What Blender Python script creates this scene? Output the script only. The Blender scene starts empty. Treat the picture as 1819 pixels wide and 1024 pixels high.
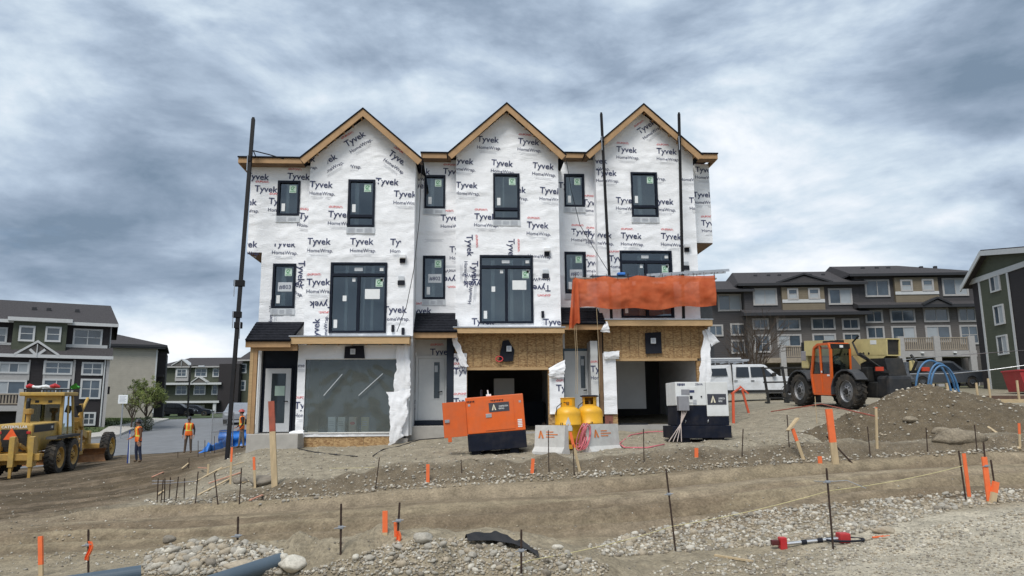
import bpy, bmesh, math, random
import numpy as np
from mathutils import Matrix, Vector, Euler
R = math.radians
random.seed(7)
SC = bpy.context.scene
COL = SC.collection
# ------------------------------------------------------------------ camera
F_PX, CX, CY = 1314.0, 909.5, 512.0
YAW, TILT, ROLL = R(3.5), R(9.75), R(-0.45)
CAMZ = 1.6
cam_d = bpy.data.cameras.new('camera'); cam = bpy.data.objects.new('camera', cam_d); COL.objects.link(cam)
cam_d.sensor_width = 36.0; cam_d.lens = 36.0 * F_PX / 1819.0
cam_d.clip_start = 0.1; cam_d.clip_end = 9000
CAMR = Matrix.Rotation(-YAW, 3, 'Z') @ Matrix.Rotation(math.pi/2 + TILT, 3, 'X') @ Matrix.Rotation(ROLL, 3, 'Z')
cam.matrix_world = Matrix.Translation((0, 0, CAMZ)) @ CAMR.to_4x4()
SC.camera = cam
# ------------------------------------------------------------------ sky
SUN_EL, SUN_AZ = R(56), R(205)          # azimuth clockwise from +Y: behind the camera, a little left
w = bpy.data.worlds.new('World'); SC.world = w; w.use_nodes = True
nt = w.node_tree; nt.nodes.clear()
def wn(t, **kw):
    n = nt.nodes.new(t)
    for k, v in kw.items(): setattr(n, k, v)
    return n
def wl(a, b): nt.links.new(a, b)
def wmath(op, a, b=None, c=None, clamp=False):
    n = wn('ShaderNodeMath', operation=op); n.use_clamp = clamp
    for i, v in enumerate((a, b, c)):
        if v is None: continue
        if isinstance(v, (int, float)): n.inputs[i].default_value = v
        else: wl(v, n.inputs[i])
    return n.outputs[0]
sky = wn('ShaderNodeTexSky', sky_type='NISHITA'); sky.sun_disc = False
sky.sun_elevation = SUN_EL; sky.sun_rotation = SUN_AZ; sky.altitude = 1000
bg1 = wn('ShaderNodeBackground'); bg1.inputs[1].default_value = 0.07; wl(sky.outputs[0], bg1.inputs[0])
tc = wn('ShaderNodeTexCoord'); sep = wn('ShaderNodeSeparateXYZ'); wl(tc.outputs['Generated'], sep.inputs[0])
zc = wmath('MAXIMUM', sep.outputs[2], 0.0); zc = wmath('ADD', zc, 0.02)
cmb = wn('ShaderNodeCombineXYZ'); wl(sep.outputs[0], cmb.inputs[0]); wl(sep.outputs[1], cmb.inputs[1]); wl(wmath('MULTIPLY', wmath('POWER', zc, 0.8), 2.3), cmb.inputs[2])
def wnoise(scale, detail, rough, off, dist=0.0):
    mp = wn('ShaderNodeMapping'); mp.inputs['Location'].default_value = off; wl(cmb.outputs[0], mp.inputs[0])
    n = wn('ShaderNodeTexNoise'); n.inputs['Scale'].default_value = scale; n.inputs['Detail'].default_value = detail
    n.inputs['Roughness'].default_value = rough; n.inputs['Distortion'].default_value = dist
    wl(mp.outputs[0], n.inputs['Vector']); return n.outputs[0]
def sdir(px, py):
    v = CAMR @ Vector(((px - CX) / F_PX, -(py - CY) / F_PX, -1.0)); return v.normalized()
def blob(px, py, deg, amt, zs=1.0):       # a broad lighter or darker bank of cloud in one part of the sky
    d = sdir(px, py)
    vs = wn('ShaderNodeVectorMath', operation='SUBTRACT'); wl(tc.outputs['Generated'], vs.inputs[0]); vs.inputs[1].default_value = d
    vm = wn('ShaderNodeVectorMath', operation='MULTIPLY'); wl(vs.outputs[0], vm.inputs[0]); vm.inputs[1].default_value = (1, 1, zs)
    ln = wn('ShaderNodeVectorMath', operation='LENGTH'); wl(vm.outputs[0], ln.inputs[0])
    mr = wn('ShaderNodeMapRange', interpolation_type='SMOOTHERSTEP'); wl(ln.outputs['Value'], mr.inputs[0])
    mr.inputs[1].default_value = 0; mr.inputs[2].default_value = 2 * math.sin(R(deg) / 2); mr.inputs[3].default_value = amt; mr.inputs[4].default_value = 0
    return mr.outputs[0]
n1 = wnoise(1.9, 9, 0.55, (3.1, 1.7, 0.4), 0.35)
n2 = wnoise(5.0, 9, 0.58, (7.3, 2.2, 1.4), 0.25)
v = wmath('ADD', wmath('MULTIPLY', n1, 1.15), wmath('MULTIPLY', n2, 0.45))
na, nb = wnoise(3.6, 10, 0.58, (1.3, 8.2, 2.4), 0.3), wnoise(3.6, 10, 0.58, (1.32, 8.2, 2.45), 0.3)   # lit and shaded flanks of the cloud lumps
v = wmath('ADD', v, wmath('MULTIPLY', wmath('SUBTRACT', na, nb), 0.75)); v = wmath('ADD', v, wmath('MULTIPLY', wmath('SUBTRACT', na, 0.5), 0.22))
v = wmath('SUBTRACT', v, 0.24)
for b in [(1420, 330, 16, .13, 1.3), (40, 120, 9, .16, 1), (330, 590, 13, .26, 2.4), (1000, 470, 14, .10, 2.5), (1300, 450, 18, .06, 2.5),
          (300, 330, 17, -.13, 1.2), (150, 470, 13, -.12, 2.0), (620, 60, 13, -.05, 1.2), (1150, 130, 12, -.08, 2), (1750, 150, 10, -.09, 2)]:
    v = wmath('ADD', v, blob(*b))
cr = wn('ShaderNodeValToRGB'); wl(v, cr.inputs[0])
E = cr.color_ramp.elements
E[0].position = 0.22; E[0].color = (.100, .138, .188, 1)
E[1].position = 0.95; E[1].color = (.52, .53, .54, 1)
for p, c in ((.40, (.160, .202, .262)), (.54, (.232, .283, .350)), (.68, (.325, .378, .43)), (.80, (.42, .45, .485))):
    e = E.new(p); e.color = (*c, 1)
bg2 = wn('ShaderNodeBackground'); bg2.inputs[1].default_value = 1.0; wl(cr.outputs[0], bg2.inputs[0])
gap = wn('ShaderNodeMapRange'); wl(n2, gap.inputs[0]); gap.inputs[1].default_value = .27; gap.inputs[2].default_value = .36; gap.inputs[3].default_value = .85; gap.inputs[4].default_value = 1.0
mx = wn('ShaderNodeMixShader'); wl(gap.outputs[0], mx.inputs[0]); wl(bg1.outputs[0], mx.inputs[1]); wl(bg2.outputs[0], mx.inputs[2])
wo = wn('ShaderNodeOutputWorld'); wl(mx.outputs[0], wo.inputs[0])
# ------------------------------------------------------------------ sun behind the overcast, exposure
sd = bpy.data.lights.new('sun', 'SUN'); sd.energy = 1.5; sd.angle = R(26); sd.color = (1, .96, .9)
so = bpy.data.objects.new('sun', sd); COL.objects.link(so)
sv = Vector((math.sin(SUN_AZ) * math.cos(SUN_EL), math.cos(SUN_AZ) * math.cos(SUN_EL), math.sin(SUN_EL)))
so.rotation_euler = sv.to_track_quat('Z', 'Y').to_euler(); so.location = sv * 60
SC.view_settings.view_transform = 'Standard'; SC.view_settings.look = 'None'
SC.view_settings.exposure = 1.02; SC.view_settings.gamma = 1.0; SC.view_settings.use_curve_mapping = False
# ------------------------------------------------------------------ pixel -> place
def ray(px, py): return CAMR @ Vector(((px - CX) / F_PX, -(py - CY) / F_PX, -1.0))
def P(px, py, Y):
    d = ray(px, py); t = Y / d.y
    return Vector((d.x * t, Y, CAMZ + d.z * t))
def FX(px, py, Y): p = P(px, py, Y); return p.x, p.z
# ------------------------------------------------------------------ noise
def _h(i, j, s):
    n = (i.astype(np.int64) * 374761393 + j.astype(np.int64) * 668265263 + s * 974711) & 0x7fffffff
    n = ((n ^ (n >> 13)) * 1274126177) & 0x7fffffff
    return ((n ^ (n >> 16)) & 0xffff) / 65535.0
def vnoise(x, y, s=0):
    x = np.asarray(x, float); y = np.asarray(y, float)
    i = np.floor(x); j = np.floor(y); u = x - i; t = y - j
    u = u * u * u * (u * (u * 6 - 15) + 10); t = t * t * t * (t * (t * 6 - 15) + 10)
    a = _h(i, j, s); b = _h(i + 1, j, s); c = _h(i, j + 1, s); d = _h(i + 1, j + 1, s)
    return (a * (1 - u) + b * u) * (1 - t) + (c * (1 - u) + d * u) * t
def fbm(x, y, s=0, o=4, g=.5):
    r = 0; a = 1; n = 0
    for k in range(o):
        r = r + a * vnoise(x * 2 ** k + k * 17.3, y * 2 ** k - k * 9.1, s + k); n += a; a *= g
    return r / n
def sstep(a, b, x):
    t = np.clip((np.asarray(x, float) - a) / (b - a), 0, 1); return t * t * (3 - 2 * t)
# ------------------------------------------------------------------ materials
MATS = {}
def mat(name, col, rough=.7, metal=0.0, var=.12, vs=6.0, bump=0.0, bs=30.0, spec=.5, det=4, stretch=None, col2=None, alpha=1.0, coat=0.0, dirt=0.0):
    if name in MATS: return MATS[name]
    m = bpy.data.materials.new(name); m.use_nodes = True; t = m.node_tree; b = t.nodes['Principled BSDF']
    b.inputs['Roughness'].default_value = rough; b.inputs['Metallic'].default_value = metal; b.inputs['Specular IOR Level'].default_value = spec
    b.inputs['Coat Weight'].default_value = coat; b.inputs['Alpha'].default_value = alpha
    tcn = t.nodes.new('ShaderNodeTexCoord'); src = tcn.outputs['Object']
    if stretch:
        mp = t.nodes.new('ShaderNodeMapping'); mp.inputs['Scale'].default_value = stretch; t.links.new(src, mp.inputs[0]); src = mp.outputs[0]
    n = t.nodes.new('ShaderNodeTexNoise'); n.inputs['Scale'].default_value = vs; n.inputs['Detail'].default_value = det; n.inputs['Roughness'].default_value = .6
    t.links.new(src, n.inputs['Vector'])
    mr = t.nodes.new('ShaderNodeMapRange'); t.links.new(n.outputs[0], mr.inputs[0]); mr.inputs[1].default_value = .3; mr.inputs[2].default_value = .7
    mix = t.nodes.new('ShaderNodeMix'); mix.data_type = 'RGBA'; t.links.new(mr.outputs[0], mix.inputs[0])
    c = Vector(col)
    a = c * (1 - var); d = Vector(col2) if col2 else c * (1 + var)
    mix.inputs[6].default_value = (*a, 1); mix.inputs[7].default_value = (*[min(x, .95) for x in d], 1)
    outc = mix.outputs[2]
    if dirt:
        n3 = t.nodes.new('ShaderNodeTexNoise'); n3.inputs['Scale'].default_value = 1.7; n3.inputs['Detail'].default_value = 8; n3.inputs['Roughness'].default_value = .7
        t.links.new(tcn.outputs['Object'], n3.inputs['Vector'])
        m3 = t.nodes.new('ShaderNodeMapRange'); t.links.new(n3.outputs[0], m3.inputs[0]); m3.inputs[1].default_value = .45; m3.inputs[2].default_value = .75; m3.inputs[4].default_value = dirt
        mx3 = t.nodes.new('ShaderNodeMix'); mx3.data_type = 'RGBA'; t.links.new(m3.outputs[0], mx3.inputs[0]); t.links.new(outc, mx3.inputs[6]); mx3.inputs[7].default_value = (.2, .16, .115, 1)
        outc = mx3.outputs[2]
        m4 = t.nodes.new('ShaderNodeMapRange'); t.links.new(m3.outputs[0], m4.inputs[0]); m4.inputs[3].default_value = rough; m4.inputs[4].default_value = .9
        t.links.new(m4.outputs[0], b.inputs['Roughness'])
    t.links.new(outc, b.inputs['Base Color'])
    if bump:
        n2 = t.nodes.new('ShaderNodeTexNoise'); n2.inputs['Scale'].default_value = bs; n2.inputs['Detail'].default_value = 5; t.links.new(src, n2.inputs['Vector'])
        bp = t.nodes.new('ShaderNodeBump'); bp.inputs['Strength'].default_value = bump; bp.inputs['Distance'].default_value = .02
        t.links.new(n2.outputs[0], bp.inputs['Height']); t.links.new(bp.outputs[0], b.inputs['Normal'])
    MATS[name] = m; return m
def glass(name, tint, dens, rough=.03, bump=0.0, diff=None, bs=3.0, ior=1.5):
    """see-through sheet: transparent mixed with mirror by Fresnel, optionally a milky part"""
    if name in MATS: return MATS[name]
    m = bpy.data.materials.new(name); m.use_nodes = True; t = m.node_tree; t.nodes.clear(); N = t.nodes.new; L = t.links.new
    tr = N('ShaderNodeBsdfTransparent'); tr.inputs[0].default_value = (*tint, 1)
    gl = N('ShaderNodeBsdfGlossy'); gl.inputs['Roughness'].default_value = rough; gl.inputs[0].default_value = (.9, .95, 1, 1)
    fr = N('ShaderNodeFresnel'); fr.inputs[0].default_value = ior
    mp = N('ShaderNodeMath'); mp.operation = 'MULTIPLY_ADD'; mp.inputs[1].default_value = 1.6; mp.inputs[2].default_value = dens; mp.use_clamp = True; L(fr.outputs[0], mp.inputs[0])
    mx = N('ShaderNodeMixShader'); L(mp.outputs[0], mx.inputs[0]); L(tr.outputs[0], mx.inputs[1]); L(gl.outputs[0], mx.inputs[2]); out = mx.outputs[0]
    if bump:
        tcn = N('ShaderNodeTexCoord'); n2 = N('ShaderNodeTexNoise'); n2.inputs['Scale'].default_value = bs; n2.inputs['Detail'].default_value = 4; n2.inputs['Distortion'].default_value = 1.2
        L(tcn.outputs['Object'], n2.inputs['Vector']); bp = N('ShaderNodeBump'); bp.inputs['Strength'].default_value = bump; bp.inputs['Distance'].default_value = .05
        L(n2.outputs[0], bp.inputs['Height']); L(bp.outputs[0], gl.inputs['Normal']); L(bp.outputs[0], fr.inputs['Normal'])
    if diff:
        df = N('ShaderNodeBsdfDiffuse'); df.inputs[0].default_value = (*diff[0], 1); m2 = N('ShaderNodeMixShader'); m2.inputs[0].default_value = diff[1]
        L(out, m2.inputs[1]); L(df.outputs[0], m2.inputs[2]); out = m2.outputs[0]
    o = N('ShaderNodeOutputMaterial'); L(out, o.inputs[0]); MATS[name] = m; return m
# ------------------------------------------------------------------ objects
FR = {}
def tag(o, label=None, cat=None, group=None, kind=None):
    if label: o['label'] = label
    if cat: o['category'] = cat
    if group: o['group'] = group
    if kind: o['kind'] = kind
    return o
def thing(name, label, cat, loc, rz=0.0, group=None, rx=0.0, ry=0.0):
    o = bpy.data.objects.new(name, None); COL.objects.link(o); o.empty_display_size = .3
    o.location = loc; o.rotation_euler = (rx, ry, rz)
    FR[o.name] = Matrix.Translation(loc) @ Euler((rx, ry, rz)).to_matrix().to_4x4()
    return tag(o, label, cat, group)
def link(name, me, parent=None, loc=None, rot=None):
    o = bpy.data.objects.new(name, me); COL.objects.link(o)
    if parent is not None:
        o.parent = parent; FR[o.name] = FR[parent.name]
    else: FR[o.name] = Matrix.Identity(4)
    if loc is not None: o.location = loc
    if rot is not None: o.rotation_euler = rot
    return o
def copy_tree(o, parent=None, loc=None, rz=None):
    c = o.copy(); COL.objects.link(c)
    if parent is not None: c.parent = parent
    if loc is not None: c.location = loc
    if rz is not None: c.rotation_euler = (0, 0, rz)
    for ch in list(o.children): copy_tree(ch, c)
    return c
class MB:
    def __init__(s): s.v = []; s.f = []; s.mi = []; s.cur = 0
    def add(s, vs, fs, M=None):
        n = len(s.v)
        for p in vs: s.v.append(M @ Vector(p) if M is not None else Vector(p))
        for f in fs: s.f.append(tuple(i + n for i in f)); s.mi.append(s.cur)
        return s
    def m(s, i): s.cur = i; return s
    def box(s, a, b, M=None, bev=0.0):
        x0, y0, z0 = [min(p, q) for p, q in zip(a, b)]; x1, y1, z1 = [max(p, q) for p, q in zip(a, b)]
        if bev <= 0:
            return s.add([(x0,y0,z0),(x1,y0,z0),(x1,y1,z0),(x0,y1,z0),(x0,y0,z1),(x1,y0,z1),(x1,y1,z1),(x0,y1,z1)],
                         [(0,3,2,1),(4,5,6,7),(0,1,5,4),(1,2,6,5),(2,3,7,6),(3,0,4,7)], M)
        bm = bmesh.new(); bmesh.ops.create_cube(bm, size=1)
        for v_ in bm.verts: v_.co = ((x0+x1)/2 + v_.co.x*(x1-x0), (y0+y1)/2 + v_.co.y*(y1-y0), (z0+z1)/2 + v_.co.z*(z1-z0))
        bmesh.ops.bevel(bm, geom=bm.edges[:], offset=min(bev, .45*min(x1-x0, y1-y0, z1-z0)), segments=2, affect='EDGES', profile=.6)
        return s.bm(bm, M)
    def bm(s, bm, M=None):
        bm.verts.index_update(); s.add([v_.co.copy() for v_ in bm.verts], [[v_.index for v_ in f.verts] for f in bm.faces], M); bm.free(); return s
    def tube(s, pts, r, n=8, M=None, cap=True):
        pts = [Vector(p) for p in pts]; k = len(pts); rs = r if isinstance(r, (list, tuple)) else [r]*k
        vs = []; fs = []; up = None
        for i, p in enumerate(pts):
            d = (pts[min(i+1, k-1)] - pts[max(i-1, 0)]).normalized()
            if up is None: up = Vector((0, 0, 1)) if abs(d.z) < .9 else Vector((1, 0, 0))
            a = d.cross(up)
            if a.length < 1e-4: a = d.orthogonal()
            a.normalize(); b = a.cross(d).normalized(); up = b
            for j in range(n):
                t = 2*math.pi*j/n; vs.append(p + (a*math.cos(t) + b*math.sin(t))*rs[i])
        for i in range(k-1):
            for j in range(n): fs.append((i*n+j, i*n+(j+1) % n, (i+1)*n+(j+1) % n, (i+1)*n+j))
        if cap: fs.append(tuple(range(n-1, -1, -1))); fs.append(tuple(range((k-1)*n, k*n)))
        return s.add(vs, fs, M)
    def bar(s, a, b, wd, ht, M=None):          # square bar between two points
        a = Vector(a); b = Vector(b); d = (b-a).normalized(); up = Vector((0,0,1)) if abs(d.z) < .95 else Vector((0,1,0))
        x = d.cross(up).normalized(); y = x.cross(d).normalized(); vs = []
        for p in (a, b):
            for i, j in ((-1,-1),(1,-1),(1,1),(-1,1)): vs.append(p + x*wd/2*i + y*ht/2*j)
        return s.add(vs, [(0,1,2,3)[::-1],(4,5,6,7),(0,1,5,4),(1,2,6,5),(2,3,7,6),(3,0,4,7)], M)
    def lathe(s, prof, n=16, M=None, axis='Z'):   # prof: (radius, height)
        vs = []; fs = []; k = len(prof)
        for r, h in prof:
            for j in range(n):
                t = 2*math.pi*j/n; c, q = r*math.cos(t), r*math.sin(t)
                vs.append((c, q, h) if axis == 'Z' else ((c, h, q) if axis == 'Y' else (h, c, q)))
        for i in range(k-1):
            for j in range(n): fs.append((i*n+j, i*n+(j+1) % n, (i+1)*n+(j+1) % n, (i+1)*n+j))
        return s.add(vs, fs, M)
    def prism(s, poly, a, b, axis='Y', M=None, taper=None):   # polygon (u,v) extruded along axis from a to b; taper(u,v,t)->(u,v)
        k = len(poly); vs = []
        for t, h in ((0, a), (1, b)):
            for u, q in poly:
                if taper: u, q = taper(u, q, t)
                vs.append((u, h, q) if axis == 'Y' else ((h, u, q) if axis == 'X' else (u, q, h)))
        fs = [tuple(range(k-1, -1, -1)), tuple(range(k, 2*k))] + [(i, (i+1) % k, k+(i+1) % k, k+i) for i in range(k)]
        return s.add(vs, fs, M)
    def quad(s, a, b, c, d, M=None): return s.add([a, b, c, d], [(0,1,2,3)], M)
    def grid(s, fn, nu, nv, M=None):
        vs = [fn(i/nu, j/nv) for j in range(nv+1) for i in range(nu+1)]
        return s.add(vs, [(j*(nu+1)+i, j*(nu+1)+i+1, (j+1)*(nu+1)+i+1, (j+1)*(nu+1)+i) for j in range(nv) for i in range(nu)], M)
    def mesh(s, name, mats, smooth=False, recalc=True):
        me = bpy.data.meshes.new(name); me.from_pydata([tuple(p) for p in s.v], [], s.f)
        for q in (mats if isinstance(mats, (list, tuple)) else [mats]): me.materials.append(q)
        if any(s.mi): me.polygons.foreach_set('material_index', s.mi)
        if recalc:
            bm = bmesh.new(); bm.from_mesh(me); bmesh.ops.recalc_face_normals(bm, faces=bm.faces[:]); bm.to_mesh(me); bm.free()
        if smooth: me.polygons.foreach_set('use_smooth', [True]*len(me.polygons))
        me.update(); return me
    def build(s, name, mats, parent=None, world=False, smooth=False, recalc=True, label=None):
        if parent is not None and world:
            inv = FR[parent.name].inverted(); s.v = [inv @ p for p in s.v]
        o = link(name, s.mesh(name, mats, smooth, recalc), parent)
        if label: o['label'] = label
        return o
def solo(mb, name, mats, label, cat, loc=(0, 0, 0), group=None, smooth=False, rz=0.0):   # a thing that is one mesh; verts given in world coords
    M = (Matrix.Translation(loc) @ Matrix.Rotation(rz, 4, 'Z')).inverted(); mb.v = [M @ p for p in mb.v]
    o = link(name, mb.mesh(name, mats, smooth)); o.location = loc; o.rotation_euler = (0, 0, rz)
    FR[o.name] = Matrix.Translation(loc) @ Matrix.Rotation(rz, 4, 'Z')
    return tag(o, label, cat, group)
# ------------------------------------------------------------------ flat lettering
_tx = {}
def text2d(s, bold=0.0):
    """outline mesh of a word: verts scaled so that cap height is 1, centred on x"""
    k = (s, bold)
    if k in _tx: return _tx[k]
    c = bpy.data.curves.new('t', 'FONT'); c.body = s; c.size = 1.0; c.offset = bold; c.resolution_u = 2; c.fill_mode = 'FRONT' if hasattr(c, 'fill_mode') else c.fill_mode
    o = bpy.data.objects.new('t', c); COL.objects.link(o)
    me = bpy.data.meshes.new_from_object(o); vs = [(v_.co.x, v_.co.y) for v_ in me.vertices]; fs = [tuple(p.vertices) for p in me.polygons]
    bpy.data.objects.remove(o); bpy.data.curves.remove(c); bpy.data.meshes.remove(me)
    x0 = min(p[0] for p in vs); x1 = max(p[0] for p in vs)
    vs = [((p[0] - (x0+x1)/2), p[1]) for p in vs]
    _tx[k] = (vs, fs, x1-x0); return _tx[k]
def put_text(mb, s, width, o, ux, uz, bold=.012, height=None):
    """lettering centred at o in the plane spanned by ux (reading direction) and uz (up)"""
    vs, fs, wd = text2d(s, bold); k = width/wd; kh = k if height is None else height/.72
    o, ux, uz = Vector(o), Vector(ux), Vector(uz)
    mb.add([o + ux*(x*k) + uz*((y-.36)*kh) for x, y in vs], fs)
# ================================================================== GROUND
CTL = [(0, 0, 0.0), (-6, 2, -.15), (6, 2, .2), (-12, 5, -.35), (12, 5, .5), (0, -20, 0), (-20, -15, -.5), (20, -15, .8), (0, 5, 0)]
for px, py, Y in [(100, 1010, 9), (500, 1000, 9), (900, 990, 9.2), (1300, 985, 9.0), (1700, 940, 8.6), (1819, 1000, 7.4), (900, 930, 11.2), (450, 940, 11.5),
        (1000, 956, 10.1), (1450, 897, 10.3), (1819, 870, 10.4), (1450, 818, 16), (1819, 803, 15.5), (1000, 852, 16), (680, 869, 16), (813, 854, 16), (450, 895, 16), (300, 897, 15.8), (1200, 838, 16),
        (450, 872, 17.3), (600, 858, 17.2), (813, 836, 17), (1050, 815, 17.5), (1200, 812, 17.4), (1350, 803, 17.5), (1500, 802, 17.3), (1819, 792, 17),
        (470, 792, 24), (620, 802, 24.3), (740, 782, 25), (885, 815, 20), (1248, 787, 20.5), (1000, 806, 19.5), (1150, 768, 26), (1320, 758, 26), (900, 774, 25),
        (600, 835, 20), (740, 815, 20), (500, 820, 21), (420, 845, 20), (420, 805, 27), (1400, 775, 21), (1400, 758, 24),
        (100, 840, 33), (193, 815, 39), (243, 822, 33), (333, 805, 38), (427, 798, 36), (0, 855, 29), (80, 910, 17), (0, 960, 12), (0, 1020, 9.2), (270, 890, 17.5), (200, 860, 23), (330, 850, 22), (-200, 900, 20), (-300, 870, 29),
        (-150, 840, 36), (0, 836, 36.5), (100, 826, 37.5), (211, 808, 40), (348, 802, 40.5), (400, 793, 41), (450, 780, 44), (520, 762, 50), (520, 744, 90),
        (385, 741, 95), (300, 746, 80), (295, 748, 70), (255, 763, 56), (211, 776, 50), (100, 788, 47), (-150, 795, 45), (190, 757, 54), (60, 760, 52), (-150, 765, 52), (150, 748, 70), (260, 742, 85),
        (1513, 727, 28), (1432, 722, 30.6), (1330, 712, 40), (1600, 702, 44), (1500, 690, 62), (1300, 690, 62), (1819, 690, 48), (1819, 762, 20), (1650, 752, 22), (1819, 715, 33), (1700, 712, 36), (1560, 735, 26), (2050, 740, 22), (2050, 690, 40), (2100, 830, 13),
        (900, 735, 40), (700, 745, 40), (1100, 725, 42)]:
    p = P(px, py, Y); CTL.append((p.x, p.y, p.z))
for x, y, z in [(-60, 60, 1.2), (-90, 110, 1.8), (-30, 130, 2.4), (30, 120, 3.2), (90, 110, 4.5), (70, 60, 4.2), (60, 20, 2.5), (-60, 20, -1), (-50, 40, -.6), (45, 80, 4.2), (10, 75, 2.8), (-100, -40, -.5), (100, -40, 2)]: CTL.append((x, y, z))
_c = np.array(CTL)
def _ker(d2): return np.sqrt(d2 + 1.6**2)
_D = ((_c[:, None, :2] - _c[None, :, :2])**2).sum(2)
_A = np.zeros((len(_c)+3, len(_c)+3)); _A[:-3, :-3] = _ker(_D) - np.eye(len(_c))*.35
_A[:-3, -3] = 1; _A[:-3, -2:] = _c[:, :2]; _A[-3, :-3] = 1; _A[-2:, :-3] = _c[:, :2].T
_W = np.linalg.solve(_A, np.concatenate([_c[:, 2], [0, 0, 0]]))
def zbase(x, y):
    x = np.asarray(x, float); y = np.asarray(y, float); sh = x.shape; x = x.ravel(); y = y.ravel(); r = np.hypot(x, y)
    k = np.minimum(1, 125/np.maximum(r, 1e-6)); xs, ys = x*k, y*k; out = np.zeros_like(x)
    for a in range(0, len(x), 20000):
        d2 = (xs[a:a+20000, None]-_c[None, :, 0])**2 + (ys[a:a+20000, None]-_c[None, :, 1])**2
        out[a:a+20000] = _ker(d2) @ _W[:-3] + _W[-3] + xs[a:a+20000]*_W[-2] + ys[a:a+20000]*_W[-1]
    return out.reshape(sh)
def in_poly(x, y, poly):
    x = np.asarray(x, float); r = np.zeros(x.shape, bool); n = len(poly)
    for i in range(n):
        (x0, y0), (x1, y1) = poly[i], poly[(i+1) % n]
        c = ((y0 > y) != (y1 > y)) & (x < (x1-x0)*(y-y0)/((y1-y0) if abs(y1-y0) > 1e-9 else 1e-9)+x0); r ^= c
    return r
def pxpoly(l): return [tuple(P(a, b, c)[:2]) for a, b, c in l]
STREET = pxpoly([(-350, 840, 35.5), (-150, 840, 36), (0, 836, 36.5), (100, 826, 37.5), (211, 808, 40), (290, 805, 40.2), (348, 802, 40.5), (400, 793, 41), (450, 780, 44), (520, 762, 50), (560, 744, 90), (560, 742, 105),
                 (330, 741, 104), (300, 746, 80), (295, 748, 70), (276, 755, 62), (255, 763, 56), (211, 776, 50), (100, 788, 47), (-150, 795, 45), (-350, 797, 44.6)])
def toe(x): return np.interp(x, [-12, -7, -6, -4.5, 0, 14], [15.2, 15.8, 16, 16, 16, 16])
MOUNDS = [(*P(385, 1000, 8.1)[:2], 1.05, .75, .42), (*P(800, 1000, 8.2)[:2], 2.05, .9, .46), (*P(620, 1010, 7.6)[:2], 1.0, .6, .16)]
def zg(x, y):
    """height of the ground sheet"""
    x = np.asarray(x, float); y = np.asarray(y, float); z = zbase(x, y); r = np.hypot(x, y)
    near = 1 - sstep(26, 40, r)
    road = sstep(9.2, 10.2, y + .12*x*0) * (1 - sstep(15.6, 16.2, y)) * sstep(-9, -6, x)
    pad = sstep(15.9, 16.9, y) * sstep(-8, -6, x)
    left = 1 - sstep(-8, -5.5, x)
    # ruts and wheel tracks along the site road
    yy = y + .35*np.sin(x*.17+1) + .25*(vnoise(x*.25, x*0+3, 5)-.5)
    rut = sum(a*np.exp(-((yy-c)/s)**2) for a, c, s in ((-.05, 11.2, .22), (.035, 11.65, .16), (-.045, 13.1, .25), (.03, 12.6, .15), (-.04, 14.4, .2), (.04, 14.85, .15), (.03, 10.65, .14)))
    z = z + road*near*(3.2*rut*(.6+.8*vnoise(x*.5, y*.5, 8)) + .02*(fbm(x*.6, yy*5, 11, 3)-.5))
    tr = fbm((x*.8+y*.35)*.5, (y-.55*x)*2.6, 21, 3)-.5
    z = z + near*left*(.20*tr + .05*(fbm(x*3, y*3, 22, 3)-.5))
    cl = fbm(x*2.2, y*2.2, 31, 4)-.5; fine = fbm(x*9, y*9, 33, 3)-.5
    z = z + near*(pad*(.11*cl+.045*fine) + (1-pad)*(1-road)*(.05*cl+.03*fine) + road*.02*fine)
    # cut bank beside the road, with a rough lip
    t = toe(x) + .35*(vnoise(x*.9, x*0, 41)-.5)
    lip = np.exp(-((y-t-.9)/.45)**2)*sstep(-6.5, -4, x)
    ditch = np.exp(-((y-t-.05)/.2)**2)*sstep(-6.5, -4, x)
    z = z + lip*(.12+.26*fbm(x*1.6, y*1.6, 43, 3)) - ditch*.12
    # trench to the right of the white generator
    tx, ty = P(1385, 778, 19.4)[:2]
    z = z - .8*np.exp(-((x-tx)/1.8)**2 - ((y-ty-(x-tx)*.15)/.5)**2)
    z = z + .04*(fbm(x*.9, y*.9, 51, 3)-.5)*near
    for mx_, my_, sx, sy, h in MOUNDS:
        k = np.clip(1-((x-mx_)/sx)**2-((y-my_)/sy)**2, 0, 1); z = z + h*k**.8*(.75+.5*fbm(x*2.5, y*2.5, 55, 3)) + (k > 0)*.05*(fbm(x*7, y*7, 57, 3)-.5)*np.minimum(k*4, 1)
    return z
def zg1(x, y): return float(zg(np.array([x]), np.array([y]))[0])
def G(px, py, y0=4.0, y1=140.0):
    """first place where the view ray through a pixel meets the ground"""
    d = ray(px, py); ys = np.exp(np.linspace(math.log(y0), math.log(y1), 240)); t = ys/d.y
    h = CAMZ + d.z*t - zg(d.x*t, ys); i = np.argmax(h < 0)
    if not (h < 0).any(): i = len(ys)-1
    if i > 0: q = h[i-1]/(h[i-1]-h[i]); Y = ys[i-1]+q*(ys[i]-ys[i-1])
    else: Y = ys[0]
    p = P(px, py, Y); return Vector((p.x, p.y, zg1(p.x, p.y)))
def onG(px, Y, py=760):
    p = P(px, py, Y); return Vector((p.x, p.y, zg1(p.x, p.y)))
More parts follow.
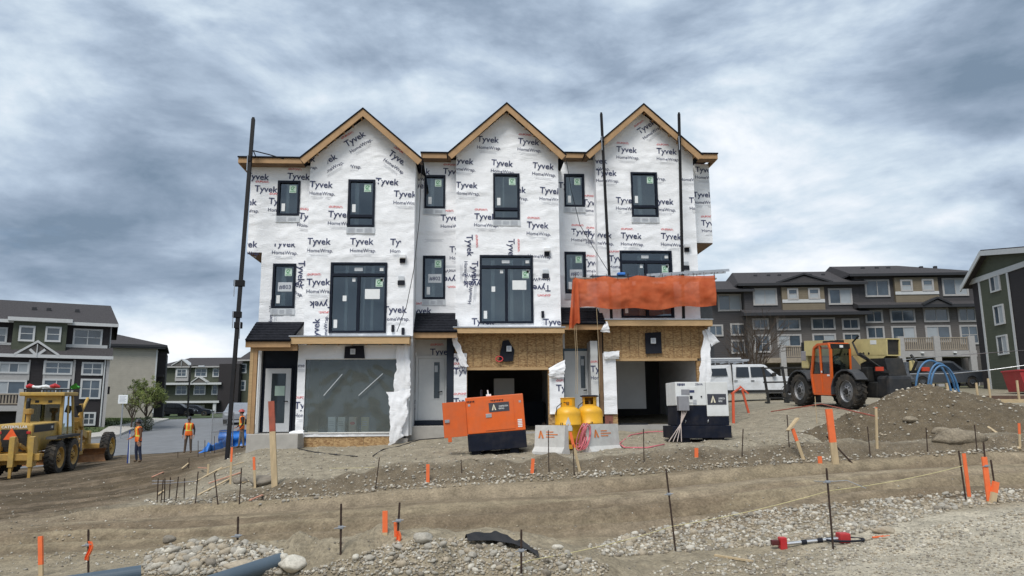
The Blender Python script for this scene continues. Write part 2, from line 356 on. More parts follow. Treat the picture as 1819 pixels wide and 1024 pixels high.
# ---- ground mesh: a fan of rings, fine where the photograph looks
ang = [R(a) for a in np.arange(-180, -48, 4)] + [R(a) for a in np.arange(-48, 48.01, .17)] + [R(a) for a in np.arange(52, 180, 4)]
ang = np.array(ang) + YAW
rr = list(np.linspace(1, 5.5, 7)); q = 6.0
while q < 46: rr.append(q); q *= 1.0052
while q < 4000: rr.append(q); q *= 1.055
rr = np.array(rr); nr, na = len(rr), len(ang)
RR, AA = np.meshgrid(rr, ang, indexing='ij'); GX = RR*np.sin(AA); GY = RR*np.cos(AA)
GZ = zg(GX, GY); cut = in_poly(GX, GY, STREET); GZ = GZ - .14*cut
# colours of the soil, with rut shade painted in: packed road, gravelly pad, dark turned soil, washed gravel
def soil(x, y):
    c_road = np.array((.272, .222, .148)); c_pad = np.array((.288, .252, .188)); c_dark = np.array((.098, .075, .049)); c_grav = np.array((.43, .385, .30))
    x = x.ravel(); y = y.ravel()
    n = fbm(x*.5, y*.5, 61, 4); n2 = fbm(x*.35+y*.2, (y-.4*x)*1.3, 63, 4)
    road = sstep(9.3, 10.3, y + .6*(fbm(x*.7, y*.7, 64, 3)-.5))*(1-sstep(15.7, 16.3, y))*sstep(-9.5, -6.5, x + 1.5*(n-.5))
    pad = sstep(15.8, 16.6, y)*sstep(-8.5, -6.5, x + .8*(n-.5)); left = (1-sstep(-8.5, -6.3, x + 1.5*(n-.5)))*sstep(13.2, 17, y+2*(n2-.5)+.25*x*0)
    grav = (1-sstep(9.1, 9.9, y + .8*(n-.5)))*sstep(2.8, 4.4, x + 1.2*(n2-.5)-.25*(y-7))
    c = np.repeat(((c_road+c_pad)/2)[None], len(x), 0)
    for wgt, cc in ((road, c_road), (pad, c_pad), (left, c_dark), (grav, c_grav)): c = c*(1-wgt[:, None]) + cc*wgt[:, None]
    lip = np.exp(-((y-toe(x)-.45)/.5)**2)*sstep(-6.5, -4, x); lip = np.clip(lip*1.2, 0, 1)*.8
    c = c*(1-lip[:, None]) + c_dark*1.25*lip[:, None]
    rt = np.clip(sum(a_*np.exp(-((y+.35*np.sin(x*.17+1)+.25*(vnoise(x*.25, x*0+3, 5)-.5)-c_)/s_)**2) for a_, c_, s_ in ((1, 11.2, .22), (1, 13.1, .26), (.9, 14.4, .22), (.7, 12.2, .16), (.7, 15.3, .25), (.6, 10.4, .18)))*(.3+1.3*fbm(x*.4, y*2, 66, 3)), 0, 1)*road*.85  # ruts darker: packed damp soil plus shade painted into the colour
    c = c*(1-rt[:, None]) + np.array((.112, .083, .055))*rt[:, None]
    sk = sstep(.50, .60, fbm(x*.13+3, (y+.3*np.sin(x*.17+1))*4.2, 71, 3))*road*.55; c = c*(1-sk[:, None]) + np.array((.155, .118, .080))*sk[:, None]
    lt = sstep(.5, .64, fbm((x*.8+y*.35)*.4, (y-.55*x)*2.2, 21, 3))*left*.5; c = c*(1-lt[:, None]) + np.array((.22, .17, .12))*lt[:, None]
    wet = sstep(.56, .68, n2)*road*.35; c = c*(1-wet[:, None]) + np.array((.135, .098, .066))*wet[:, None]
    pale = sstep(.55, .7, fbm(x*.25, y*2.2, 67, 3))*road*.4; c = c*(1-pale[:, None]) + np.array((.29, .235, .17))*pale[:, None]
    far = sstep(50, 75, np.hypot(x, y)); c = c*(1-far[:, None]) + np.array((.085, .09, .045))*far[:, None]
    c = c*(.86+.28*fbm(x*4, y*4, 69, 3))[:, None]
    peb = np.clip(.25 + .75*pad + .9*grav - .25*road - .2*left, 0, 1)*(1-far)
    return c, peb, road*(1-far)
gm = bpy.data.meshes.new('ground')
idx = np.arange(nr*na).reshape(nr, na)
A_ = idx[:-1, :]; B_ = np.roll(idx, -1, 1)[:-1, :]; C_ = np.roll(idx, -1, 1)[1:, :]; D_ = idx[1:, :]
quads = np.stack([A_.ravel(), D_.ravel(), C_.ravel(), B_.ravel()], 1)
co = np.stack([GX.ravel(), GY.ravel(), GZ.ravel()], 1)
gm.vertices.add(len(co)+1); gm.vertices.foreach_set('co', np.concatenate([co.ravel(), [0, 0, zg1(0, 0)]]))
tri = np.stack([idx[0, :], np.roll(idx[0, :], -1), np.full(na, len(co))], 1)
nl = quads.size + tri.size; gm.loops.add(nl); gm.loops.foreach_set('vertex_index', np.concatenate([quads.ravel(), tri[:, [0, 1, 2]].ravel()]))
np_ = len(quads)+len(tri); gm.polygons.add(np_)
gm.polygons.foreach_set('loop_start', np.concatenate([np.arange(len(quads))*4, len(quads)*4+np.arange(len(tri))*3]))
gm.polygons.foreach_set('use_smooth', np.ones(np_, bool)); gm.update(calc_edges=True); gm.validate()
sc_, pb_, rd_ = soil(GX, GY)
at = gm.color_attributes.new('soil', 'FLOAT_COLOR', 'POINT')
at.data.foreach_set('color', np.concatenate([np.concatenate([sc_, pb_[:, None]], 1).ravel(), [.2, .17, .13, .3]]))
def soil_mat(name, attr=True, col=(.2, .165, .125), peb=.7):
    m = bpy.data.materials.new(name); m.use_nodes = True; t = m.node_tree; N = t.nodes.new; L = t.links.new; b = t.nodes['Principled BSDF']
    b.inputs['Roughness'].default_value = .95; b.inputs['Specular IOR Level'].default_value = .15
    ge = N('ShaderNodeNewGeometry'); pos = ge.outputs['Position']
    def noise(s, d, r=.6):
        n = N('ShaderNodeTexNoise'); n.inputs['Scale'].default_value = s; n.inputs['Detail'].default_value = d; n.inputs['Roughness'].default_value = r; L(pos, n.inputs['Vector']); return n.outputs[0]
    def mth(op, a, bb, c=None):
        n = N('ShaderNodeMath'); n.operation = op
        for i, v_ in enumerate((a, bb, c)):
            if v_ is None: continue
            if isinstance(v_, (int, float)): n.inputs[i].default_value = v_
            else: L(v_, n.inputs[i])
        return n.outputs[0]
    def mixc(f, a, bb, mode='MIX'):
        n = N('ShaderNodeMix'); n.data_type = 'RGBA'; n.blend_type = mode
        for i, v_ in ((0, f), (6, a), (7, bb)):
            if isinstance(v_, (int, float)): n.inputs[i].default_value = v_
            elif isinstance(v_, tuple): n.inputs[i].default_value = (*v_, 1)
            else: L(v_, n.inputs[i])
        return n.outputs[2]
    if attr:
        a = N('ShaderNodeAttribute'); a.attribute_name = 'soil'; base, pb = a.outputs['Color'], a.outputs['Alpha']
    else:
        rgb = N('ShaderNodeRGB'); rgb.outputs[0].default_value = (*col, 1); base = rgb.outputs[0]; vl = N('ShaderNodeValue'); vl.outputs[0].default_value = peb; pb = vl.outputs[0]
    n1 = noise(3.5, 8, .68); n2 = noise(26, 6, .7); n3 = noise(120, 3)
    f = mth('MULTIPLY_ADD', n1, 1.5, .25); f = mth('MULTIPLY', f, mth('MULTIPLY_ADD', n2, 1.7, .15)); f = mth('MULTIPLY', f, mth('MULTIPLY_ADD', n3, .6, .7))
    cg = N('ShaderNodeCombineColor')
    for i in range(3): L(f, cg.inputs[i])
    c = mixc(1.0, base, cg.outputs[0], 'MULTIPLY')
    hts = mth('ADD', mth('MULTIPLY', n1, .035), mth('MULTIPLY', n2, .022))
    for sc, th, hh in ((17, .33, .016), (42, .36, .008)):           # pebbles: light and dark grains with relief
        vo = N('ShaderNodeTexVoronoi'); vo.inputs['Scale'].default_value = sc; vo.inputs['Randomness'].default_value = 1; L(pos, vo.inputs['Vector'])
        msk = N('ShaderNodeMapRange'); L(vo.outputs['Distance'], msk.inputs[0]); msk.inputs[1].default_value = th; msk.inputs[2].default_value = th-.14; msk.inputs[3].default_value = 0; msk.inputs[4].default_value = 1
        sv_ = N('ShaderNodeSeparateColor'); L(vo.outputs['Color'], sv_.inputs[0])
        pick = N('ShaderNodeMapRange'); L(mth('ADD', sv_.outputs[0], mth('MULTIPLY', pb, .42)), pick.inputs[0]); pick.inputs[1].default_value = .95; pick.inputs[2].default_value = .99
        k = mth('MULTIPLY', msk.outputs[0], pick.outputs[0])
        rp = N('ShaderNodeValToRGB'); L(sv_.outputs[1], rp.inputs[0]); rp.color_ramp.elements[0].color = (.12, .10, .08, 1); rp.color_ramp.elements[1].color = (.42, .38, .32, 1)
        c = mixc(mth('MULTIPLY', k, .8), c, rp.outputs[0]); hts = mth('ADD', hts, mth('MULTIPLY', k, hh))
    L(c, b.inputs['Base Color'])
    bp = N('ShaderNodeBump'); bp.inputs['Strength'].default_value = .9; bp.inputs['Distance'].default_value = 1.0; L(hts, bp.inputs['Height']); L(bp.outputs[0], b.inputs['Normal'])
    MATS[name] = m; return m
gm.materials.append(soil_mat('soil'))
tag(link('ground', gm), 'churned brown site soil with packed dirt road and gravel', 'ground', kind='structure')
M_SOIL = soil_mat('loose_soil', False, (.128, .101, .067), .6); M_RUB = soil_mat('rubbly_soil', False, (.25, .21, .155), .2)
# ---- asphalt street behind on the left, kerb, verge
def drape(poly, step, lift, name, m, kind='structure', label=None, cat=None, rough=0.0):
    xs = [p[0] for p in poly]; ys = [p[1] for p in poly]; bm = bmesh.new()
    f = bm.faces.new([bm.verts.new((p[0], p[1], 0)) for p in poly]); bmesh.ops.triangulate(bm, faces=[f])
    x = min(xs)+step
    for lo, hi, ax in ((min(xs), max(xs), 0), (min(ys), max(ys), 1)):
        q = lo+step
        while q < hi:
            no = (1, 0, 0) if ax == 0 else (0, 1, 0); pc = (q, 0, 0) if ax == 0 else (0, q, 0)
            bmesh.ops.bisect_plane(bm, geom=bm.verts[:]+bm.edges[:]+bm.faces[:], plane_co=pc, plane_no=no); q += step
    vx = np.array([v_.co.x for v_ in bm.verts]); vy = np.array([v_.co.y for v_ in bm.verts]); vz = zg(vx, vy)+lift
    if rough: vz = vz + rough*fbm(vx*2, vy*2, 77, 3)
    for v_, z in zip(bm.verts, vz): v_.co.z = z
    me = bpy.data.meshes.new(name); bmesh.ops.recalc_face_normals(bm, faces=bm.faces[:])
    if sum(f_.normal.z for f_ in bm.faces) < 0: bmesh.ops.reverse_faces(bm, faces=bm.faces[:])
    bm.to_mesh(me); bm.free(); me.materials.append(m)
    return tag(link(name, me), label, cat, kind=kind)
M_ASPH = mat('asphalt', (.165, .170, .178), .85, var=.14, vs=1.2, bump=.15, bs=60, det=7)
M_CONC = mat('concrete', (.40, .38, .345), .85, var=.12, vs=3, bump=.1, bs=40)
drape(STREET, 2.2, .0, 'road', M_ASPH, label='grey asphalt residential street curving uphill', cat='road')
kp = [P(a, b, c) for a, b, c in [(-350, 797, 44.6), (-150, 795, 45), (100, 788, 47), (211, 776, 50), (255, 763, 56), (276, 755, 62), (295, 748, 70), (300, 746, 80)]]
kb = MB()
def resamp(pts, step):
    out = []
    for a, b in zip(pts[:-1], pts[1:]):
        n = max(1, int((b-a).length/step)); out += [a.lerp(b, i/n) for i in range(n)]
    return out+[pts[-1]]
kr = resamp(kp, 3); vs = []
for i, p in enumerate(kr):
    d = (kr[min(i+1, len(kr)-1)]-kr[max(i-1, 0)]); d.z = 0; d.normalize(); nrm = Vector((-d.y, d.x, 0))
    for o_, h in ((0, -.1), (.0, .14), (.25, .15), (1.5, .16), (1.5, -.1)):
        x, y = p.x+nrm.x*o_, p.y+nrm.y*o_; vs.append((x, y, zg1(x, y)+h))
kb.add(vs, [(i*5+j, i*5+j+1, (i+1)*5+j+1, (i+1)*5+j) for i in range(len(kr)-1) for j in range(4)])
tag(kb.build('kerb', M_CONC), 'pale concrete kerb and sidewalk along the curving street', 'kerb', kind='structure')
GRASS = pxpoly([(-350, 790, 46.3), (100, 783, 48.6), (205, 772, 51.5), (247, 760, 57.5), (268, 753, 63.5), (287, 747, 71.5), (292, 744, 81), (255, 741, 92), (150, 745, 78), (-350, 750, 66)])
M_GRASS = mat('grass', (.052, .075, .022), .95, var=.35, vs=2.5, bump=.5, bs=25)
drape(GRASS, 1.6, .06, 'lawn', M_GRASS, label='short green lawn between the street and the houses', cat='grass')
gx = np.random.RandomState(3); gb = MB(); qx = gx.uniform(-38, -20, 9000); qy = gx.uniform(47, 80, 9000); ok = in_poly(qx, qy, GRASS); qx, qy = qx[ok], qy[ok]; qz = zg(qx, qy)+.05
for x, y, z in zip(qx, qy, qz):
    h = gx.uniform(.05, .16); a = gx.uniform(0, 6.28); d = gx.uniform(.03, .06)
    gb.add([(x-d*math.cos(a), y-d*math.sin(a), z), (x+d*math.cos(a), y+d*math.sin(a), z), (x+gx.uniform(-.05, .05), y+gx.uniform(-.05, .05), z+h)], [(0, 1, 2)])
tag(gb.build('grass', M_GRASS, recalc=False), 'tufts of green grass on the lawn verge', 'grass', kind='stuff')
FARG = pxpoly([(300, 746, 81), (330, 741, 104.5), (520, 741, 106), (520, 738, 118), (250, 738, 118), (270, 742, 93)])
drape(FARG, 4, .05, 'far_lawn', M_GRASS, label='green grass strip at the top of the street', cat='grass')
# ================================================================== THE THREE HOUSES UNDER CONSTRUCTION
def wrap_mat():
    m = mat('house_wrap', (.87, .88, .90), .55, var=.03, vs=1.5, spec=.3); t = m.node_tree; N = t.nodes.new; L = t.links.new; b = t.nodes['Principled BSDF']
    tcn = N('ShaderNodeTexCoord'); hs = []
    for sc, st, k in ((2.2, (1, 1, 3.2), 1.0), (1.6, (2.6, 1, .8), .7), (7, (1, 1, 2.2), .35)):
        mp = N('ShaderNodeMapping'); mp.inputs['Scale'].default_value = st; mp.inputs['Rotation'].default_value = (0, R(14*k), 0); L(tcn.outputs['Object'], mp.inputs[0])
        n = N('ShaderNodeTexNoise'); n.inputs['Scale'].default_value = sc; n.inputs['Detail'].default_value = 5; n.inputs['Distortion'].default_value = 1.4; L(mp.outputs[0], n.inputs['Vector'])
        a = N('ShaderNodeMath'); a.operation = 'SUBTRACT'; L(n.outputs[0], a.inputs[0]); a.inputs[1].default_value = .5
        a2 = N('ShaderNodeMath'); a2.operation = 'ABSOLUTE'; L(a.outputs[0], a2.inputs[0])
        a3 = N('ShaderNodeMath'); a3.operation = 'MULTIPLY'; L(a2.outputs[0], a3.inputs[0]); a3.inputs[1].default_value = k; hs.append(a3.outputs[0])
    s = hs[0]
    for h in hs[1:]:
        a = N('ShaderNodeMath'); a.operation = 'ADD'; L(s, a.inputs[0]); L(h, a.inputs[1]); s = a.outputs[0]
    bp = N('ShaderNodeBump'); bp.inputs['Strength'].default_value = .30; bp.inputs['Distance'].default_value = .07; bp.invert = True; L(s, bp.inputs['Height']); L(bp.outputs[0], b.inputs['Normal'])
    return m
M_WRAP = wrap_mat()
M_INKB = mat('navy_ink', (.035, .045, .115), .6, var=.05); M_INKR = mat('red_ink', (.66, .06, .07), .6, var=.05); M_INKG = mat('grey_ink', (.42, .44, .48), .6, var=.1)
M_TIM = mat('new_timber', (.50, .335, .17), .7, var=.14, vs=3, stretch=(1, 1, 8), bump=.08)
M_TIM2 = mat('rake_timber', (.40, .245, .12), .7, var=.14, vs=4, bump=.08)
M_SHIN = mat('black_shingle', (.016, .017, .022), .95, var=.4, vs=9, bump=.5, bs=60, spec=.12)
M_NAVY = mat('navy_board', (.010, .016, .028), .85, var=.2, vs=2)
M_FRM = mat('black_window_frame', (.007, .011, .022), .6, var=.1, spec=.2)
M_GLS = glass('window_glass', (.74, .79, .80), .03, rough=.02)
M_DRY = mat('drywall', (.62, .63, .63), .9, var=.06, vs=1)
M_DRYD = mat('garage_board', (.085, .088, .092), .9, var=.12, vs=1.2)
M_PALE = mat('streak_and_batten', (.80, .79, .76), .8, var=.08)  # for the real battens and the added window streak posts
M_FLOORC = mat('slab', (.34, .33, .31), .9, var=.1, vs=2)
M_WHT = mat('white_paper', (.78, .80, .80), .6, var=.04); M_GRNL = mat('green_label', (.55, .70, .60), .6, var=.05); M_GRND = mat('green_mark', (.08, .30, .13), .6, var=.1); M_TAPE = mat('sill_tape', (.56, .59, .62), .5, var=.08)
M_BLK = mat('black_paper', (.008, .010, .018), .9, var=.2, vs=5, bump=.2, bs=8)
M_WHITEP = mat('white_door_paint', (.74, .75, .76), .4, var=.03); M_GREYP = mat('grey_door_paint', (.68, .70, .70), .45, var=.03); M_TEAL = mat('teal_lintel', (.06, .11, .15), .5, var=.1)
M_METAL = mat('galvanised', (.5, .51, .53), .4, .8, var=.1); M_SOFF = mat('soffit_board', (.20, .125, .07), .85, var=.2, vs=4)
def osb_mat():
    m = mat('strand_board', (.38, .225, .095), .8, var=.25, vs=5, det=6); t = m.node_tree; N = t.nodes.new; L = t.links.new; b = t.nodes['Principled BSDF']
    tcn = N('ShaderNodeTexCoord'); vo = N('ShaderNodeTexVoronoi'); vo.inputs['Scale'].default_value = 15; mp = N('ShaderNodeMapping'); mp.inputs['Scale'].default_value = (1, 1, 2.2); L(tcn.outputs['Object'], mp.inputs[0]); L(mp.outputs[0], vo.inputs['Vector'])
    sp = N('ShaderNodeSeparateColor'); L(vo.outputs['Color'], sp.inputs[0]); rp = N('ShaderNodeValToRGB'); L(sp.outputs[0], rp.inputs[0])
    rp.color_ramp.elements[0].color = (.2, .105, .045, 1); rp.color_ramp.elements[1].color = (.55, .38, .19, 1)
    mx_ = N('ShaderNodeMix'); mx_.data_type = 'RGBA'; mx_.inputs[0].default_value = .75; L(b.inputs['Base Color'].links[0].from_socket, mx_.inputs[6]); L(rp.outputs[0], mx_.inputs[7]); L(mx_.outputs[2], b.inputs['Base Color']); return m
M_OSB = osb_mat()
M_SHEET = glass('plastic_sheet', (.80, .86, .85), .0, rough=.10, bump=0.0, diff=((.46, .53, .51), .17), bs=.8)
def wrk(x, z, s=0):
    """relief of the loose wrap (metres towards the viewer)"""
    a = np.abs(fbm(x*.9+z*.35, z*2.2-x*.3, 101+s, 4)-.5); b = np.abs(fbm(x*2.3-z*.8, z*1.1, 107+s, 3)-.5)
    seam = ((z+.013*s+.02*np.sin(x*.7+s)) % 1.37)/1.37
    return .014*np.clip(1-seam*1.0, 0, 1)*(seam < 1) + .020*(1-np.minimum(a*6, 1))**2 + .014*(1-np.minimum(b*7, 1))**2 + .002*fbm(x*6, z*6, 113+s, 2)
def axis_pts(a, b, cuts, res):
    c = sorted(set([a, b]+[q for q in cuts if a < q < b])); out = []
    for p, q in zip(c[:-1], c[1:]):
        n = max(1, int(round((q-p)/res))); out += [p+(q-p)*i/n for i in range(n)]
    return np.array(out+[b])
def wall_sheet(mb, x0, x1, z0, z1, Y, holes=(), top=None, res=.075, s=0):
    """wrapped wall in the plane y=Y with openings; top(x) lifts the upper edge into a gable"""
    xs = axis_pts(x0, x1, [h[0] for h in holes]+[h[1] for h in holes]+([top[0]] if top else []), res); zs = axis_pts(z0, z1, [h[2] for h in holes]+[h[3] for h in holes], res)
    X, Z = np.meshgrid(xs, zs); Dp = wrk(X, Z, s); nx = len(xs)
    vs = np.stack([X.ravel(), (Y-Dp).ravel(), Z.ravel()], 1); fs = []
    for j in range(len(zs)-1):
        for i in range(nx-1):
            cx, cz = (xs[i]+xs[i+1])/2, (zs[j]+zs[j+1])/2
            if any(h[0] < cx < h[1] and h[2] < cz < h[3] for h in holes): continue
            fs.append((j*nx+i, j*nx+i+1, (j+1)*nx+i+1, (j+1)*nx+i))
    mb.add([tuple(p) for p in vs], fs)
    if top:
        px_, pz = top; nz = 34; hh = np.where(xs < px_, (xs-x0)/(px_-x0), (x1-xs)/(x1-px_))*(pz-z1)
        T = np.linspace(0, 1, nz); X, TT = np.meshgrid(xs, T); Z = z1+TT*hh[None]; Dp = wrk(X, Z, s)
        mb.add([tuple(p) for p in np.stack([X.ravel(), (Y-Dp).ravel(), Z.ravel()], 1)], [(j*nx+i, j*nx+i+1, (j+1)*nx+i+1, (j+1)*nx+i) for j in range(nz-1) for i in range(nx-1)])
def marks(house, wall, Y, lst, clip, s=0, gable=None, holes=()):
    """printed lettering of the wrap: (px, py, rot, what); what: d small red word, t big word, h second line, l fine lines"""
    inv = FR[house.name].inverted()
    for m_ in lst:
        px, py, rot, what = m_[:4]; cl = m_[4] if len(m_) > 4 else None
        cx, cz = FX(px, py, Y); a = R(rot); ux = Vector((math.cos(a), math.sin(a))); uy = Vector((-math.sin(a), math.cos(a)))
        rects = [clip]
        if cl:
            q0 = FX(cl[0], cl[1], Y); q1 = FX(cl[2], cl[3], Y); rects.append((q0[0], q1[0], q1[1], q0[1]))
        items = []
        if 't' in what: items.append((0, 'Tyvek', .80, 0, 0, .016))
        if 'd' in what: items.append((1, '\u2039DUPONT\u203a', .48, -.16, .265, .016))
        if 'h' in what: items.append((0, 'HomeWrap.', .88, .05, -.315, .007))
        bm = bmesh.new()
        for k, sx, wd, ox, oy, bold in items:
            vs, fs, tw = text2d(sx, bold); kk = wd/tw; base = len(bm.verts); new = []
            for x, y in vs:
                q = ux*(x*kk+ox) + uy*((y-.3)*kk+oy); new.append(bm.verts.new((cx+q.x, 0, cz+q.y)))
            for f in fs:
                try: bm.faces.new([new[i] for i in f]).material_index = k
                except ValueError: pass
        if 'l' in what or 'h' in what:
            for i, (l, oy) in enumerate(((.7, -.44), (.55, -.475), (.62, -.51))):
                c4 = [ux*(x*l/2+.03)+uy*(oy+y*.004) for x, y in ((-1, -1), (1, -1), (1, 1), (-1, 1))]
                bm.faces.new([bm.verts.new((cx+q.x, 0, cz+q.y)) for q in c4]).material_index = 2
        for r in rects:
            for co_, no in (((r[0], 0, 0), (-1, 0, 0)), ((r[1], 0, 0), (1, 0, 0)), ((0, 0, r[2]), (0, 0, -1)), ((0, 0, r[3]), (0, 0, 1))):
                bmesh.ops.bisect_plane(bm, geom=bm.verts[:]+bm.edges[:]+bm.faces[:], plane_co=co_, plane_no=no, clear_outer=True)
        if gable:
            (ax, az), (bx, bz), (ex, ez) = gable
            for (p, q), sg in ((((ax, az), (bx, bz)), -1), (((bx, bz), (ex, ez)), -1)):
                dx, dz = q[0]-p[0], q[1]-p[1]
                bmesh.ops.bisect_plane(bm, geom=bm.verts[:]+bm.edges[:]+bm.faces[:], plane_co=(p[0], 0, p[1]), plane_no=(-dz, 0, dx), clear_outer=True)
        for h in holes:
            if not bm.verts or max(v_.co.x for v_ in bm.verts) < h[0] or min(v_.co.x for v_ in bm.verts) > h[1] or max(v_.co.z for v_ in bm.verts) < h[2] or min(v_.co.z for v_ in bm.verts) > h[3]: continue
            for co_, no in (((h[0], 0, 0), (1, 0, 0)), ((h[1], 0, 0), (1, 0, 0)), ((0, 0, h[2]), (0, 0, 1)), ((0, 0, h[3]), (0, 0, 1))): bmesh.ops.bisect_plane(bm, geom=bm.verts[:]+bm.edges[:]+bm.faces[:], plane_co=co_, plane_no=no)
            bmesh.ops.delete(bm, geom=[f for f in bm.faces if h[0] < f.calc_center_median().x < h[1] and h[2] < f.calc_center_median().z < h[3]], context='FACES')
        bm.verts.ensure_lookup_table()
        if bm.verts:
            X = np.array([v_.co.x for v_ in bm.verts]); Z = np.array([v_.co.z for v_ in bm.verts]); Dp = wrk(X, Z, s)
            for v_, d in zip(bm.verts, Dp): v_.co.y = Y-d-.012
        if not bm.faces: bm.free(); continue
        bmesh.ops.transform(bm, matrix=inv, verts=bm.verts[:]); me = bpy.data.meshes.new('printed_lettering'); bm.to_mesh(me); bm.free()
        for q in (M_INKB, M_INKR, M_INKG): me.materials.append(q)
        link('printed_lettering', me, wall)
def hole(px0, py0, px1, py1, Y):
    x0, _ = FX(px0, (py0+py1)/2, Y); x1, _ = FX(px1, (py0+py1)/2, Y); _, z1 = FX((px0+px1)/2, py0, Y); _, z0 = FX((px0+px1)/2, py1, Y)
    return (x0, x1, z0, z1)
def window(house, h, Y, split=None, kind='plain', note=None):
    x0, x1, z0, z1 = h; fw = .075; W_ = lambda: MB()
    mb = W_(); y0, y1 = Y-.06, Y+.14
    for a, b in (((x0, z0), (x1, z0+fw)), ((x0, z1-fw), (x1, z1)), ((x0, z0+fw), (x0+fw, z1-fw)), ((x1-fw, z0+fw), (x1, z1-fw))): mb.box((a[0], y0, a[1]), (b[0], y1, b[1]))
    panes = []
    if kind == 'plain' and not split: panes = [(x0+fw, x1-fw, z0+fw, z1-fw)]
    elif kind == 'plain':
        zs = z0+(z1-z0)*split; mb.box((x0+fw, y0+.01, zs-.05), (x1-fw, y1, zs+.05)); panes = [(x0+fw, x1-fw, z0+fw, zs-.05), (x0+fw, x1-fw, zs+.05, z1-fw)]
    else:
        zt = z1-.42; xm = (x0+x1)/2; mb.box((x0+fw, y0+.01, zt-.06), (x1-fw, y1, zt+.04)); mb.box((xm-.05, y0+.02, z0+fw), (xm+.05, y1, zt-.06))
        panes = [(x0+fw, x1-fw, zt+.04, z1-fw), (x0+fw, xm-.05, z0+fw, zt-.06), (xm+.05, x1-fw, z0+fw, zt-.06)]
    fr = mb.build('window', M_FRM, house, True)
    for a, b, c, d in panes: W_().box((a, Y+.03, c), (b, Y+.042, d)).build('pane', M_GLS, fr, True)
    yl = Y+.022
    def lab(cx, cz, wd, ht, m, nm='label_sticker'): return W_().box((cx-wd/2, yl-.003, cz-ht/2), (cx+wd/2, yl, cz+ht/2)).build(nm, m, fr, True)
    big = panes[-1]
    sx = big[1]-.19; sz = big[3]-.21; lab(sx, sz, .24, .28, M_GRNL)
    mb = W_()
    for k in range(9):
        a0, a1 = R(40+k*30), R(40+(k+1)*30)
        mb.add([(sx+.075*math.cos(a0), yl-.006, sz+.02+.075*math.sin(a0)), (sx+.075*math.cos(a1), yl-.006, sz+.02+.075*math.sin(a1)), (sx+.05*math.cos(a1), yl-.006, sz+.02+.05*math.sin(a1)), (sx+.05*math.cos(a0), yl-.006, sz+.02+.05*math.sin(a0))], [(0, 1, 2, 3)])
    mb.box((sx-.09, yl-.008, sz-.11), (sx+.09, yl-.005, sz-.09)); mb.bar((sx-.05, yl-.006, sz-.05), (sx+.06, yl-.006, sz+.07), .004, .02); mb.build('sticker_emblem', M_GRND, fr, True)
    lo = panes[1] if kind != 'plain' else panes[-1]
    lab(lo[0]+.13, lo[2]+.24, .12, .28, M_WHT)
    if kind == 'door':
        lab(lo[1]-.12, lo[3]-.11, .11, .13, M_WHT); lab((lo[0]+lo[1])/2, lo[3]-.75, .13, .19, M_WHT); lab(big[1]-.1, big[3]-.1, .11, .13, M_WHT)
        lab((big[0]+big[1])/2, big[3]-.6, .5, .34, M_WHT, 'paper_notice'); t = panes[0]; lab((t[0]+t[1])/2-.02, (t[2]+t[3])/2, .28, .12, M_TAPE); lab(t[1]-.12, (t[2]+t[3])/2, .13, .11, M_WHT)
    if note:
        cx, cz = (x0+x1)/2+.03, (z0+z1)/2-.03; lab(cx, cz, .48, .32, M_TAPE, 'paper_notice')
        mb = W_(); put_text(mb, note, .40, (cx, yl-.008, cz), (1, 0, 0), (0, 0, 1), .01); mb.build('notice_number', M_INKB, fr, True)
    if kind == 'plain':       # flashing tape under the sill, with its printed boxes
        tz1 = z0-.01; tp = W_().box((x0-.02, Y-.05, tz1-.22), (x1+.02, Y-.012, tz1)).build('flashing_tape', M_TAPE, house, True)
        mb = W_(); n = max(2, int((x1-x0)/.26))
        for i in range(n):
            a = x0+.03+(x1-x0-.06)*i/n; b = a+(x1-x0-.06)/n-.05
            for zz in (tz1-.07, tz1-.11, tz1-.15): mb.box((a+.02, Y-.056, zz-.012), (b-.02, Y-.051, zz+.010))
            if i % 2 == 0:
                for p, q in (((a, tz1-.03), (b, tz1-.04)), ((a, tz1-.185), (b, tz1-.195)), ((a, tz1-.185), (a+.012, tz1-.04)), ((b-.012, tz1-.185), (b, tz1-.04))): mb.box((p[0], Y-.055, p[1]), (q[0], Y-.051, q[1]))
        mb.build('tape_print', M_INKG, tp, True)
    return fr
def shingle_roof(house, top, bot, nm='porch_roof', n=7):
    """sloping roof made of overlapping courses; top/bot: (left,right) 3-D points"""
    base = MB(); (tl, tr), (bl, br) = top, bot; up = Vector((0, 0, .02))
    base.add([tl, tr, br, bl]+[p-Vector((0, 0, .06)) for p in (tl, tr, br, bl)], [(0, 1, 2, 3), (4, 5, 6, 7), (0, 1, 5, 4), (1, 2, 6, 5), (2, 3, 7, 6), (3, 0, 4, 7)])
    ro = base.build(nm, M_SHIN, house, True)
    for i in range(n):
        a, b = i/n, (i+1.25)/n; b = min(b, 1.03)
        p = [tl.lerp(bl, a), tr.lerp(br, a), tr.lerp(br, b), tl.lerp(bl, b)]; q0, q1 = Vector((0, -.004, .012)), Vector((0, -.012, .034))
        MB().add([p[0]+q0, p[1]+q0, p[2]+q1, p[3]+q1, p[2]+q1-Vector((0, 0, .03)), p[3]+q1-Vector((0, 0, .03))], [(0, 1, 2, 3), (3, 2, 4, 5)]).build('shingle_course', M_SHIN, ro, True)
    return ro
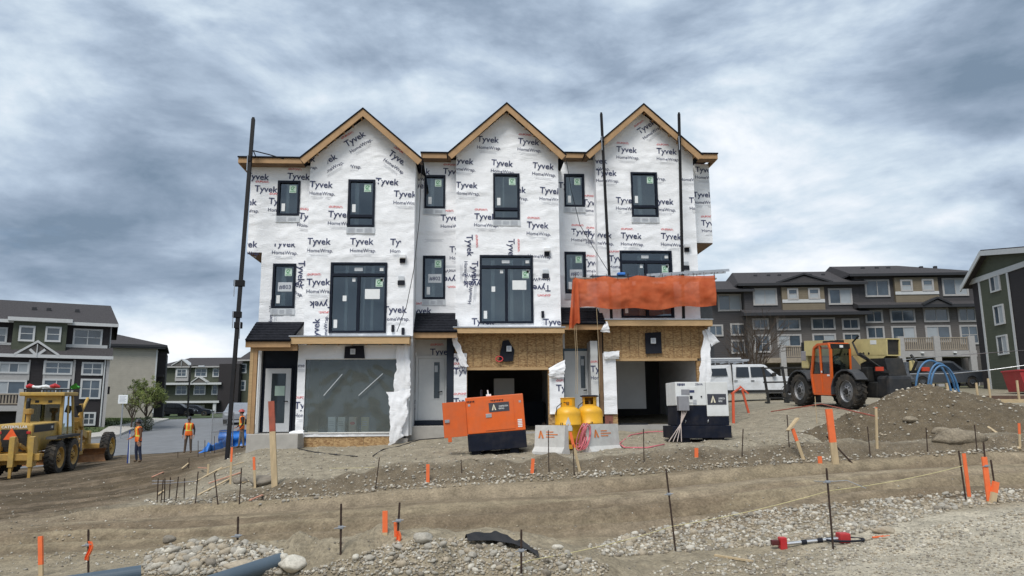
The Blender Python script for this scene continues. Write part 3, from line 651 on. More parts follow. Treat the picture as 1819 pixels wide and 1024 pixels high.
def ragged(pts, Y, amp, n=14, curl=.12, s=0):
    """torn flap of wrap: quad outline (4 corners px) made into a crumpled sheet"""
    c = [Vector((FX(a, b, Y)[0], Y, FX(a, b, Y)[1])) for a, b in pts]; mb = MB()
    def fn(u, v_):
        p = c[0].lerp(c[1], u).lerp(c[3].lerp(c[2], u), v_)
        k = float(fbm(np.array([u*3+s+v_*2]), np.array([v_*4-u*2+s*3]), 200+s, 2)[0])-.5
        e = float(fbm(np.array([v_*9]), np.array([s*2.+(0 if u < .5 else 9)]), 230+s, 3)[0])-.5
        return p + Vector((e*amp*(abs(u-.5)*2)**2, -.05-curl*abs(k)*.9-.05*math.sin(v_*3.1), k*.05+e*amp*.3*(1 if v_ in (0, 1) else 0)))
    return mb.grid(fn, n, n*2)
UNITS = []
def build_house(U):
    Yb = U['Yb']; Yr = Yb+.5; g = U['g']; W = FX
    x0 = W(U['bx'][0], 285, Yb)[0]; x1 = W(U['bx'][1], 285, Yb)[0]; xl = W(U['rx'], 300, Yr)[0]
    xlow = W(U['rxl'], 520, Yr)[0] if 'rxl' in U else xl
    zb = W(900, U['beam'], Yb)[1]; zfl = W(900, U['floor'], Yb)[1]
    zr_top = W(U['rx'], U['ey'], Yr-.4)[1]; px_, pz_ = W(*g[1], Yb-.4); gl = W(*g[0], Yb-.4); gr = W(*g[2], Yb-.4)
    H = thing('townhouse', U['label'], 'house', ((x0+x1)/2, Yb+4, zfl), group='attached houses under construction'); U['H'] = H
    holes_b = [hole(*q, Yb) for q in U['wb']]; holes_r = [hole(*q, Yr) for q in U['wr']]
    slope = (pz_-gl[1])/(px_-gl[0]); ztop = pz_-.12-slope*((x1-x0)/2)
    xc = (x0+x1)/2
    wall = MB(); wall_sheet(wall, x0, x1, zb, ztop, Yb, holes_b, (px_, pz_-.16), s=U['s'])
    for xx, sg in ((x0, 1), (x1, -1)): wall.grid(lambda u, v_: (xx, Yb+u*.5-.004*sg*0, zb+v_*(ztop-zb)), 4, 40)
    wl_ = wall.build('wall', M_WRAP, H, True, smooth=True)
    rec = MB(); zc = W(445, 449, Yr)[1] if 'rxl' in U else None
    xr = x0; xre = None
    if zc: wall_sheet(rec, xl, x0, zc, zr_top-.1, Yr, [h for h in holes_r if h[3] > zc+.5], s=U['s']+3); wall_sheet(rec, xlow, x0, zb-.3, zc, Yr, [h for h in holes_r if h[3] < zc+.5], s=U['s']+3)
    else: wall_sheet(rec, xl, x0, zb-.3, zr_top-.1, Yr, holes_r, s=U['s']+3)
    rl = rec.build('recess_wall', M_WRAP, H, True, smooth=True)
    gz = W(900, 270, Yb)[1]
    e = .03
    marks(H, wl_, Yb, U['mb'], (x0+.01, x1-.01, zb+.02, 99), U['s'], ((x0, ztop), (px_, pz_-.2), (x1, ztop)), holes_b)
    marks(H, rl, Yr, U['mr'], (xl+.01, x0-.01, zb-.2, zr_top-.12), U['s']+3, None, holes_r)
    for q, h in zip(U['wb'], holes_b):
        door = (h[1]-h[0]) > 1.5; window(H, h, Yb, split=.23, kind='door' if door else 'plain')
    for q, h, nn in zip(U['wr'], holes_r, U['notes']): window(H, h, Yr, note=nn)
    # ---- shell: side walls, floors, back; it is hollow, so the windows look into dim rooms
    yb_ = Yb+8.5; z3 = (holes_b[0][2]+holes_b[1][3])/2-.05; xe = U.get('xe', x1)
    for p_, q_ in (((x0, Yr+.16, zb-.12), (x1, yb_, zb+.1)), ((xlow+.05, Yr+.16, z3-.12), (x1, yb_, z3+.12)), ((xl, Yr+.16, ztop-.1), (x1, yb_, ztop+.05))): MB().box(p_, q_).build('floor_deck', M_DRY, H, True)
    MB().box((xl, yb_, zfl), (x1, yb_+.15, ztop)).build('back_wall', M_DRY, H, True); msw = M_WRAP if U['s'] != 1 else M_DRY
    MB().box((xl+.01, Yr+.05, zc if zc else zfl), (xl+.14, yb_, zr_top-.1)).build('side_wall', msw, H, True); MB().box((x1-.13, Yb+.05, zfl), (x1-.01, yb_, ztop-.05)).build('side_wall', msw, H, True)
    if zc: MB().box((xlow+.01, Yr+.06, zfl), (xlow+.14, yb_, zc)).build('side_wall', msw, H, True)
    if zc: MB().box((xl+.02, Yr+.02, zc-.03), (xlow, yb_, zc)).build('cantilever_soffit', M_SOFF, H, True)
    for hz in (zb+.1, z3+.12): MB().box((xl+.2, Yb+1.9, hz), (x1-.2, Yb+2.0, hz+2.5)).build('inner_partition', M_DRY, H, True)
    rs = random.Random(U['s'])
    for h, Yh in [(q, Yb) for q in holes_b]+[(q, Yr) for q in holes_r]:
        for k in range(3 if h[1]-h[0] > 1.5 else 1):
            sx = h[0]+(h[1]-h[0])*rs.uniform(.2+.25*k, .38+.25*k); yy = Yh+rs.uniform(.15, .22); w_ = rs.uniform(.05, .16)
            bz = zb+.1 if h[3] < z3 else z3+.12
            MB().box((sx, yy, bz), (sx+w_, yy+.1, bz+2.35)).build('streak_post', M_PALE, H, True)  # pale posts added behind the glass to imitate vertical light streaks
    # ---- roof: rake boards, roof slabs, eave boards
    tk = .225
    for a, b, sg in ((gl, (px_, pz_), -1), ((px_, pz_), gr, 1)):
        d = Vector((b[0]-a[0], 0, b[1]-a[1])).normalized(); n_ = Vector((-d.z, 0, d.x)); 
        if n_.z < 0: n_ = -n_
        A3, B3 = Vector((a[0], 0, a[1])), Vector((b[0], 0, b[1]))
        mb = MB()
        up_ = A3 if sg == -1 else B3; pk = B3 if sg == -1 else A3
        pk2 = pk-Vector((0, 0, tk*1.12)); up2 = up_-n_*tk
        poly = [(p.x, p.z) for p in (up_, pk, pk2, up2)]; mb.prism(poly, Yb-.44, Yb-.40); mb.build('rake_board', M_TIM2, H, True)
        mb = MB(); t_ = n_*.05; poly = [(p.x, p.z) for p in (up_+t_, pk+Vector((0, 0, .06)), pk+Vector((0, 0, .012)), up_+n_*.012)]; mb.prism(poly, Yb-.47, yb_+.2); rf = mb.build('roof', M_SHIN, H, True)
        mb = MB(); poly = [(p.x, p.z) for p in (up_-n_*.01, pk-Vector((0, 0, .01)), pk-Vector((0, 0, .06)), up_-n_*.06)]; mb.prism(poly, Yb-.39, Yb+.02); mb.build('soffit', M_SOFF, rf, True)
        for k in range(7):
            q = up_.lerp(pk, (k+.5)/7)-n_*.10; MB().bar((q.x, Yb-.39, q.z), (q.x, Yb-.0, q.z), .04, .09).build('lookout_rafter', M_TIM2, rf, True)
    for (ea, eb) in U['eaves']:
        a = W(ea[0], ea[1], Yr-.42); b = W(eb, ea[1], Yr-.42)
        MB().box((a[0], Yr-.46, a[1]-.185), (b[0], Yr-.42, a[1])).build('fascia_board', M_TIM2, H, True)
        mb = MB(); mb.add([(a[0]-.02, Yr-.5, a[1]+.005), (b[0]+.02, Yr-.5, a[1]+.005), (b[0]+.02, yb_-3, a[1]+.6), (a[0]-.02, yb_-3, a[1]+.6), (a[0]-.02, Yr-.5, a[1]+.05), (b[0]+.02, Yr-.5, a[1]+.05), (b[0]+.02, yb_-3, a[1]+.65), (a[0]-.02, yb_-3, a[1]+.65)], [(0, 1, 2, 3), (4, 5, 6, 7), (0, 1, 5, 4), (1, 2, 6, 5), (2, 3, 7, 6), (3, 0, 4, 7)]); mb.build('eave_roof', M_SHIN, H, True)
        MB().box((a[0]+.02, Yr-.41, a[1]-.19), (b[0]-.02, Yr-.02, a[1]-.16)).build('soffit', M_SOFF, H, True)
        if a[0] < xl-.15: MB().box((a[0], Yr-.418, a[1]-.2), (a[0]+.04, yb_, a[1]-.002)).build('fascia_board', M_TIM2, H, True)
        if eb > 1250: MB().box((b[0]-.04, Yr-.418, a[1]-.2), (b[0], yb_, a[1]-.002)).build('fascia_board', M_TIM2, H, True)
    # ---- ledge beam over the ground floor
    Yl = Yb-.7; bx0, bz1 = W(U['bm'][0], U['bm'][1], Yl); bx1, bz0 = W(U['bm'][2], U['bm'][3], Yl)
    MB().box((bx0, Yl, bz0), (bx1, Yl+.05, bz1-.03)).build('ledge_beam', M_TIM, H, True)
    for xx in (bx0, bx1-.05): MB().box((xx, Yl+.052, bz0), (xx+.05, Yb-.03, bz1-.032)).build('ledge_beam', M_TIM, H, True)
    MB().box((bx0-.03, Yl-.03, bz1-.028), (bx1+.03, Yb-.02, bz1+.01)).build('ledge_deck', M_METAL, H, True)
    n = 9
    for k in range(n):
        q = bx0+.1+(bx1-bx0-.2)*k/(n-1); MB().box((q-.02, Yl+.06, bz0+.01), (q+.02, Yb-.03, bz0+.2)).build('joist', M_TIM2, H, True)
    U.update(x0=x0, x1=x1, xl=xl, xlow=xlow, Yr=Yr, zb=zb, zfl=zfl, Yl=Yl, bz0=bz0, bx0=bx0, bx1=bx1, yb_=yb_)
    # ---- porch roof over the entrance
    pr = U['porch']; t0 = W(*pr[0], Yr-.02); t1 = W(*pr[1], Yr-.02); b0 = W(*pr[2], Yl-.05); b1 = W(*pr[3], Yl-.05)
    V3 = lambda q, y: Vector((q[0], y, q[1]))
    shingle_roof(H, (V3(t0, Yr-.03), V3(t1, Yr-.03)), (V3(b0, Yl-.05), V3(b1, Yl-.05)))
    fz = b0[1]-.05; MB().box((b0[0], Yl-.02, fz-.19), (b1[0], Yl+.02, fz)).build('porch_fascia', M_TIM2, H, True)
    MB().box((b0[0]+.05, Yl+.03, fz-.13), (b1[0], Yr-.05, fz-.09)).build('porch_soffit', M_OSB, H, True)
    U['pfz'] = fz; U['pb'] = (b0[0], b1[0])
    return H
T = 't'; TH = 'th'; D = 'dth'; DT = 'dt'
U1 = dict(Yb=25.0, s=1, bx=(552, 738), rx=447, rxl=462, beam=597, floor=772, ey=282, g=((533, 283), (645, 195), (750, 285)),
    label='left house with plastic sheet over its front opening and unit 803 window',
    wb=[(618, 320, 666, 404), (586, 467, 687, 592)], wr=[(493, 322, 533, 384), (484, 469, 525, 548)], notes=[None, '#803'],
    eaves=[((424, 281), 540)], bm=(515, 597, 727, 611), porch=((456, 573), (541, 573), (436, 604), (516, 604)),
    mr=[(458, 315, -3, T), (531, 315, -3, DT), (473, 337, -3, DT), (498, 359, -3, D), (436, 360, 0, TH), (551, 387, -8, D), (437, 435, 0, TH), (505, 434, -2, TH, (445, 433, 560, 470)), (472, 495, 90, 'h'), (465, 556, 90, 'h'), (535, 484, -90, T), (521, 502, -20, TH)],
    mb=[(631, 248, 33, D), (580, 288, 32, TH, (584, 240, 700, 330)), (708, 283, -36, D, (680, 240, 716, 320)), (540, 283, 0, TH), (571, 329, -2, TH), (604, 382, -2, D), (688, 324, -3, T), (720, 346, -2, TH), (618, 281, -2, 'h', (623, 280, 660, 305)),
        (567, 430, -1, TH), (643, 430, 0, TH), (714, 431, 0, TH, (690, 420, 712, 460)), (566, 502, 0, D), (702, 551, 0, TH), (562, 587, 90, TH), (571, 541, 180, DT)])
U2 = dict(Yb=26.0, s=2, bx=(810.5, 991), rx=738, beam=581, floor=765, ey=273, g=((795, 275), (900, 185.5), (1005, 277)),
    label='middle house with orange generator in front of its open garage',
    wb=[(876, 309, 923, 391), (852, 454, 947, 575)], wr=[(754, 312, 791, 371), (751, 455, 791, 532)], notes=[None, '#802'],
    eaves=[((748, 273), 802)], bm=(806, 581, 1003, 592), porch=((735, 557), (812, 557), (727, 588), (812, 588)),
    mr=[(745, 305, -3, TH), (806, 306, -3, DT), (742, 331, 0, T), (802, 388, 0, D), (818, 444, 0, TH), (799, 497, 180, D), (747, 553, 0, D), (770, 405, 0, 'l')],
    mb=[(867, 249, -3, TH), (939, 253, -5, D), (822, 287, -4, TH), (892, 291, -5, TH), (965, 296, -5, TH), (829, 330, -2, TH), (862, 386, -2, D), (978, 340, -4, TH), (955, 401, -3, D), (915, 338, -3, TH),
        (834, 437, -88, DT), (908, 444, -90, DT), (843, 484, -90, TH), (843, 505, 180, TH), (957, 441, -2, 'h'), (958, 512, 180, D), (985, 573, 0, T), (858, 572, 0, T), (820, 520, 85, 'h'), (972, 550, 10, 'l')])
U3 = dict(Yb=26.9, s=5, bx=(1057, 1230), rx=991, beam=567, floor=752, ey=273.5, g=((1040, 275), (1143, 187), (1247, 277)),
    label='right house behind the orange mesh scaffold with open garage',
    wb=[(1121, 307, 1168, 386), (1102, 446, 1195, 565)], wr=[(1002, 310, 1038, 368), (1003, 448, 1041, 522)], notes=[None, '#801'],
    eaves=[((1003, 273), 1046), ((1240, 274.5), 1274)], bm=(1075, 567, 1266, 579), porch=((993, 547), (1066, 547), (988, 574), (1076, 574)),
    mr=[(1036, 285, 180, 'h'), (1053, 361, -3, D), (1033, 413, -2, D), (1059, 418, -3, D), (1053, 468, -4, D), (1010, 330, 0, T)],
    mb=[(1148, 226, 35, D), (1113, 267, -3, D), (1184, 270, -3, D), (1077, 308, -2, TH), (1160, 304, -2, 'h'), (1225, 306, 0, 'h'), (1112, 357, -2, TH), (1178, 359, -2, TH), (1121, 420, -2, D), (1192, 421, -3, D), (1060, 287, 0, TH), (1068, 418, -4, TH), (1242, 357, 0, TH), (1100, 460, 0, D)])
for U in (U1, U2, U3): build_house(U)
U3['H']; 
# number only readable as far as the paper goes
# ---- right end of the right house: set-back bay with cantilever
Ye = U3['Yb']+.9; ex0 = U3['x1']; ex1 = FX(1262, 360, Ye)[0]; ez0 = FX(1250, 432, Ye)[1]; ez1 = FX(1250, 292, Ye)[1]; H3 = U3['H']
mb = MB(); wall_sheet(mb, ex0, ex1, ez0, ez1, Ye, s=9); mb.grid(lambda u, v_: (ex1, Ye+u*6, ez0+v_*(ez1-ez0)), 6, 20); ew = mb.build('end_wall', M_WRAP, H3, True, smooth=True)
marks(H3, ew, Ye, [(1252, 303, -3, D), (1248, 347, 0, TH), (1263, 397, 0, D)], (ex0+.01, ex1-.01, ez0, ez1), 9)
MB().box((ex0, Ye+.02, ez0-.04), (ex1, Ye+6, ez0-.005)).build('cantilever_soffit', M_SOFF, H3, True)
mb = MB(); mb.grid(lambda u, v_: (U3['x1']+.005, U3['Yb']+.02+u*8, U3['zfl']+v_*(ez1-U3['zfl'])), 8, 20); mb.build('side_wall', M_WRAP, H3, True)
# ================================================================== GROUND FLOORS
def prect(px0, py0, px1, py1, Y):
    h = hole(px0, py0, px1, py1, Y); return h
def pbox(H, nm, m, px0, py0, px1, py1, Y, dep, world=True, bev=0.0):
    x0, x1, z0, z1 = hole(px0, py0, px1, py1, Y); return MB().box((x0, Y, z0), (x1, Y+dep, z1), bev=bev).build(nm, m, H, True)
H1, H2, H3 = U1['H'], U2['H'], U3['H']; Y1, Y2, Y3 = U1['Yb'], U2['Yb'], U3['Yb']
# ---- left house: porch
Yp = U1['Yr']+.25
zs1 = FX(480, 771, U1['Yl'])[1]
pbx = FX(437, 780, U1['Yl']-.3)[0]; pbx1 = FX(529, 780, U1['Yl']-.3)[0]
zgnd = min(zg1(pbx, 24.2), zg1(pbx1, 24.2))-.4
MB().box((pbx, U1['Yl']-.3, zgnd), (pbx1, Yp, zs1), bev=.02).build('porch_slab', M_CONC, H1, True)
mb = MB(); a = hole(453, 623, 532, 771, Yp); mb.box((a[0], Yp, zs1), (a[1]+.3, Yp+.12, U1['zb']-.2)); mb.build('porch_wall', M_NAVY, H1, True)
d = hole(470, 655, 516, 767, Yp); dr = MB().box((d[0], Yp-.05, zs1+.03), (d[1], Yp-.002, d[3]), bev=.01).build('door', M_WHITEP, H1, True)
g_ = hole(482, 664, 507, 752, Yp); MB().box((g_[0], Yp-.056, g_[2]), (g_[1], Yp-.051, g_[3])).build('door_glass', mat('dark_door_glass', (.05, .065, .075), .08, var=.1), dr, True)
MB().box((g_[0]+.12, Yp-.062, g_[3]-.75), (g_[1]-.02, Yp-.058, g_[3]-.42)).build('label_sticker', M_GRNL, dr, True)
MB().tube([(d[1]-.08, Yp-.06, d[2]+1.0), (d[1]-.08, Yp-.12, d[2]+1.0), (d[1]-.2, Yp-.12, d[2]+1.0)], .015).build('door_handle', M_BLK, dr, True)
mb = MB()
for q in ((d[0]-.07, d[0]-.005), (d[1]+.005, d[1]+.07)): mb.box((q[0], Yp-.06, zs1+.005), (q[1], Yp-.003, d[3]+.07))
mb.box((d[0]-.005, Yp-.058, d[3]+.005), (d[1]+.005, Yp-.003, d[3]+.07)); mb.build('door_frame', M_FRM, H1, True)
Yq = U1['Yl']+.1; q = hole(441, 620, 454, 772, Yq)
for i, (a0, a1) in enumerate(((0, .46), (.5, 1))): MB().box((q[0]+(q[1]-q[0])*a0, Yq, zs1), (q[0]+(q[1]-q[0])*a1, Yq+.14, U1['pfz']-.1)).build('porch_post', M_TIM2 if i else M_TIM, H1, True)
MB().box((q[1]+.02, Yq+.04, zs1+.3), (q[1]+.06, Yq+.08, U1['pfz']-.2)).build('white_pipe', M_WHITEP, H1, True)
pbox(H1, 'porch_beam', M_TIM2, 447, 613, 528, 623, U1['Yl']+.12, .12)
# ---- left house: big opening under clear plastic
op = hole(541, 638, 706, 768, Y1-.1); xw0 = FX(527, 700, Y1-.1)[0]; xw1 = U1['bx1']-.03; zt = U1['bz0']+.02; zbw = FX(600, 776, Y1-.1)[1]
mb = MB(); wall_sheet(mb, xw0, xw1, zbw, zt, Y1-.1, [op], s=14); lw = mb.build('lower_wall', M_WRAP, H1, True, smooth=True)
marks(H1, lw, Y1-.1, [(545, 721, 0, D), (540, 633, 0, 'h'), (723, 713, 0, TH)], (xw0, op[0]-.02, zbw, zt), 14)
mb = MB()
def shf(u, v_):
    x = op[0]+.02+u*(op[1]-op[0]-.04); z = op[2]+v_*(op[3]-op[2]); k = fbm(np.array([u*6+v_*2]), np.array([v_*4-u]), 301, 3)[0]-.5
    fan = math.sin((math.atan2(z-op[3], x-op[0]-1.7))*16)*.022*(1-v_)
    return (x, Y1-.08-.05*k-fan, z)
mb.grid(shf, 48, 40); mb.build('plastic_sheet', M_SHEET, H1, True, smooth=True)
mb = MB()
for a, b in (((op[0]-.02, op[3]-.02), (op[1]+.02, op[3]+.02)), ((op[0]-.02, op[2]-.03), (op[1]+.02, op[2]))): mb.box((a[0], Y1-.15, a[1]), (b[0], Y1-.11, b[1]))
mb.build('batten', M_PALE, H1, True)
for (a, b, c, e) in ((575, 703, 608, 665), (637, 703, 680, 664)):
    p0 = P(a, b, Y1-.16); p1 = P(c, e, Y1-.16); MB().bar(p0, p1, .02, .022).build('tape_strip', M_TAPE, H1, True)
for px, m_ in ((589, M_WHT), (606, M_WHT), (626, mat('buff_carton', (.6, .5, .42), .7)), (648, mat('yellow_carton', (.5, .42, .2), .7))):
    Yx = Y1+.55; b = hole(px-6.5, 741, px+6.5, 768, Yx)
    o = solo(MB().box((b[0], Yx, op[2]-.07), (b[1], Yx+.25, b[3]), bev=.004), 'carton', m_, {589: 'white carton at the left end behind the clear plastic sheet', 606: 'second white carton behind the plastic sheet', 626: 'pale carton with red oval mark behind the plastic sheet', 648: 'yellowish carton furthest right behind the plastic sheet'}[px], 'box', ((b[0]+b[1])/2, Yx, op[2]-.07), 'cartons behind the plastic')
    mb = MB(); FRo = o
    if px == 626: mb.lathe([(0, -.001), (.09, -.001), (.09, .0)], 16, Matrix.Translation(((b[0]+b[1])/2, Yx-.004, op[2]+.28)) @ Matrix.Diagonal((1, 1, .6, 1)), 'Y')
    else:
        for k in range(3): mb.box((b[0]+.03, Yx-.005, op[2]+.2+.06*k), (b[1]-.05, Yx-.002, op[2]+.22+.06*k))
    mb.build('carton_print', M_INKR if px == 626 else M_INKG, o, True)
MB().box((op[0]-.3, Y1+.0, op[2]-.2), (op[1]+.2, Y1+6, op[2]-.07)).build('inner_floor', M_FLOORC, H1, True)
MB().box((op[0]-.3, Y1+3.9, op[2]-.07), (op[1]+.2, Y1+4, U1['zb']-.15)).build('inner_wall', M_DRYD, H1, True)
ob = hole(541, 772, 690, 812, Y1-.06)
for k in range(3):
    a = op[0]+(op[1]-op[0]-.1)*k/3; MB().box((a+.004, Y1-.085, ob[2]), (a+(op[1]-op[0]-.1)/3-.004, Y1-.06, op[2]-.075)).build('strand_board_panel', M_OSB, H1, True)
MB().box((op[0]-.3, Y1-.05, ob[2]-.1), (op[1]+.35, Y1+.2, op[2]-.21)).build('footing', M_CONC, H1, True)
ragged([(706, 616), (728, 611), (728, 712), (700, 705)], Y1-.16, .14, curl=.12, s=1).build('torn_wrap', M_WRAP, H1, True, smooth=True)
ragged([(691, 696), (729, 692), (716, 776), (692, 792)], Y1-.2, .22, curl=.12, s=2).build('torn_wrap', M_WRAP, H1, True, smooth=True)
ragged([(514, 768), (541, 762), (541, 778), (516, 782)], Y1-.2, .1, n=6, s=4).build('torn_wrap', M_WRAP, H1, True, smooth=True)
def fixture(H, pts, Y, q):
    c = [Vector((FX(a, b, Y)[0], Y, FX(a, b, Y)[1])) for a, b in pts]
    o = MB().add(c+[p+Vector((0, .03, 0)) for p in c], [tuple(range(len(c))), tuple(range(len(c), 2*len(c)))]+[(i, (i+1) % len(c), len(c)+(i+1) % len(c), len(c)+i) for i in range(len(c))]).build('light_box_patch', M_BLK, H, True)
    b = hole(q[0]-4.5, q[1]-5, q[0]+4.5, q[1]+5, Y); MB().box((b[0], Y-.06, b[2]), (b[1], Y-.005, b[3]), bev=.01).build('light_box', M_TAPE, o, True)
    e = .045; MB().box((b[0]+e, Y-.066, b[2]+e), (b[1]-e, Y-.061, b[3]-e)).build('light_box_cover', M_INKG, o, True)
fixture(H1, [(613, 616), (646, 614), (648, 637), (611, 637)], Y1-.19, (627, 625))
def door_unit(H, px0, py0, px1, py1, Y, m, slit, U, lintel=None):
    d = hole(px0, py0, px1, py1, Y); dr = MB().box((d[0], Y-.05, d[2]), (d[1], Y, d[3]), bev=.01).build('door', m, H, True)
    s = hole(*slit, Y); MB().box((s[0]-.04, Y-.06, s[2]-.04), (s[1]+.04, Y-.052, s[3]+.04)).build('glass_frame', m, dr, True); MB().box((s[0], Y-.066, s[2]), (s[1], Y-.0605, s[3])).build('door_glass', MATS['dark_door_glass'], dr, True)
    MB().box((s[0]+.02, Y-.072, s[3]-.35), (s[0]+.13, Y-.067, s[3]-.12)).build('label_sticker', M_TAPE, dr, True)
    MB().tube([(d[1]-.1, Y-.05, d[2]+1.0), (d[1]-.1, Y-.12, d[2]+1.0), (d[1]-.22, Y-.12, d[2]+.97)], .018).build('door_handle', M_BLK, dr, True)
    mb = MB(); mb.box((d[0]-.09, Y-.07, d[2]), (d[0]-.006, Y+.02, d[3]+.09)); mb.box((d[1]+.006, Y-.07, d[2]), (d[1]+.09, Y+.02, d[3]+.09)); mb.box((d[0]-.005, Y-.068, d[3]+.006), (d[1]+.005, Y+.02, d[3]+.088)); mb.build('door_frame', lintel or m, H, True)
    return d
# ---- middle house
Yd = U2['Yr']+.06
d2 = door_unit(H2, 743, 637, 790, 747, Yd, M_GREYP, (771, 644, 781, 708), U2)
mb = MB(); xa = FX(729, 690, Yd)[0]; xb = FX(797, 690, Yd)[0]; wall_sheet(mb, xa, xb, d2[2]-.25, U2['pfz']-.05, Yd, [(d2[0]-.09, d2[1]+.09, d2[2]-.3, d2[3]+.09)], s=22); pw = mb.build('porch_wall', mat('grey_house_wrap', (.60, .61, .60), .6, var=.05), H2, True, smooth=True)
marks(H2, pw, Yd, [(784, 626, 0, DT), (731, 713, 0, TH)], (xa, xb, d2[2], U2['pfz']-.06), 22)
MB().box((d2[0]-.15, Yd-.16, d2[2]-.16), (d2[1]+.25, Yd+.02, d2[2]-.003)).build('door_threshold', M_NAVY, H2, True)
zs2 = d2[2]-.16; MB().box((xa-.05, U2['Yl']+.1, zs2-1.0), (xb+.1, Yd-.165, zs2-.02), bev=.02).build('porch_slab', M_CONC, H2, True)
xn0, xn1, _, _ = hole(793, 640, 806, 740, Y2-.2); MB().box((xn0, Y2-.2, zs2), (xn1, Yd+.1, U2['bz0']+.15)).build('porch_side_wall', M_NAVY, H2, True)
MB().box((FX(727, 690, Yd-.3)[0], Yd-.3, zs2), (FX(732, 690, Yd-.3)[0], Yd-.1, U2['bz0'])).build('corner_post', M_TIM, H2, True)
def garage(H, U, xL, xR, oL, oR, ytop, ylip, y0, s, deep):
    Y = U['Yb']-.12; a = hole(xL, 600, xR, 640, Y); o = hole(oL, ytop, oR, y0, Y); zl = FX(900, ylip, Y)[1]
    W_ = (a[1]-a[0]); n = 3
    for k in range(n): MB().box((a[0]+W_*k/n+.003, Y-.012*(k % 2), o[3]), (a[0]+W_*(k+1)/n-.003, Y+.05, U['bz0']+.1)).build('strand_board_panel', M_OSB, H, True)
    for k in range(1, 12):       # chalk lines and nail rows of the sheathing
        x = a[0]+W_*k/12; MB().box((x-.006, Y-.016, o[3]+.02), (x+.006, Y-.0125, U['bz0']+.02)).build('chalk_line', M_SOFF, H, True)
    MB().box((o[0]-.02, Y-.03, o[3]-.09), (o[1]+.02, Y+.16, o[3]-.003)).build('header', M_TIM, H, True)
    for xx, x2 in ((a[0], o[0]), (o[1], a[1])): MB().box((xx, Y, o[2]-.3), (x2, Y+.15, o[3]-.1)).build('jamb_wall', M_OSB, H, True)
    x0, x1 = a[0]-.02, a[1]+.02; zf = o[2]
    MB().box((x0, Y-.3, zf-.5), (x1, Y+6.2, zf)).build('garage_slab', M_FLOORC, H, True)
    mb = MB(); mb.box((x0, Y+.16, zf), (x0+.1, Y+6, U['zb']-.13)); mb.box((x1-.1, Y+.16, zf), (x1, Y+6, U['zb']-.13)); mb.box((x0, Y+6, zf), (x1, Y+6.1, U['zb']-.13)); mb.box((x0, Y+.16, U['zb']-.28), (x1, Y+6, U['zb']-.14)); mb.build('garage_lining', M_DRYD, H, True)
    deep(x0, x1, Y, zf, H); return a, o
def deep2(x0, x1, Y, zf, H):
    MB().box((x0+1.5, Y+3.4, zf), (x0+2.3, Y+3.5, zf+2.0)).build('inner_door', M_DRY, H, True)
    MB().box((x1-1.2, Y+4, zf), (x1-.3, Y+4.6, zf+1.1), bev=.03).build('stored_bin', M_NAVY, H, True)
def deep3(x0, x1, Y, zf, H):
    MB().box((x0+.9, Y+3.2, zf+.6), (x0+2.3, Y+3.4, zf+2.6)).build('stored_panel', M_DRY, H, True)
    MB().bar((x0+.6, Y+.4, zf+.03), (x0+1.6, Y+.2, zf+.03), .1, .05).build('offcut', M_BLK, H, True)
ga2, go2 = garage(H2, U2, 808, 1000, 830, 974, 653, 640, 768, 31, deep2)
Yw = Y2-.18
fixture(H2, [(886, 640), (893, 606), (903, 604), (914, 622), (911, 642), (898, 643)], Yw-.03, (904, 620))
mb = MB(); c_ = P(887, 638, Yw-.05); mb.tube([(c_.x+.12*math.cos(t), Yw-.05, c_.z+.09*math.sin(t)) for t in [k*.4 for k in range(17)]], .02); mb.build('red_tape', M_INKR, H2, True)
mb = MB(); q = hole(806, 628, 829, 772, Yw); wall_sheet(mb, q[0], q[1], q[2], q[3], Yw, s=33); jw = mb.build('jamb_wrap', M_WRAP, H2, True, smooth=True)
marks(H2, jw, Yw, [(812, 638, 0, D), (826, 660, 0, DT), (826, 714, 0, DT), (826, 752, 0, DT)], (q[0], q[1]-.01, q[2], q[3]), 33)
ragged([(800, 596), (809, 594), (833, 652), (818, 652)], Yw-.1, .12, n=10, s=6).build('torn_wrap', M_WRAP, H2, True, smooth=True)
mb = MB(); q = hole(976, 660, 1002, 736, Yw); wall_sheet(mb, q[0], q[1], q[2], q[3], Yw, s=36); jw = mb.build('jamb_wrap', M_WRAP, H2, True, smooth=True)
marks(H2, jw, Yw, [(1008, 690, 0, DT)], (q[0], q[1]-.01, q[2], q[3]), 36)
ragged([(974, 655), (1003, 640), (1003, 670), (975, 672)], Yw-.05, .1, n=8, s=8).build('torn_wrap', M_WRAP, H2, True, smooth=True)
# ---- right house
Yd3 = U3['Yr']+.06
d3 = door_unit(H3, 1003, 624, 1046, 742, Yd3, M_GREYP, (1031, 633, 1039, 690), U3, M_TEAL)
mb = MB(); xa = FX(996, 690, Yd3)[0]; xb = FX(1075, 690, Yd3)[0]; mb.box((xa, Yd3+.03, d3[2]-.1), (d3[0]-.09, Yd3+.1, U3['pfz'])); mb.box((d3[0]-.09, Yd3+.03, d3[3]+.09), (xb, Yd3+.1, U3['pfz'])); mb.box((d3[1]+.09, Yd3+.03, d3[2]-.1), (xb, Yd3+.1, d3[3]+.09)); mb.build('porch_wall', M_OSB, H3, True)
q = hole(1050, 606, 1063, 762, Y3-.25); mb = MB(); wall_sheet(mb, q[0], q[1], q[2], q[3], Y3-.25, s=41); jw = mb.build('jamb_wrap', MATS['grey_house_wrap'], H3, True, smooth=True); MB().box((q[0]+.01, Y3-.24, q[2]), (q[1]-.01, Yd3, q[3])).build('porch_side_wall', M_DRY, H3, True)
marks(H3, jw, Y3-.25, [(1068, 656, 0, D)], (q[0], q[1], q[2], q[3]), 41)
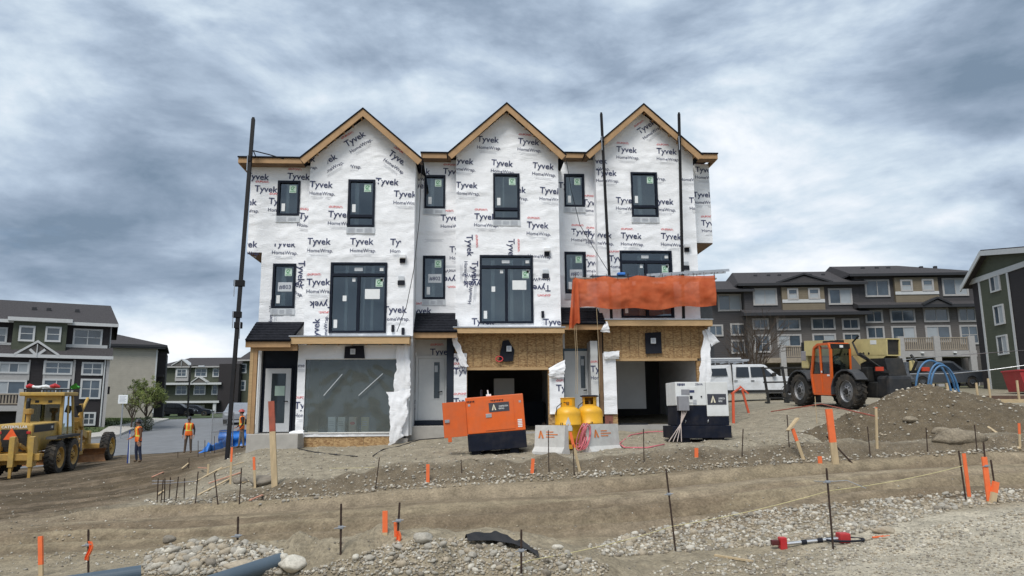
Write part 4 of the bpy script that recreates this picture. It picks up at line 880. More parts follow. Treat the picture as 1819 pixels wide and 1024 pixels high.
q = hole(1064, 586, 1071, 740, Y3-.15); MB().box((q[0], Y3-.15, q[2]), (q[1], Y3+.1, U3['bz0'])).build('corner_post', M_SOFF, H3, True)
zs3 = d3[2]; MB().box((xa-.05, U3['Yl']+.1, zs3-1.0), (FX(1063, 690, U3['Yl'])[0], Yd3-.07, zs3-.03), bev=.02).build('porch_slab', M_CONC, H3, True)
ga3, go3 = garage(H3, U3, 1072, 1258, 1096, 1240, 637, 625, 755, 44, deep3)
Yw = Y3-.18
fixture(H3, [(1146, 592), (1174, 590), (1176, 628), (1147, 629)], Yw-.03, (1160, 606))
mb = MB(); q = hole(1072, 628, 1095, 736, Yw); wall_sheet(mb, q[0], q[1], q[2], q[3], Yw, s=46); mb.build('jamb_wrap', M_WRAP, H3, True, smooth=True)
ragged([(1072, 626), (1099, 624), (1099, 638), (1073, 640)], Yw-.04, .05, n=8, s=11).build('torn_wrap', M_WRAP, H3, True, smooth=True)
ragged([(1073, 574), (1078, 571), (1083, 592), (1066, 590)], Yw-.5, .05, n=6, s=12).build('torn_wrap', M_WRAP, H3, True, smooth=True)
ragged([(1248, 588), (1259, 584), (1262, 690), (1238, 690)], Yw-.12, .12, n=10, s=13).build('torn_wrap', M_WRAP, H3, True, smooth=True)
ragged([(1250, 584), (1258, 588), (1277, 608), (1262, 616)], Yw-.14, .06, n=8, s=15).build('torn_wrap', M_WRAP, H3, True, smooth=True)
q = hole(1075, 738, 1089, 757, Yw); MB().box((q[0], Yw+.03, q[2]), (q[1], Yw+.05, q[3]), bev=.002).build('red_board', mat('red_brown_board', (.22, .08, .06), .8), H3, True)
# ---- vents, meter boxes, cables on the upper walls
for H, px, py, Y in ((H1, 716, 459, Y1), (H2, 972, 447, Y2), (H3, 1220, 440, Y3)):
    c_ = P(px, py, Y-.02); o = MB().box((c_.x-.11, Y-.17, c_.z-.02), (c_.x+.11, Y-.01, c_.z+.11), bev=.02).build('vent_hood', M_WHITEP, H, True); MB().box((c_.x-.11, Y-.06, c_.z-.17), (c_.x+.08, Y-.03, c_.z-.025)).build('vent_backing', M_BLK, o, True)
    c2 = P(px-3 if H is not H3 else px-2, py+(37 if H is not H3 else 30), Y); o = MB().box((c2.x-.1, Y-.07, c2.z-.06), (c2.x+.1, Y-.03, c2.z+.1), bev=.02).build('outlet_box', M_TAPE, H, True); MB().box((c2.x-.12, Y-.065, c2.z-.22), (c2.x+.12, Y-.04, c2.z-.065)).build('outlet_backing', M_BLK, o, True)
def wire(H, pts, Y, r=.012, m=None, nm='cable'):
    p = [P(a, b, Y) for a, b in pts]; q = []
    for a, b in zip(p[:-1], p[1:]): q += [a.lerp(b, k/6) for k in range(6)]
    q.append(p[-1]); MB().tube(q, r, 5).build(nm, m or M_BLK, H, True)
wire(H1, [(750, 275), (745, 390), (735, 480), (722, 545), (705, 590)], Y1-.42)
wire(H3, [(1006, 285), (1015, 340), (1030, 400), (1060, 450), (1082, 485)], Y3-.45)
for H, px, py, Y in ((H1, 698, 583, Y1), (H1, 716, 588, Y1), (H2, 964, 558, Y2)):
    c_ = P(px, py, Y-.03); MB().box((c_.x-.05, Y-.09, c_.z-.14), (c_.x+.05, Y-.03, c_.z+.1), bev=.015).build('pipe_stub', M_BLK, H, True)
# ================================================================== SITE EQUIPMENT
M_ORP = mat('orange_paint', (.72, .125, .015), .42, var=.05, coat=.2, dirt=.25); M_NVP = mat('dark_navy_paint', (.006, .009, .020), .6, var=.2, dirt=.15, spec=.2); M_YEL = mat('yellow_tank', (.74, .39, .015), .42, var=.06, dirt=.3)
M_WHP = mat('white_machine_paint', (.72, .73, .72), .4, var=.04, dirt=.2); M_BRR = mat('barrier_concrete', (.56, .555, .53), .85, var=.12, vs=4, bump=.15, dirt=.35)
M_GRYB = mat('grey_panel_box', (.25, .25, .27), .5, var=.08); M_PINK = mat('pink_hose', (.62, .17, .20), .5, var=.12); M_CRM = mat('cream_print', (.78, .72, .55), .5, var=.05)
M_REB = mat('rusty_rebar', (.055, .035, .026), .85, .3, var=.4, vs=30, bump=.3, bs=80); M_LATH = mat('pine_lath', (.52, .40, .24), .75, var=.16, vs=5, stretch=(3, 3, .6), dirt=.2); M_ORF = mat('fluorescent_orange', (.85, .17, .05), .6, var=.1, dirt=.12); M_RDP = mat('faded_red_paint', (.36, .085, .05), .7, var=.2, dirt=.3)
M_CLMP = mat('steel_clamp', (.26, .28, .31), .6, .2, var=.15)
def logo(mb, cx, y, cz, s, dx=1):
    """tent-shaped A emblem"""
    for a, b, c, d in (((-.5, -.5), (-.05, .55), (.05, .55), (-.18, -.5)), ((.5, -.5), (.05, .55), (-.05, .55), (.18, -.5))): mb.add([(cx+p[0]*s*.8, y, cz+p[1]*s) for p in (a, b, c, d)], [(0, 1, 2, 3)])
def decal(par, x0, x1, z0, z1, y):
    o = MB().box((x0, y-.004, z0), (x1, y, z1)).build('rental_decal', mat('decal_grey', (.05, .052, .065), .5), par)
    h = z1-z0; mb = MB(); logo(mb, x0+h*.55, y-.008, (z0+z1)/2, h*.62); mb.build('decal_emblem', M_CRM, o)
    mb = MB(); w_ = (x1-x0)-h*1.15; put_text(mb, 'CONSTRUCTION', w_*.92, (x0+h*1.05+w_/2, y-.008, z0+h*.58), (1, 0, 0), (0, 0, 1), .02, h*.16); put_text(mb, 'RENTALS', w_*.55, (x0+h*1.05+w_*.3, y-.008, z0+h*.33), (1, 0, 0), (0, 0, 1), .02, h*.16); mb.build('decal_lettering', M_WHT, o)
# ---- orange generator, tilted on the uneven ground, side door open
g0 = onG(885, 20.6, 800); g0.z += .03
gen = thing('generator', 'orange and black diesel generator with one door swung open', 'generator', g0, R(-3), ry=R(-4.2))
MB().box((-.80, .0, .10), (.80, 1.0, .56), bev=.015).build('base_tank', M_NVP, gen)
MB().box((-.80, .0, .57), (.80, 1.0, 1.56), bev=.02).build('canopy', M_ORP, gen)
for a in (-.6, .45): MB().box((a-.12, .10, -.10), (a+.12, .95, .10)).build('skid', M_NVP, gen)
p_ = MB().box((-.29, -.014, .63), (.52, -.002, 1.47), bev=.004).build('side_panel', M_ORP, gen)
MB().box((-.26, -.03, .98), (-.10, -.016, 1.08), bev=.006).build('latch', M_METAL, p_)
decal(gen, -.16, .40, 1.12, 1.37, -.016)
mb = MB()
for a, b, z in ((-.10, .30, 1.43), (-.76, -.50, 1.45)):
    n = int((b-a)/.045)
    for k in range(n): mb.box((a+k*.045, -.018, z-.018-.006*(k % 3)), (a+k*.045+.03, -.0152, z+.018))
mb.build('stencilled_marking', M_NVP, gen)['kind'] = 'stuff'
mb = MB()
for k in range(5): mb.box((.60, -.004, .66+k*.045), (.72, -.001, .69+k*.045))
mb.build('warning_label', M_WHT, gen)
MB().box((-.22, .3, 1.56), (-.08, .5, 1.62), bev=.01).build('air_filter_cap', M_WHT, gen); MB().tube([(-.16, .4, 1.6), (-.17, .4, 1.74)], .02).build('antenna', M_WHT, gen); MB().tube([(-.36, .6, 1.55), (-.36, .6, 1.72), (-.33, .6, 1.76)], .035).build('exhaust', M_BLK, gen)
for a in (-.7, .7): MB().box((a-.03, -.006, 1.32), (a+.03, -.001, 1.38), bev=.004).build('hinge', M_METAL, gen)
Md = Matrix.Translation((-.80, -.01, 0)) @ Matrix.Rotation(R(22), 4, 'Z')
dg = MB().box((-.66, -.02, .53), (0, .02, 1.47), Md, bev=.01).build('door', M_ORP, gen)
MB().box((-.63, -.05, .93), (-.5, -.022, 1.01), Md, bev=.006).build('door_handle', M_METAL, dg); MB().box((-.56, -.03, .41), (-.46, .0, .53), Md, bev=.006).build('door_stay', M_ORP, dg)
MB().tube([Md @ Vector((-.2, 0, .6)), Vector((-.78, .05, .9))], .012, 5).build('stay_rod', M_ORP, gen)
# ---- propane tanks inside two low concrete barriers
def tank(px, Yt, lab, cap):
    p = onG(px, Yt, 790); t = thing('propane_tank', lab, 'gas tank', p, R(random.uniform(-20, 20)), 'yellow propane tanks')
    r = .36; prof = [(.30, 0), (.31, .06), (.30, .1)]
    MB().lathe([(.28, 0), (.29, .0), (.29, .12), (.27, .12)], 24).build('foot_ring', M_YEL, t, smooth=False)
    pr = [(0.02, .06)]+[(r*math.sin(a), .30-.22*math.cos(a)) for a in [k*math.pi/2/7 for k in range(1, 8)]]+[(r, .62), (r+.006, .625), (r+.006, .66), (r, .665), (r, .92)]+[(r*math.cos(a), .92+.24*math.sin(a)) for a in [k*math.pi/2/8 for k in range(1, 8)]]+[(.01, 1.165)]
    MB().lathe(pr, 32).build('shell', M_YEL, t, smooth=True)
    mb = MB(); n = 20
    for k in range(n):
        a0, a1 = 2*math.pi*k/n, 2*math.pi*(k+1)/n
        mb.add([(.2*math.cos(a0), .2*math.sin(a0), 1.10), (.2*math.cos(a1), .2*math.sin(a1), 1.10), (.2*math.cos(a1), .2*math.sin(a1), 1.36 if not (12 < k < 17) else 1.16), (.2*math.cos(a0), .2*math.sin(a0), 1.36 if not (12 < k < 17) else 1.16)], [(0, 1, 2, 3)])
    for z in (1.36,): mb.tube([(.2*math.cos(a), .2*math.sin(a), z) for a in [2*math.pi*k/24 for k in range(25)]], .014, 6)
    mb.build('collar', M_YEL, t); MB().tube([(0, 0, 1.12), (0, 0, 1.26)], .04).build('valve', mat('brass', (.5, .36, .14), .4, .8), t); MB().tube([(0, 0, 1.22), (-.14, -.1, 1.25), (-.3, -.15, 1.12), (-.33, -.2, .9)], .012, 6).build('gas_line', M_BLK, t)
    if cap: MB().lathe([(.0, 1.415), (.2, 1.415), (.26, 1.40), (.26, 1.37), (.0, 1.37)], 24).build('lid', M_BLK, t, smooth=False)
    else:
        mb = MB()
        for k in range(-5, 5):      # emblem wrapped on the curve of the shell
            a0, a1 = k*.06, (k+1)*.06; f = lambda a: (( .365*math.sin(a), -.365*math.cos(a)))
            h = lambda a: .86-abs(a)*1.0
            mb.add([(*f(a0), .48+.0), (*f(a1), .48), (*f(a1), h(a1)), (*f(a0), h(a0))], [(0, 1, 2, 3)])
        mb.build('emblem', M_TAPE, t)
    return t
tank(1010, 20.5, 'front yellow propane tank with grey emblem and open collar', False); tank(1049, 20.8, 'rear yellow propane tank with black lid on its collar', True)
def barrier(pa, pb, lab, left):
    a, b = onG(*pa, 805), onG(*pb, 805); d = b-a; L_ = math.hypot(d.x, d.y); rz = math.atan2(d.y, d.x); mid = (a+b)/2; mid.z = min(a.z, b.z, zg1(mid.x, mid.y))-.02
    t = thing('concrete_barrier', lab, 'barrier', mid, rz, 'low concrete barriers round the propane tanks')
    prof = [(-.22, 0), (-.22, .07), (-.12, .20), (-.075, .76), (.05, .76), (.06, .20), (.10, .07), (.10, 0)]
    MB().prism(prof, -L_/2, L_/2, 'X').build('block', M_BRR, t)
    mb = MB(); dv = lambda z: -(.12-(z-.24)*.045/.56)-.006
    for q0, q1 in (((-.40, .42), (-.32, .62)), ((-.26, .42), (-.32, .62))): mb.add([(q0[0], dv(q0[1]), q0[1]), (q0[0]+.07, dv(q0[1]), q0[1]), (q1[0]+.02, dv(q1[1]), q1[1]), (q1[0]-.02, dv(q1[1]), q1[1])], [(0, 1, 2, 3)])
    for k, wd in enumerate((.26, .42, .3)): mb.add([(-.12, dv(.60-k*.065), .60-k*.065), (-.12+wd, dv(.60-k*.065), .60-k*.065), (-.12+wd, dv(.575-k*.065), .575-k*.065), (-.12, dv(.575-k*.065), .575-k*.065)], [(0, 1, 2, 3)])
    mb.build('stencilled_emblem', mat('faded_orange_stencil', (.66, .20, .05), .8, var=.2, vs=25), t)
    for s in (-1, 1): MB().tube([(s*L_*.3, 0, .75), (s*L_*.3, 0, .82), (s*L_*.3+.06, 0, .82), (s*L_*.3+.06, 0, .75)], .012, 6).build('lifting_loop', M_REB, t)
barrier((955, 20.35), (1008, 19.55), 'left concrete barrier with orange emblem below the propane tanks', True); barrier((1040, 19.55), (1095, 20.35), 'right concrete barrier beside the pink hose coil', False)
hc = onG(1029, 20.0, 800); mb = MB(); rs = random.Random(5)
for k in range(9):
    ax, az = .06+rs.uniform(0, .05), .31+rs.uniform(-.05, .04); ox, oy = rs.uniform(-.07, .07), rs.uniform(-.06, .06)
    mb.tube([(hc.x+.05+ox+ax*math.cos(t)+.24*(az*math.sin(t)), hc.y-.50+oy+.05*math.sin(t*2), hc.z+.38+az*math.sin(t)) for t in [2*math.pi*j/20 for j in range(21)]], .014, 5)
solo(mb, 'hose_coil', M_PINK, 'coil of pink hose draped between the two concrete barriers', 'hose', hc, smooth=True)
# ---- white generator
g1 = onG(1250, 20.7, 780)
wg = thing('generator', 'white and black generator with grey cable box beside the garage', 'generator', g1, R(2))
MB().box((-.87, 0, .10), (.82, .95, .44), bev=.015).build('skid_base', M_NVP, wg)
for a in (-.55, .45): MB().box((a-.18, .08, -.15), (a+.18, .85, .10)).build('skid', M_NVP, wg)
MB().box((-.72, .03, .445), (.78, .92, 1.0), bev=.012).build('lower_canopy', M_NVP, wg)
MB().box((-.74, .025, 1.005), (.14, .925, 1.66), bev=.015).build('control_canopy', M_WHP, wg)
MB().box((.145, .02, .70), (.78, .93, 1.66), bev=.015).build('engine_canopy', M_WHP, wg)
pn = MB().box((-.62, .01, 1.08), (-.16, .023, 1.52), bev=.004).build('control_panel', M_WHP, wg); MB().box((-.58, .003, 1.30), (-.34, .009, 1.45)).build('gauge_window', M_GRYB, pn); MB().box((-.2, .003, 1.36), (-.34, .009, 1.43)).build('panel_badge', M_INKB, pn)
MB().box((-.34, .0, 1.18), (-.26, .02, 1.27), bev=.005).build('lock', M_BLK, wg); MB().tube([(.0, .03, 1.25), (.0, .0, 1.25)], .02).build('door_lock', M_BLK, wg)
mb = MB()
for k in range(6): mb.box((-.25, .006, .98+.025*k+.04), (-.15, .009, .99+.025*k+.045))
mb.build('label_lines', M_INKG, pn)
mb = MB(); put_text(mb, '25kVA', .22, (-.05, .02, 1.595), (1, 0, 0), (0, 0, 1), .02)
for k in range(5): mb.box((-.68+k*.045, .018, 1.56-.008*(k % 2)), (-.645+k*.045, .022, 1.62))
mb.build('maker_marking', M_INKB, wg)
decal(wg, .17, .72, 1.02, 1.32, .018)
MB().box((-.72, -.16, .86), (-.42, .02, 1.26), bev=.01).build('cable_box', M_GRYB, wg)
for k in range(4): MB().tube([(-.62+.05*k, -.1, .87), (-.68, -.14, .5), (-.72-.12*k, -.25, .02)], .012, 5).build('power_lead', mat('pale_cable', (.5, .42, .38), .6), wg)
for a in (-.5, .15): MB().tube([(a, .02, .52), (a, -.01, .56), (a+.02, .02, .6)], .012, 5).build('latch', M_METAL, wg)
solo(MB().tube([tuple(G(px, py)+Vector((0, 0, .03))) for px, py in ((1195, 782), (1180, 768), (1150, 770), (1120, 775), (1100, 790), (1110, 798), (1150, 797), (1180, 792))], .02, 6), 'power_cable', M_PINK, 'tangled reddish cable lying on the ground left of white generator', 'cable', G(1150, 785), smooth=True)
pts = [G(px, py)+Vector((0, 0, .02)) for px, py in ((505, 770+14), (530, 799), (560, 805), (600, 809), (635, 812))]; solo(MB().tube(pts, .014, 6), 'power_cable', M_BLK, 'black cable running along the ground below the plastic-covered opening', 'cable', pts[2], smooth=True)
pts = [G(px, py)+Vector((0, 0, .02)) for px, py in ((662, 812), (680, 800), (710, 793), (745, 783), (790, 779))]; solo(MB().tube(pts, .014, 6), 'power_cable', M_BLK, 'black cable curving up the bank towards the grey middle door', 'cable', pts[2], smooth=True)
# ---- scaffold poles, platform, orange mesh
M_POLE = mat('dark_scaffold_pole', (.012, .012, .014), .6, 0, var=.2, spec=.2)
def pole(bot, top, lab, rr=.055, br=()):
    t = thing('scaffold_pole', lab, 'pole', bot, group='scaffold poles'); MB().bar(bot, top, rr*2, rr*2).build('mast', M_POLE, t, True)
    MB().bar(top, top+Vector((0, 0, .06)), rr*1.4, rr*1.4).build('mast_cap', M_POLE, t, True)
    for f, w_ in br:
        p = bot.lerp(top, f); o = MB().box(p-Vector((w_, .09, .10)), p+Vector((w_*.6, .09, .10)), bev=.01).build('bracket', M_POLE, t, True); MB().tube([p+Vector((-w_*.8, -.1, .1)), p+Vector((-w_*.8, -.1, -.45))], .015, 5).build('bracket_rod', M_METAL, o, True)
    return t
b0 = G(403, 817); tp = P(450, 212, 24.85); pole(b0-Vector((0, 0, .1)), tp, 'tall dark pole leaning at the left corner of the houses', br=((.49, .2), (.40, .16), (.37, -.14), (.87, .08)))
pa = P(450, 268, 24.85); mb = MB(); mb.tube([pa, P(478, 275, 25.0), P(505, 283, 25.05)], .02, 6); mb.tube([pa, P(455, 280, 25.05)], .02, 6); solo(mb, 'pole_brace', M_POLE, 'thin steel brace tying the left pole to the eave', 'brace', pa)
Ypf = Y3-.95; zl = FX(1100, 567, U3['Yl'])[1]+.012
for (x_t, x_b, lab) in ((1068, 1086, 'dark pole rising left of the right gable window'), (1206, 1214, 'dark pole rising right of the right gable window')):
    tp = P(x_t, 203, Ypf+.35); bx_ = P(x_b, 560, Ypf+.35).x; pole(Vector((bx_, Ypf+.35, zl)), tp, lab, .045, br=((.87, .06),))
zp = FX(1140, 493, Ypf)[1]; xa, xb = FX(1016, 490, Ypf)[0], FX(1274, 490, Ypf)[0]
sc_t = thing('scaffold_platform', 'work platform of planks and aluminium ladder behind the orange mesh', 'scaffold', ((xa+xb)/2, Ypf, zp))
for k in range(3): MB().box((xa+.1*k, Ypf+.05+.2*k, zp-.04), (xb-.15*(k % 2), Ypf+.235+.2*k, zp)).build('plank', mat('weathered_plank', (.34, .31, .27), .85, var=.2, vs=4), sc_t, True)
mb = MB(); l0, l1 = FX(1150, 488, Ypf)[0], FX(1297, 478, Ypf)[0]; zz = FX(1220, 483, Ypf)[1]
for yy in (0, .38): mb.bar((l0, Ypf+.1+yy, zp+.10), (l1, Ypf+.1+yy, zp+.30), .03, .09)
for k in range(14):
    x = l0+(l1-l0)*(k+.5)/14; zq = zp+.10+.20*(k+.5)/14; mb.tube([(x, Ypf+.1, zq), (x, Ypf+.48, zq)], .016, 6)
mb.build('ladder', M_METAL, sc_t, True)
MB().box((FX(1050, 490, Ypf)[0], Ypf+.1, zp+.002), (FX(1165, 490, Ypf)[0], Ypf+.4, zp+.09), bev=.03).build('folded_sheet', mat('dark_tarp', (.03, .045, .075), .5, var=.3), sc_t, True); MB().box((FX(1098, 490, Ypf)[0], Ypf+.05, zp+.092), (FX(1112, 490, Ypf)[0], Ypf+.3, zp+.2), bev=.04).build('blue_bundle', mat('blue_tarp', (.03, .17, .55), .45, var=.25, vs=5, bump=.3), sc_t, True)
for k in range(9):
    x = xa+.12+(xb-xa-.24)*k/8; MB().tube([(x, Ypf-.01, zp-.1), (x, Ypf-.01, zp+.13)], .012, 5).build('guard_post', M_REB, sc_t, True)
for x_b in (1086, 1214): 
    x = P(x_b, 500, Ypf+.35).x; MB().box((x-.12, Ypf+.02, zp-.16), (x+.12, Ypf+.5, zp-.045)).build('pole_bracket', M_POLE, sc_t, True)
def mesh_mat():
    m = bpy.data.materials.new('orange_mesh'); m.use_nodes = True; t = m.node_tree; t.nodes.clear(); N = t.nodes.new; L = t.links.new
    df = N('ShaderNodeBsdfDiffuse'); tl = N('ShaderNodeBsdfTranslucent'); tr = N('ShaderNodeBsdfTransparent'); tcn = N('ShaderNodeTexCoord'); n = N('ShaderNodeTexNoise'); n.inputs['Scale'].default_value = 2.5; n.inputs['Detail'].default_value = 5; L(tcn.outputs['Object'], n.inputs['Vector'])
    rp = N('ShaderNodeValToRGB'); rp.color_ramp.elements[0].position = .3; rp.color_ramp.elements[1].position = .7; rp.color_ramp.elements[0].color = (.56, .115, .045, 1); rp.color_ramp.elements[1].color = (.76, .20, .09, 1); L(n.outputs[0], rp.inputs[0]); L(rp.outputs[0], df.inputs[0]); L(rp.outputs[0], tl.inputs[0])
    m1 = N('ShaderNodeMixShader'); m1.inputs[0].default_value = .3; L(df.outputs[0], m1.inputs[1]); L(tl.outputs[0], m1.inputs[2]); m2 = N('ShaderNodeMixShader'); m2.inputs[0].default_value = .07; L(m1.outputs[0], m2.inputs[1]); L(tr.outputs[0], m2.inputs[2])
    o = N('ShaderNodeOutputMaterial'); L(m2.outputs[0], o.inputs[0]); return m
M_NET = mesh_mat(); Yn = Ypf-.04
net = thing('safety_mesh', 'orange safety mesh hanging from the platform across the right house', 'mesh', ((xa+xb)/2, Yn, zp-1.2))
x0n, x1n = FX(1020, 520, Yn)[0], FX(1271, 520, Yn)[0]; ztn = zp-.02; zbn = FX(1150, 550, Yn)[1]
def nf(u, v_):
    x = x0n+u*(x1n-x0n); sag = .05*abs(math.sin(u*math.pi*4.5))+.03*math.sin(u*23); hem = .04*math.sin(u*19)+.05*math.sin(u*7+1)
    z = (zbn+hem+.10*u)*(1-v_)+(ztn-sag+.12*u)*v_; k = float(fbm(np.array([u*9.]), np.array([v_*3.]), 401, 3)[0])-.5
    return (x, Yn-.02-.10*math.sin(v_*math.pi)*abs(math.sin(u*14+1.2*math.sin(v_*2)))-.12*k, z)
MB().grid(nf, 110, 24).build('mesh_sheet', M_NET, net, True, smooth=True)
c4 = [P(*q, Yn-.1) for q in ((1017, 497), (1027, 498), (1030, 572), (1010, 588))]
def nt2(u, v_):
    p = c4[0].lerp(c4[1], u).lerp(c4[3].lerp(c4[2], u), v_); return p+Vector((0, -.10*math.sin(u*9)*v_-.05, .05*math.sin(u*12)*v_))
MB().grid(nt2, 14, 20).build('mesh_tail', M_NET, net, True, smooth=True)
for k in range(14):
    x = x0n+(x1n-x0n)*k/13; MB().tube([(x, Yn-.03, ztn-.08), (x, Yn-.01, ztn+.1+.009*k)], .008, 4).build('tie', M_REB, net, True)
for px in (1019, 1022, 1060):
    p = P(px, 560, Yn-.05); gz = zg1(p.x, p.y); solo(MB().tube([(p.x, p.y, FX(px, 548, Yn)[1]), (p.x+.05, p.y, FX(px, 640, Yn)[1]), (p.x+.03, p.y+.1, FX(px, 700, Yn)[1])], .008, 5), 'rope', M_LATH, {1019: 'thin rope hanging under the tail of the orange mesh', 1022: 'second thin rope beside the mesh tail', 1060: 'rope hanging past the right porch roof'}[px], 'rope', p, 'hanging ropes')
# ---- survey pins and stakes
def pin(bot, top, lab, clamp=None, group='rebar survey pins', r=.011, deep=.3):
    b = G(*bot); t3 = P(*top, b.y); d = (t3-b).normalized(); t = thing('rebar_pin', lab, 'rebar pin', b, group=group)
    mb = MB(); n = 14; pts = [(b-d*deep).lerp(t3, k/n) for k in range(n+1)]; mb.tube(pts, [r*(1.12 if k % 2 else .95) for k in range(n+1)], 6); mb.build('rod', M_REB, t, True)
    if clamp:
        q = P(bot[0]+(top[0]-bot[0])*(bot[1]-clamp)/(bot[1]-top[1]), clamp, b.y); c_ = MB().box(q-Vector((.026, .022, .015)), q+Vector((.026, .018, .015)), bev=.005).build('clamp', M_CLMP, t, True)
        MB().tube([q+Vector((-.06, -.02, -.008)), q+Vector((.05, -.02, .008))], .005, 5).build('clamp_bolt', M_CLMP, c_, True)
    return b, t3, d
PINS = [((605, 985), (606, 895), 'rebar pin with clamp left of the paired orange stakes', 937), ((422, 962), (423, 918), 'short rebar pin behind the cobble heap', 952), ((706, 957), (710, 893), 'rebar pin with orange ribbon beside the flat orange stake', 925), ((1200, 979), (1183, 833), 'leaning rebar pin at the left end of the cobble strip', 878),
        ((1480, 975), (1468, 832), 'tall rebar pin beside the red tool, with wire cross arm', 856), ((1716, 890), (1703, 801), 'rebar pin with orange ribbon at the right road edge', None), ((1757, 893), (1747, 786), 'tallest rebar pin in the orange cluster at right', 828), ((1771, 893), (1760, 817), 'short rebar pin at the right of the orange cluster', None),
        ((667, 869), (674, 813), 'leaning rebar pin on the bank left of the orange generator', None), ((820, 840), (819, 817), 'short rebar pin on the bank below the orange generator', None), ((975, 838), (974, 764), 'rebar pin in front of the left concrete barrier', None), ((1020, 845), (1018, 790), 'rebar pin on the bank below the propane tanks', None),
        ((1144, 822), (1143, 762), 'rebar pin in front of the right garage', None), ((1318, 812), (1320, 762), 'rebar pin right of the white generator', None), ((1402, 795), (1398, 737), 'rebar pin behind the leaning stake', None), ((1546, 812), (1541, 758), 'rebar pin at the foot of the dirt pile, left', None),
        ((1648, 806), (1645, 760), 'rebar pin at the foot of the dirt pile, middle', None), ((1736, 806), (1731, 755), 'rebar pin against the large rock on the dirt pile', None)]
TOPS = []
for b, t, lab, c in PINS: TOPS.append(pin(b, t, lab, c))
pb = G(155, 1020)
for px, lab, c in ((156, 'rebar pin with orange ribbon at the lower left', 968), (925, 'rebar pin with clamp in front of the black fabric scrap', 978)): TOPS.append(pin((px+1, 1021), (px+1, 941), lab, c))
for k, (b, t) in enumerate((((279, 893), (281, 850)), ((286, 894), (290, 852)), ((292, 893), (293, 850)), ((300, 890), (303, 848)), ((312, 893), (317, 847)), ((327, 886), (328, 850)))): pin(b, t, ['leftmost of the six thin rebar pins in a close row', 'second from left of the six thin rebar pins', 'third from left of the six thin rebar pins', 'fourth from left of the six thin rebar pins', 'fifth from left of the six thin rebar pins', 'rightmost and shortest of the six thin rebar pins'][k], None, 'row of six thin rebar pins')
for b, t, lab in (((347, 896), (352, 838), 'thick rebar pin joining the string at the heap of broken stakes'), ((387, 896), (381, 841), 'rebar pin leaning left between the broken stakes'), ((425, 896), (429, 832), 'rebar pin at the right end of the broken stakes'), ((352, 812), (352, 783), 'rebar pin in front of the blue tarp, left'), ((364, 812), (364, 782), 'rebar pin in front of the blue tarp, right'), ((381, 806), (381, 775), 'rebar pin behind the blue tarp'), ((316, 815), (316, 803), 'small rebar pin near the worker facing away'), ((335, 832), (336, 814), 'small rebar pin below the middle worker')): pin(b, t, lab, None)
mb = MB(); q = [P(270, 860, G(285, 893).y), P(300, 859, G(300, 891).y), P(350, 855, G(347, 896).y)]; mb.tube(q, .008, 5); mb.tube([q[0]+Vector((0, 0, .06)), q[1]+Vector((.1, 0, .05))], .010, 5); solo(mb, 'tie_wire', M_GRYB, 'grey wire tied across the row of thin rebar pins', 'wire', q[1])
p = TOPS[4]; c_ = P(1470, 856, p[0].y); solo(MB().tube([c_+Vector((-.16, 0, .01)), c_, c_+Vector((.18, -.1, .02)), c_+Vector((.34, -.2, -.06))], .004, 5), 'cross_wire', M_CLMP, 'bent wire arm clamped to the tall rebar pin by the tool', 'wire', c_)
def stake(bot, top, lab, w_=.05, th=.02, tip=.45, m=None, tipm=None, group='survey stakes', tilt=0):
    b = G(*bot); t3 = P(*top, b.y); d = t3-b; t = thing('survey_stake', lab, 'stake', b, group=group); k = b.lerp(t3, 1-tip) if tip < 1 else b
    if tip < 1: MB().bar(b-d.normalized()*.2, k, w_, th).build('lath', m or M_LATH, t, True)
    MB().bar(k if tip < 1 else b-d.normalized()*.1, t3, w_*1.01, th*1.03).build('painted_tip', tipm or M_ORF, t, True); return t
stake((73, 1023), (72, 953), 'orange-tipped lath at the lower left corner of the picture', .045, .03, .72)
stake((684, 949), (684, 908), 'flat fluorescent orange stake left of the ribboned pin', .05, .02, .92); stake((705, 955), (704, 928), 'small orange stake tip leaning on the ribboned pin', .05, .015, .98)
stake((760, 858), (760, 825), 'small orange stake on the bank left of the orange generator', .07, .02, .97); stake((945, 842), (947, 815), 'small orange stake on the bank under the generator corner', .07, .02, .97)
stake((488, 864), (482, 713), 'tall timber stake with faded red top in front of the white door', .125, .06, .36, M_LATH, M_RDP); stake((409, 862), (412, 795), 'thin orange-topped lath in front of the dark pole', .045, .02, .4); stake((453, 868), (451, 812), 'thin lath with rounded orange top left of the tall stake', .05, .02, .42)
stake((1484, 823), (1472, 727), 'tall stake with bright orange upper half by the road', .13, .05, .62); stake((1427, 816), (1408, 762), 'leaning orange lath carrying a short board on its top', .07, .03, .4); bq = P(1410, 757, G(1427, 816).y); solo(MB().bar(bq+Vector((-.14, 0, -.1)), bq+Vector((.12, .05, .17)), .12, .03), 'board_offcut', M_LATH, 'short pale board fixed on top of the leaning lath', 'board', bq)
stake((1237, 813), (1237, 796), 'tiny orange stake below the white generator', .08, .02, .97); stake((1457, 824), (1456, 811), 'tiny orange stake beside the tall orange stake', .08, .02, .97); stake((1558, 796), (1556, 724), 'plain pale lath at the left edge of the dirt pile', .05, .03, .02)
stake((1722, 885), (1712, 806), 'strip of orange ribbon tied to the right road pin', .05, .012, .97); stake((1758, 893), (1748, 812), 'broad orange lath in the right cluster', .07, .02, .97); stake((1763, 894), (1769, 856), 'short stake with orange top at the right of the cluster', .075, .04, .5); stake((1812, 795), (1810, 752), 'orange-topped lath at the right edge by the dirt pile', .05, .02, .45)
stake((1030, 838), (1013, 768), 'lath with faded orange top leaning on the left barrier', .06, .02, .4)
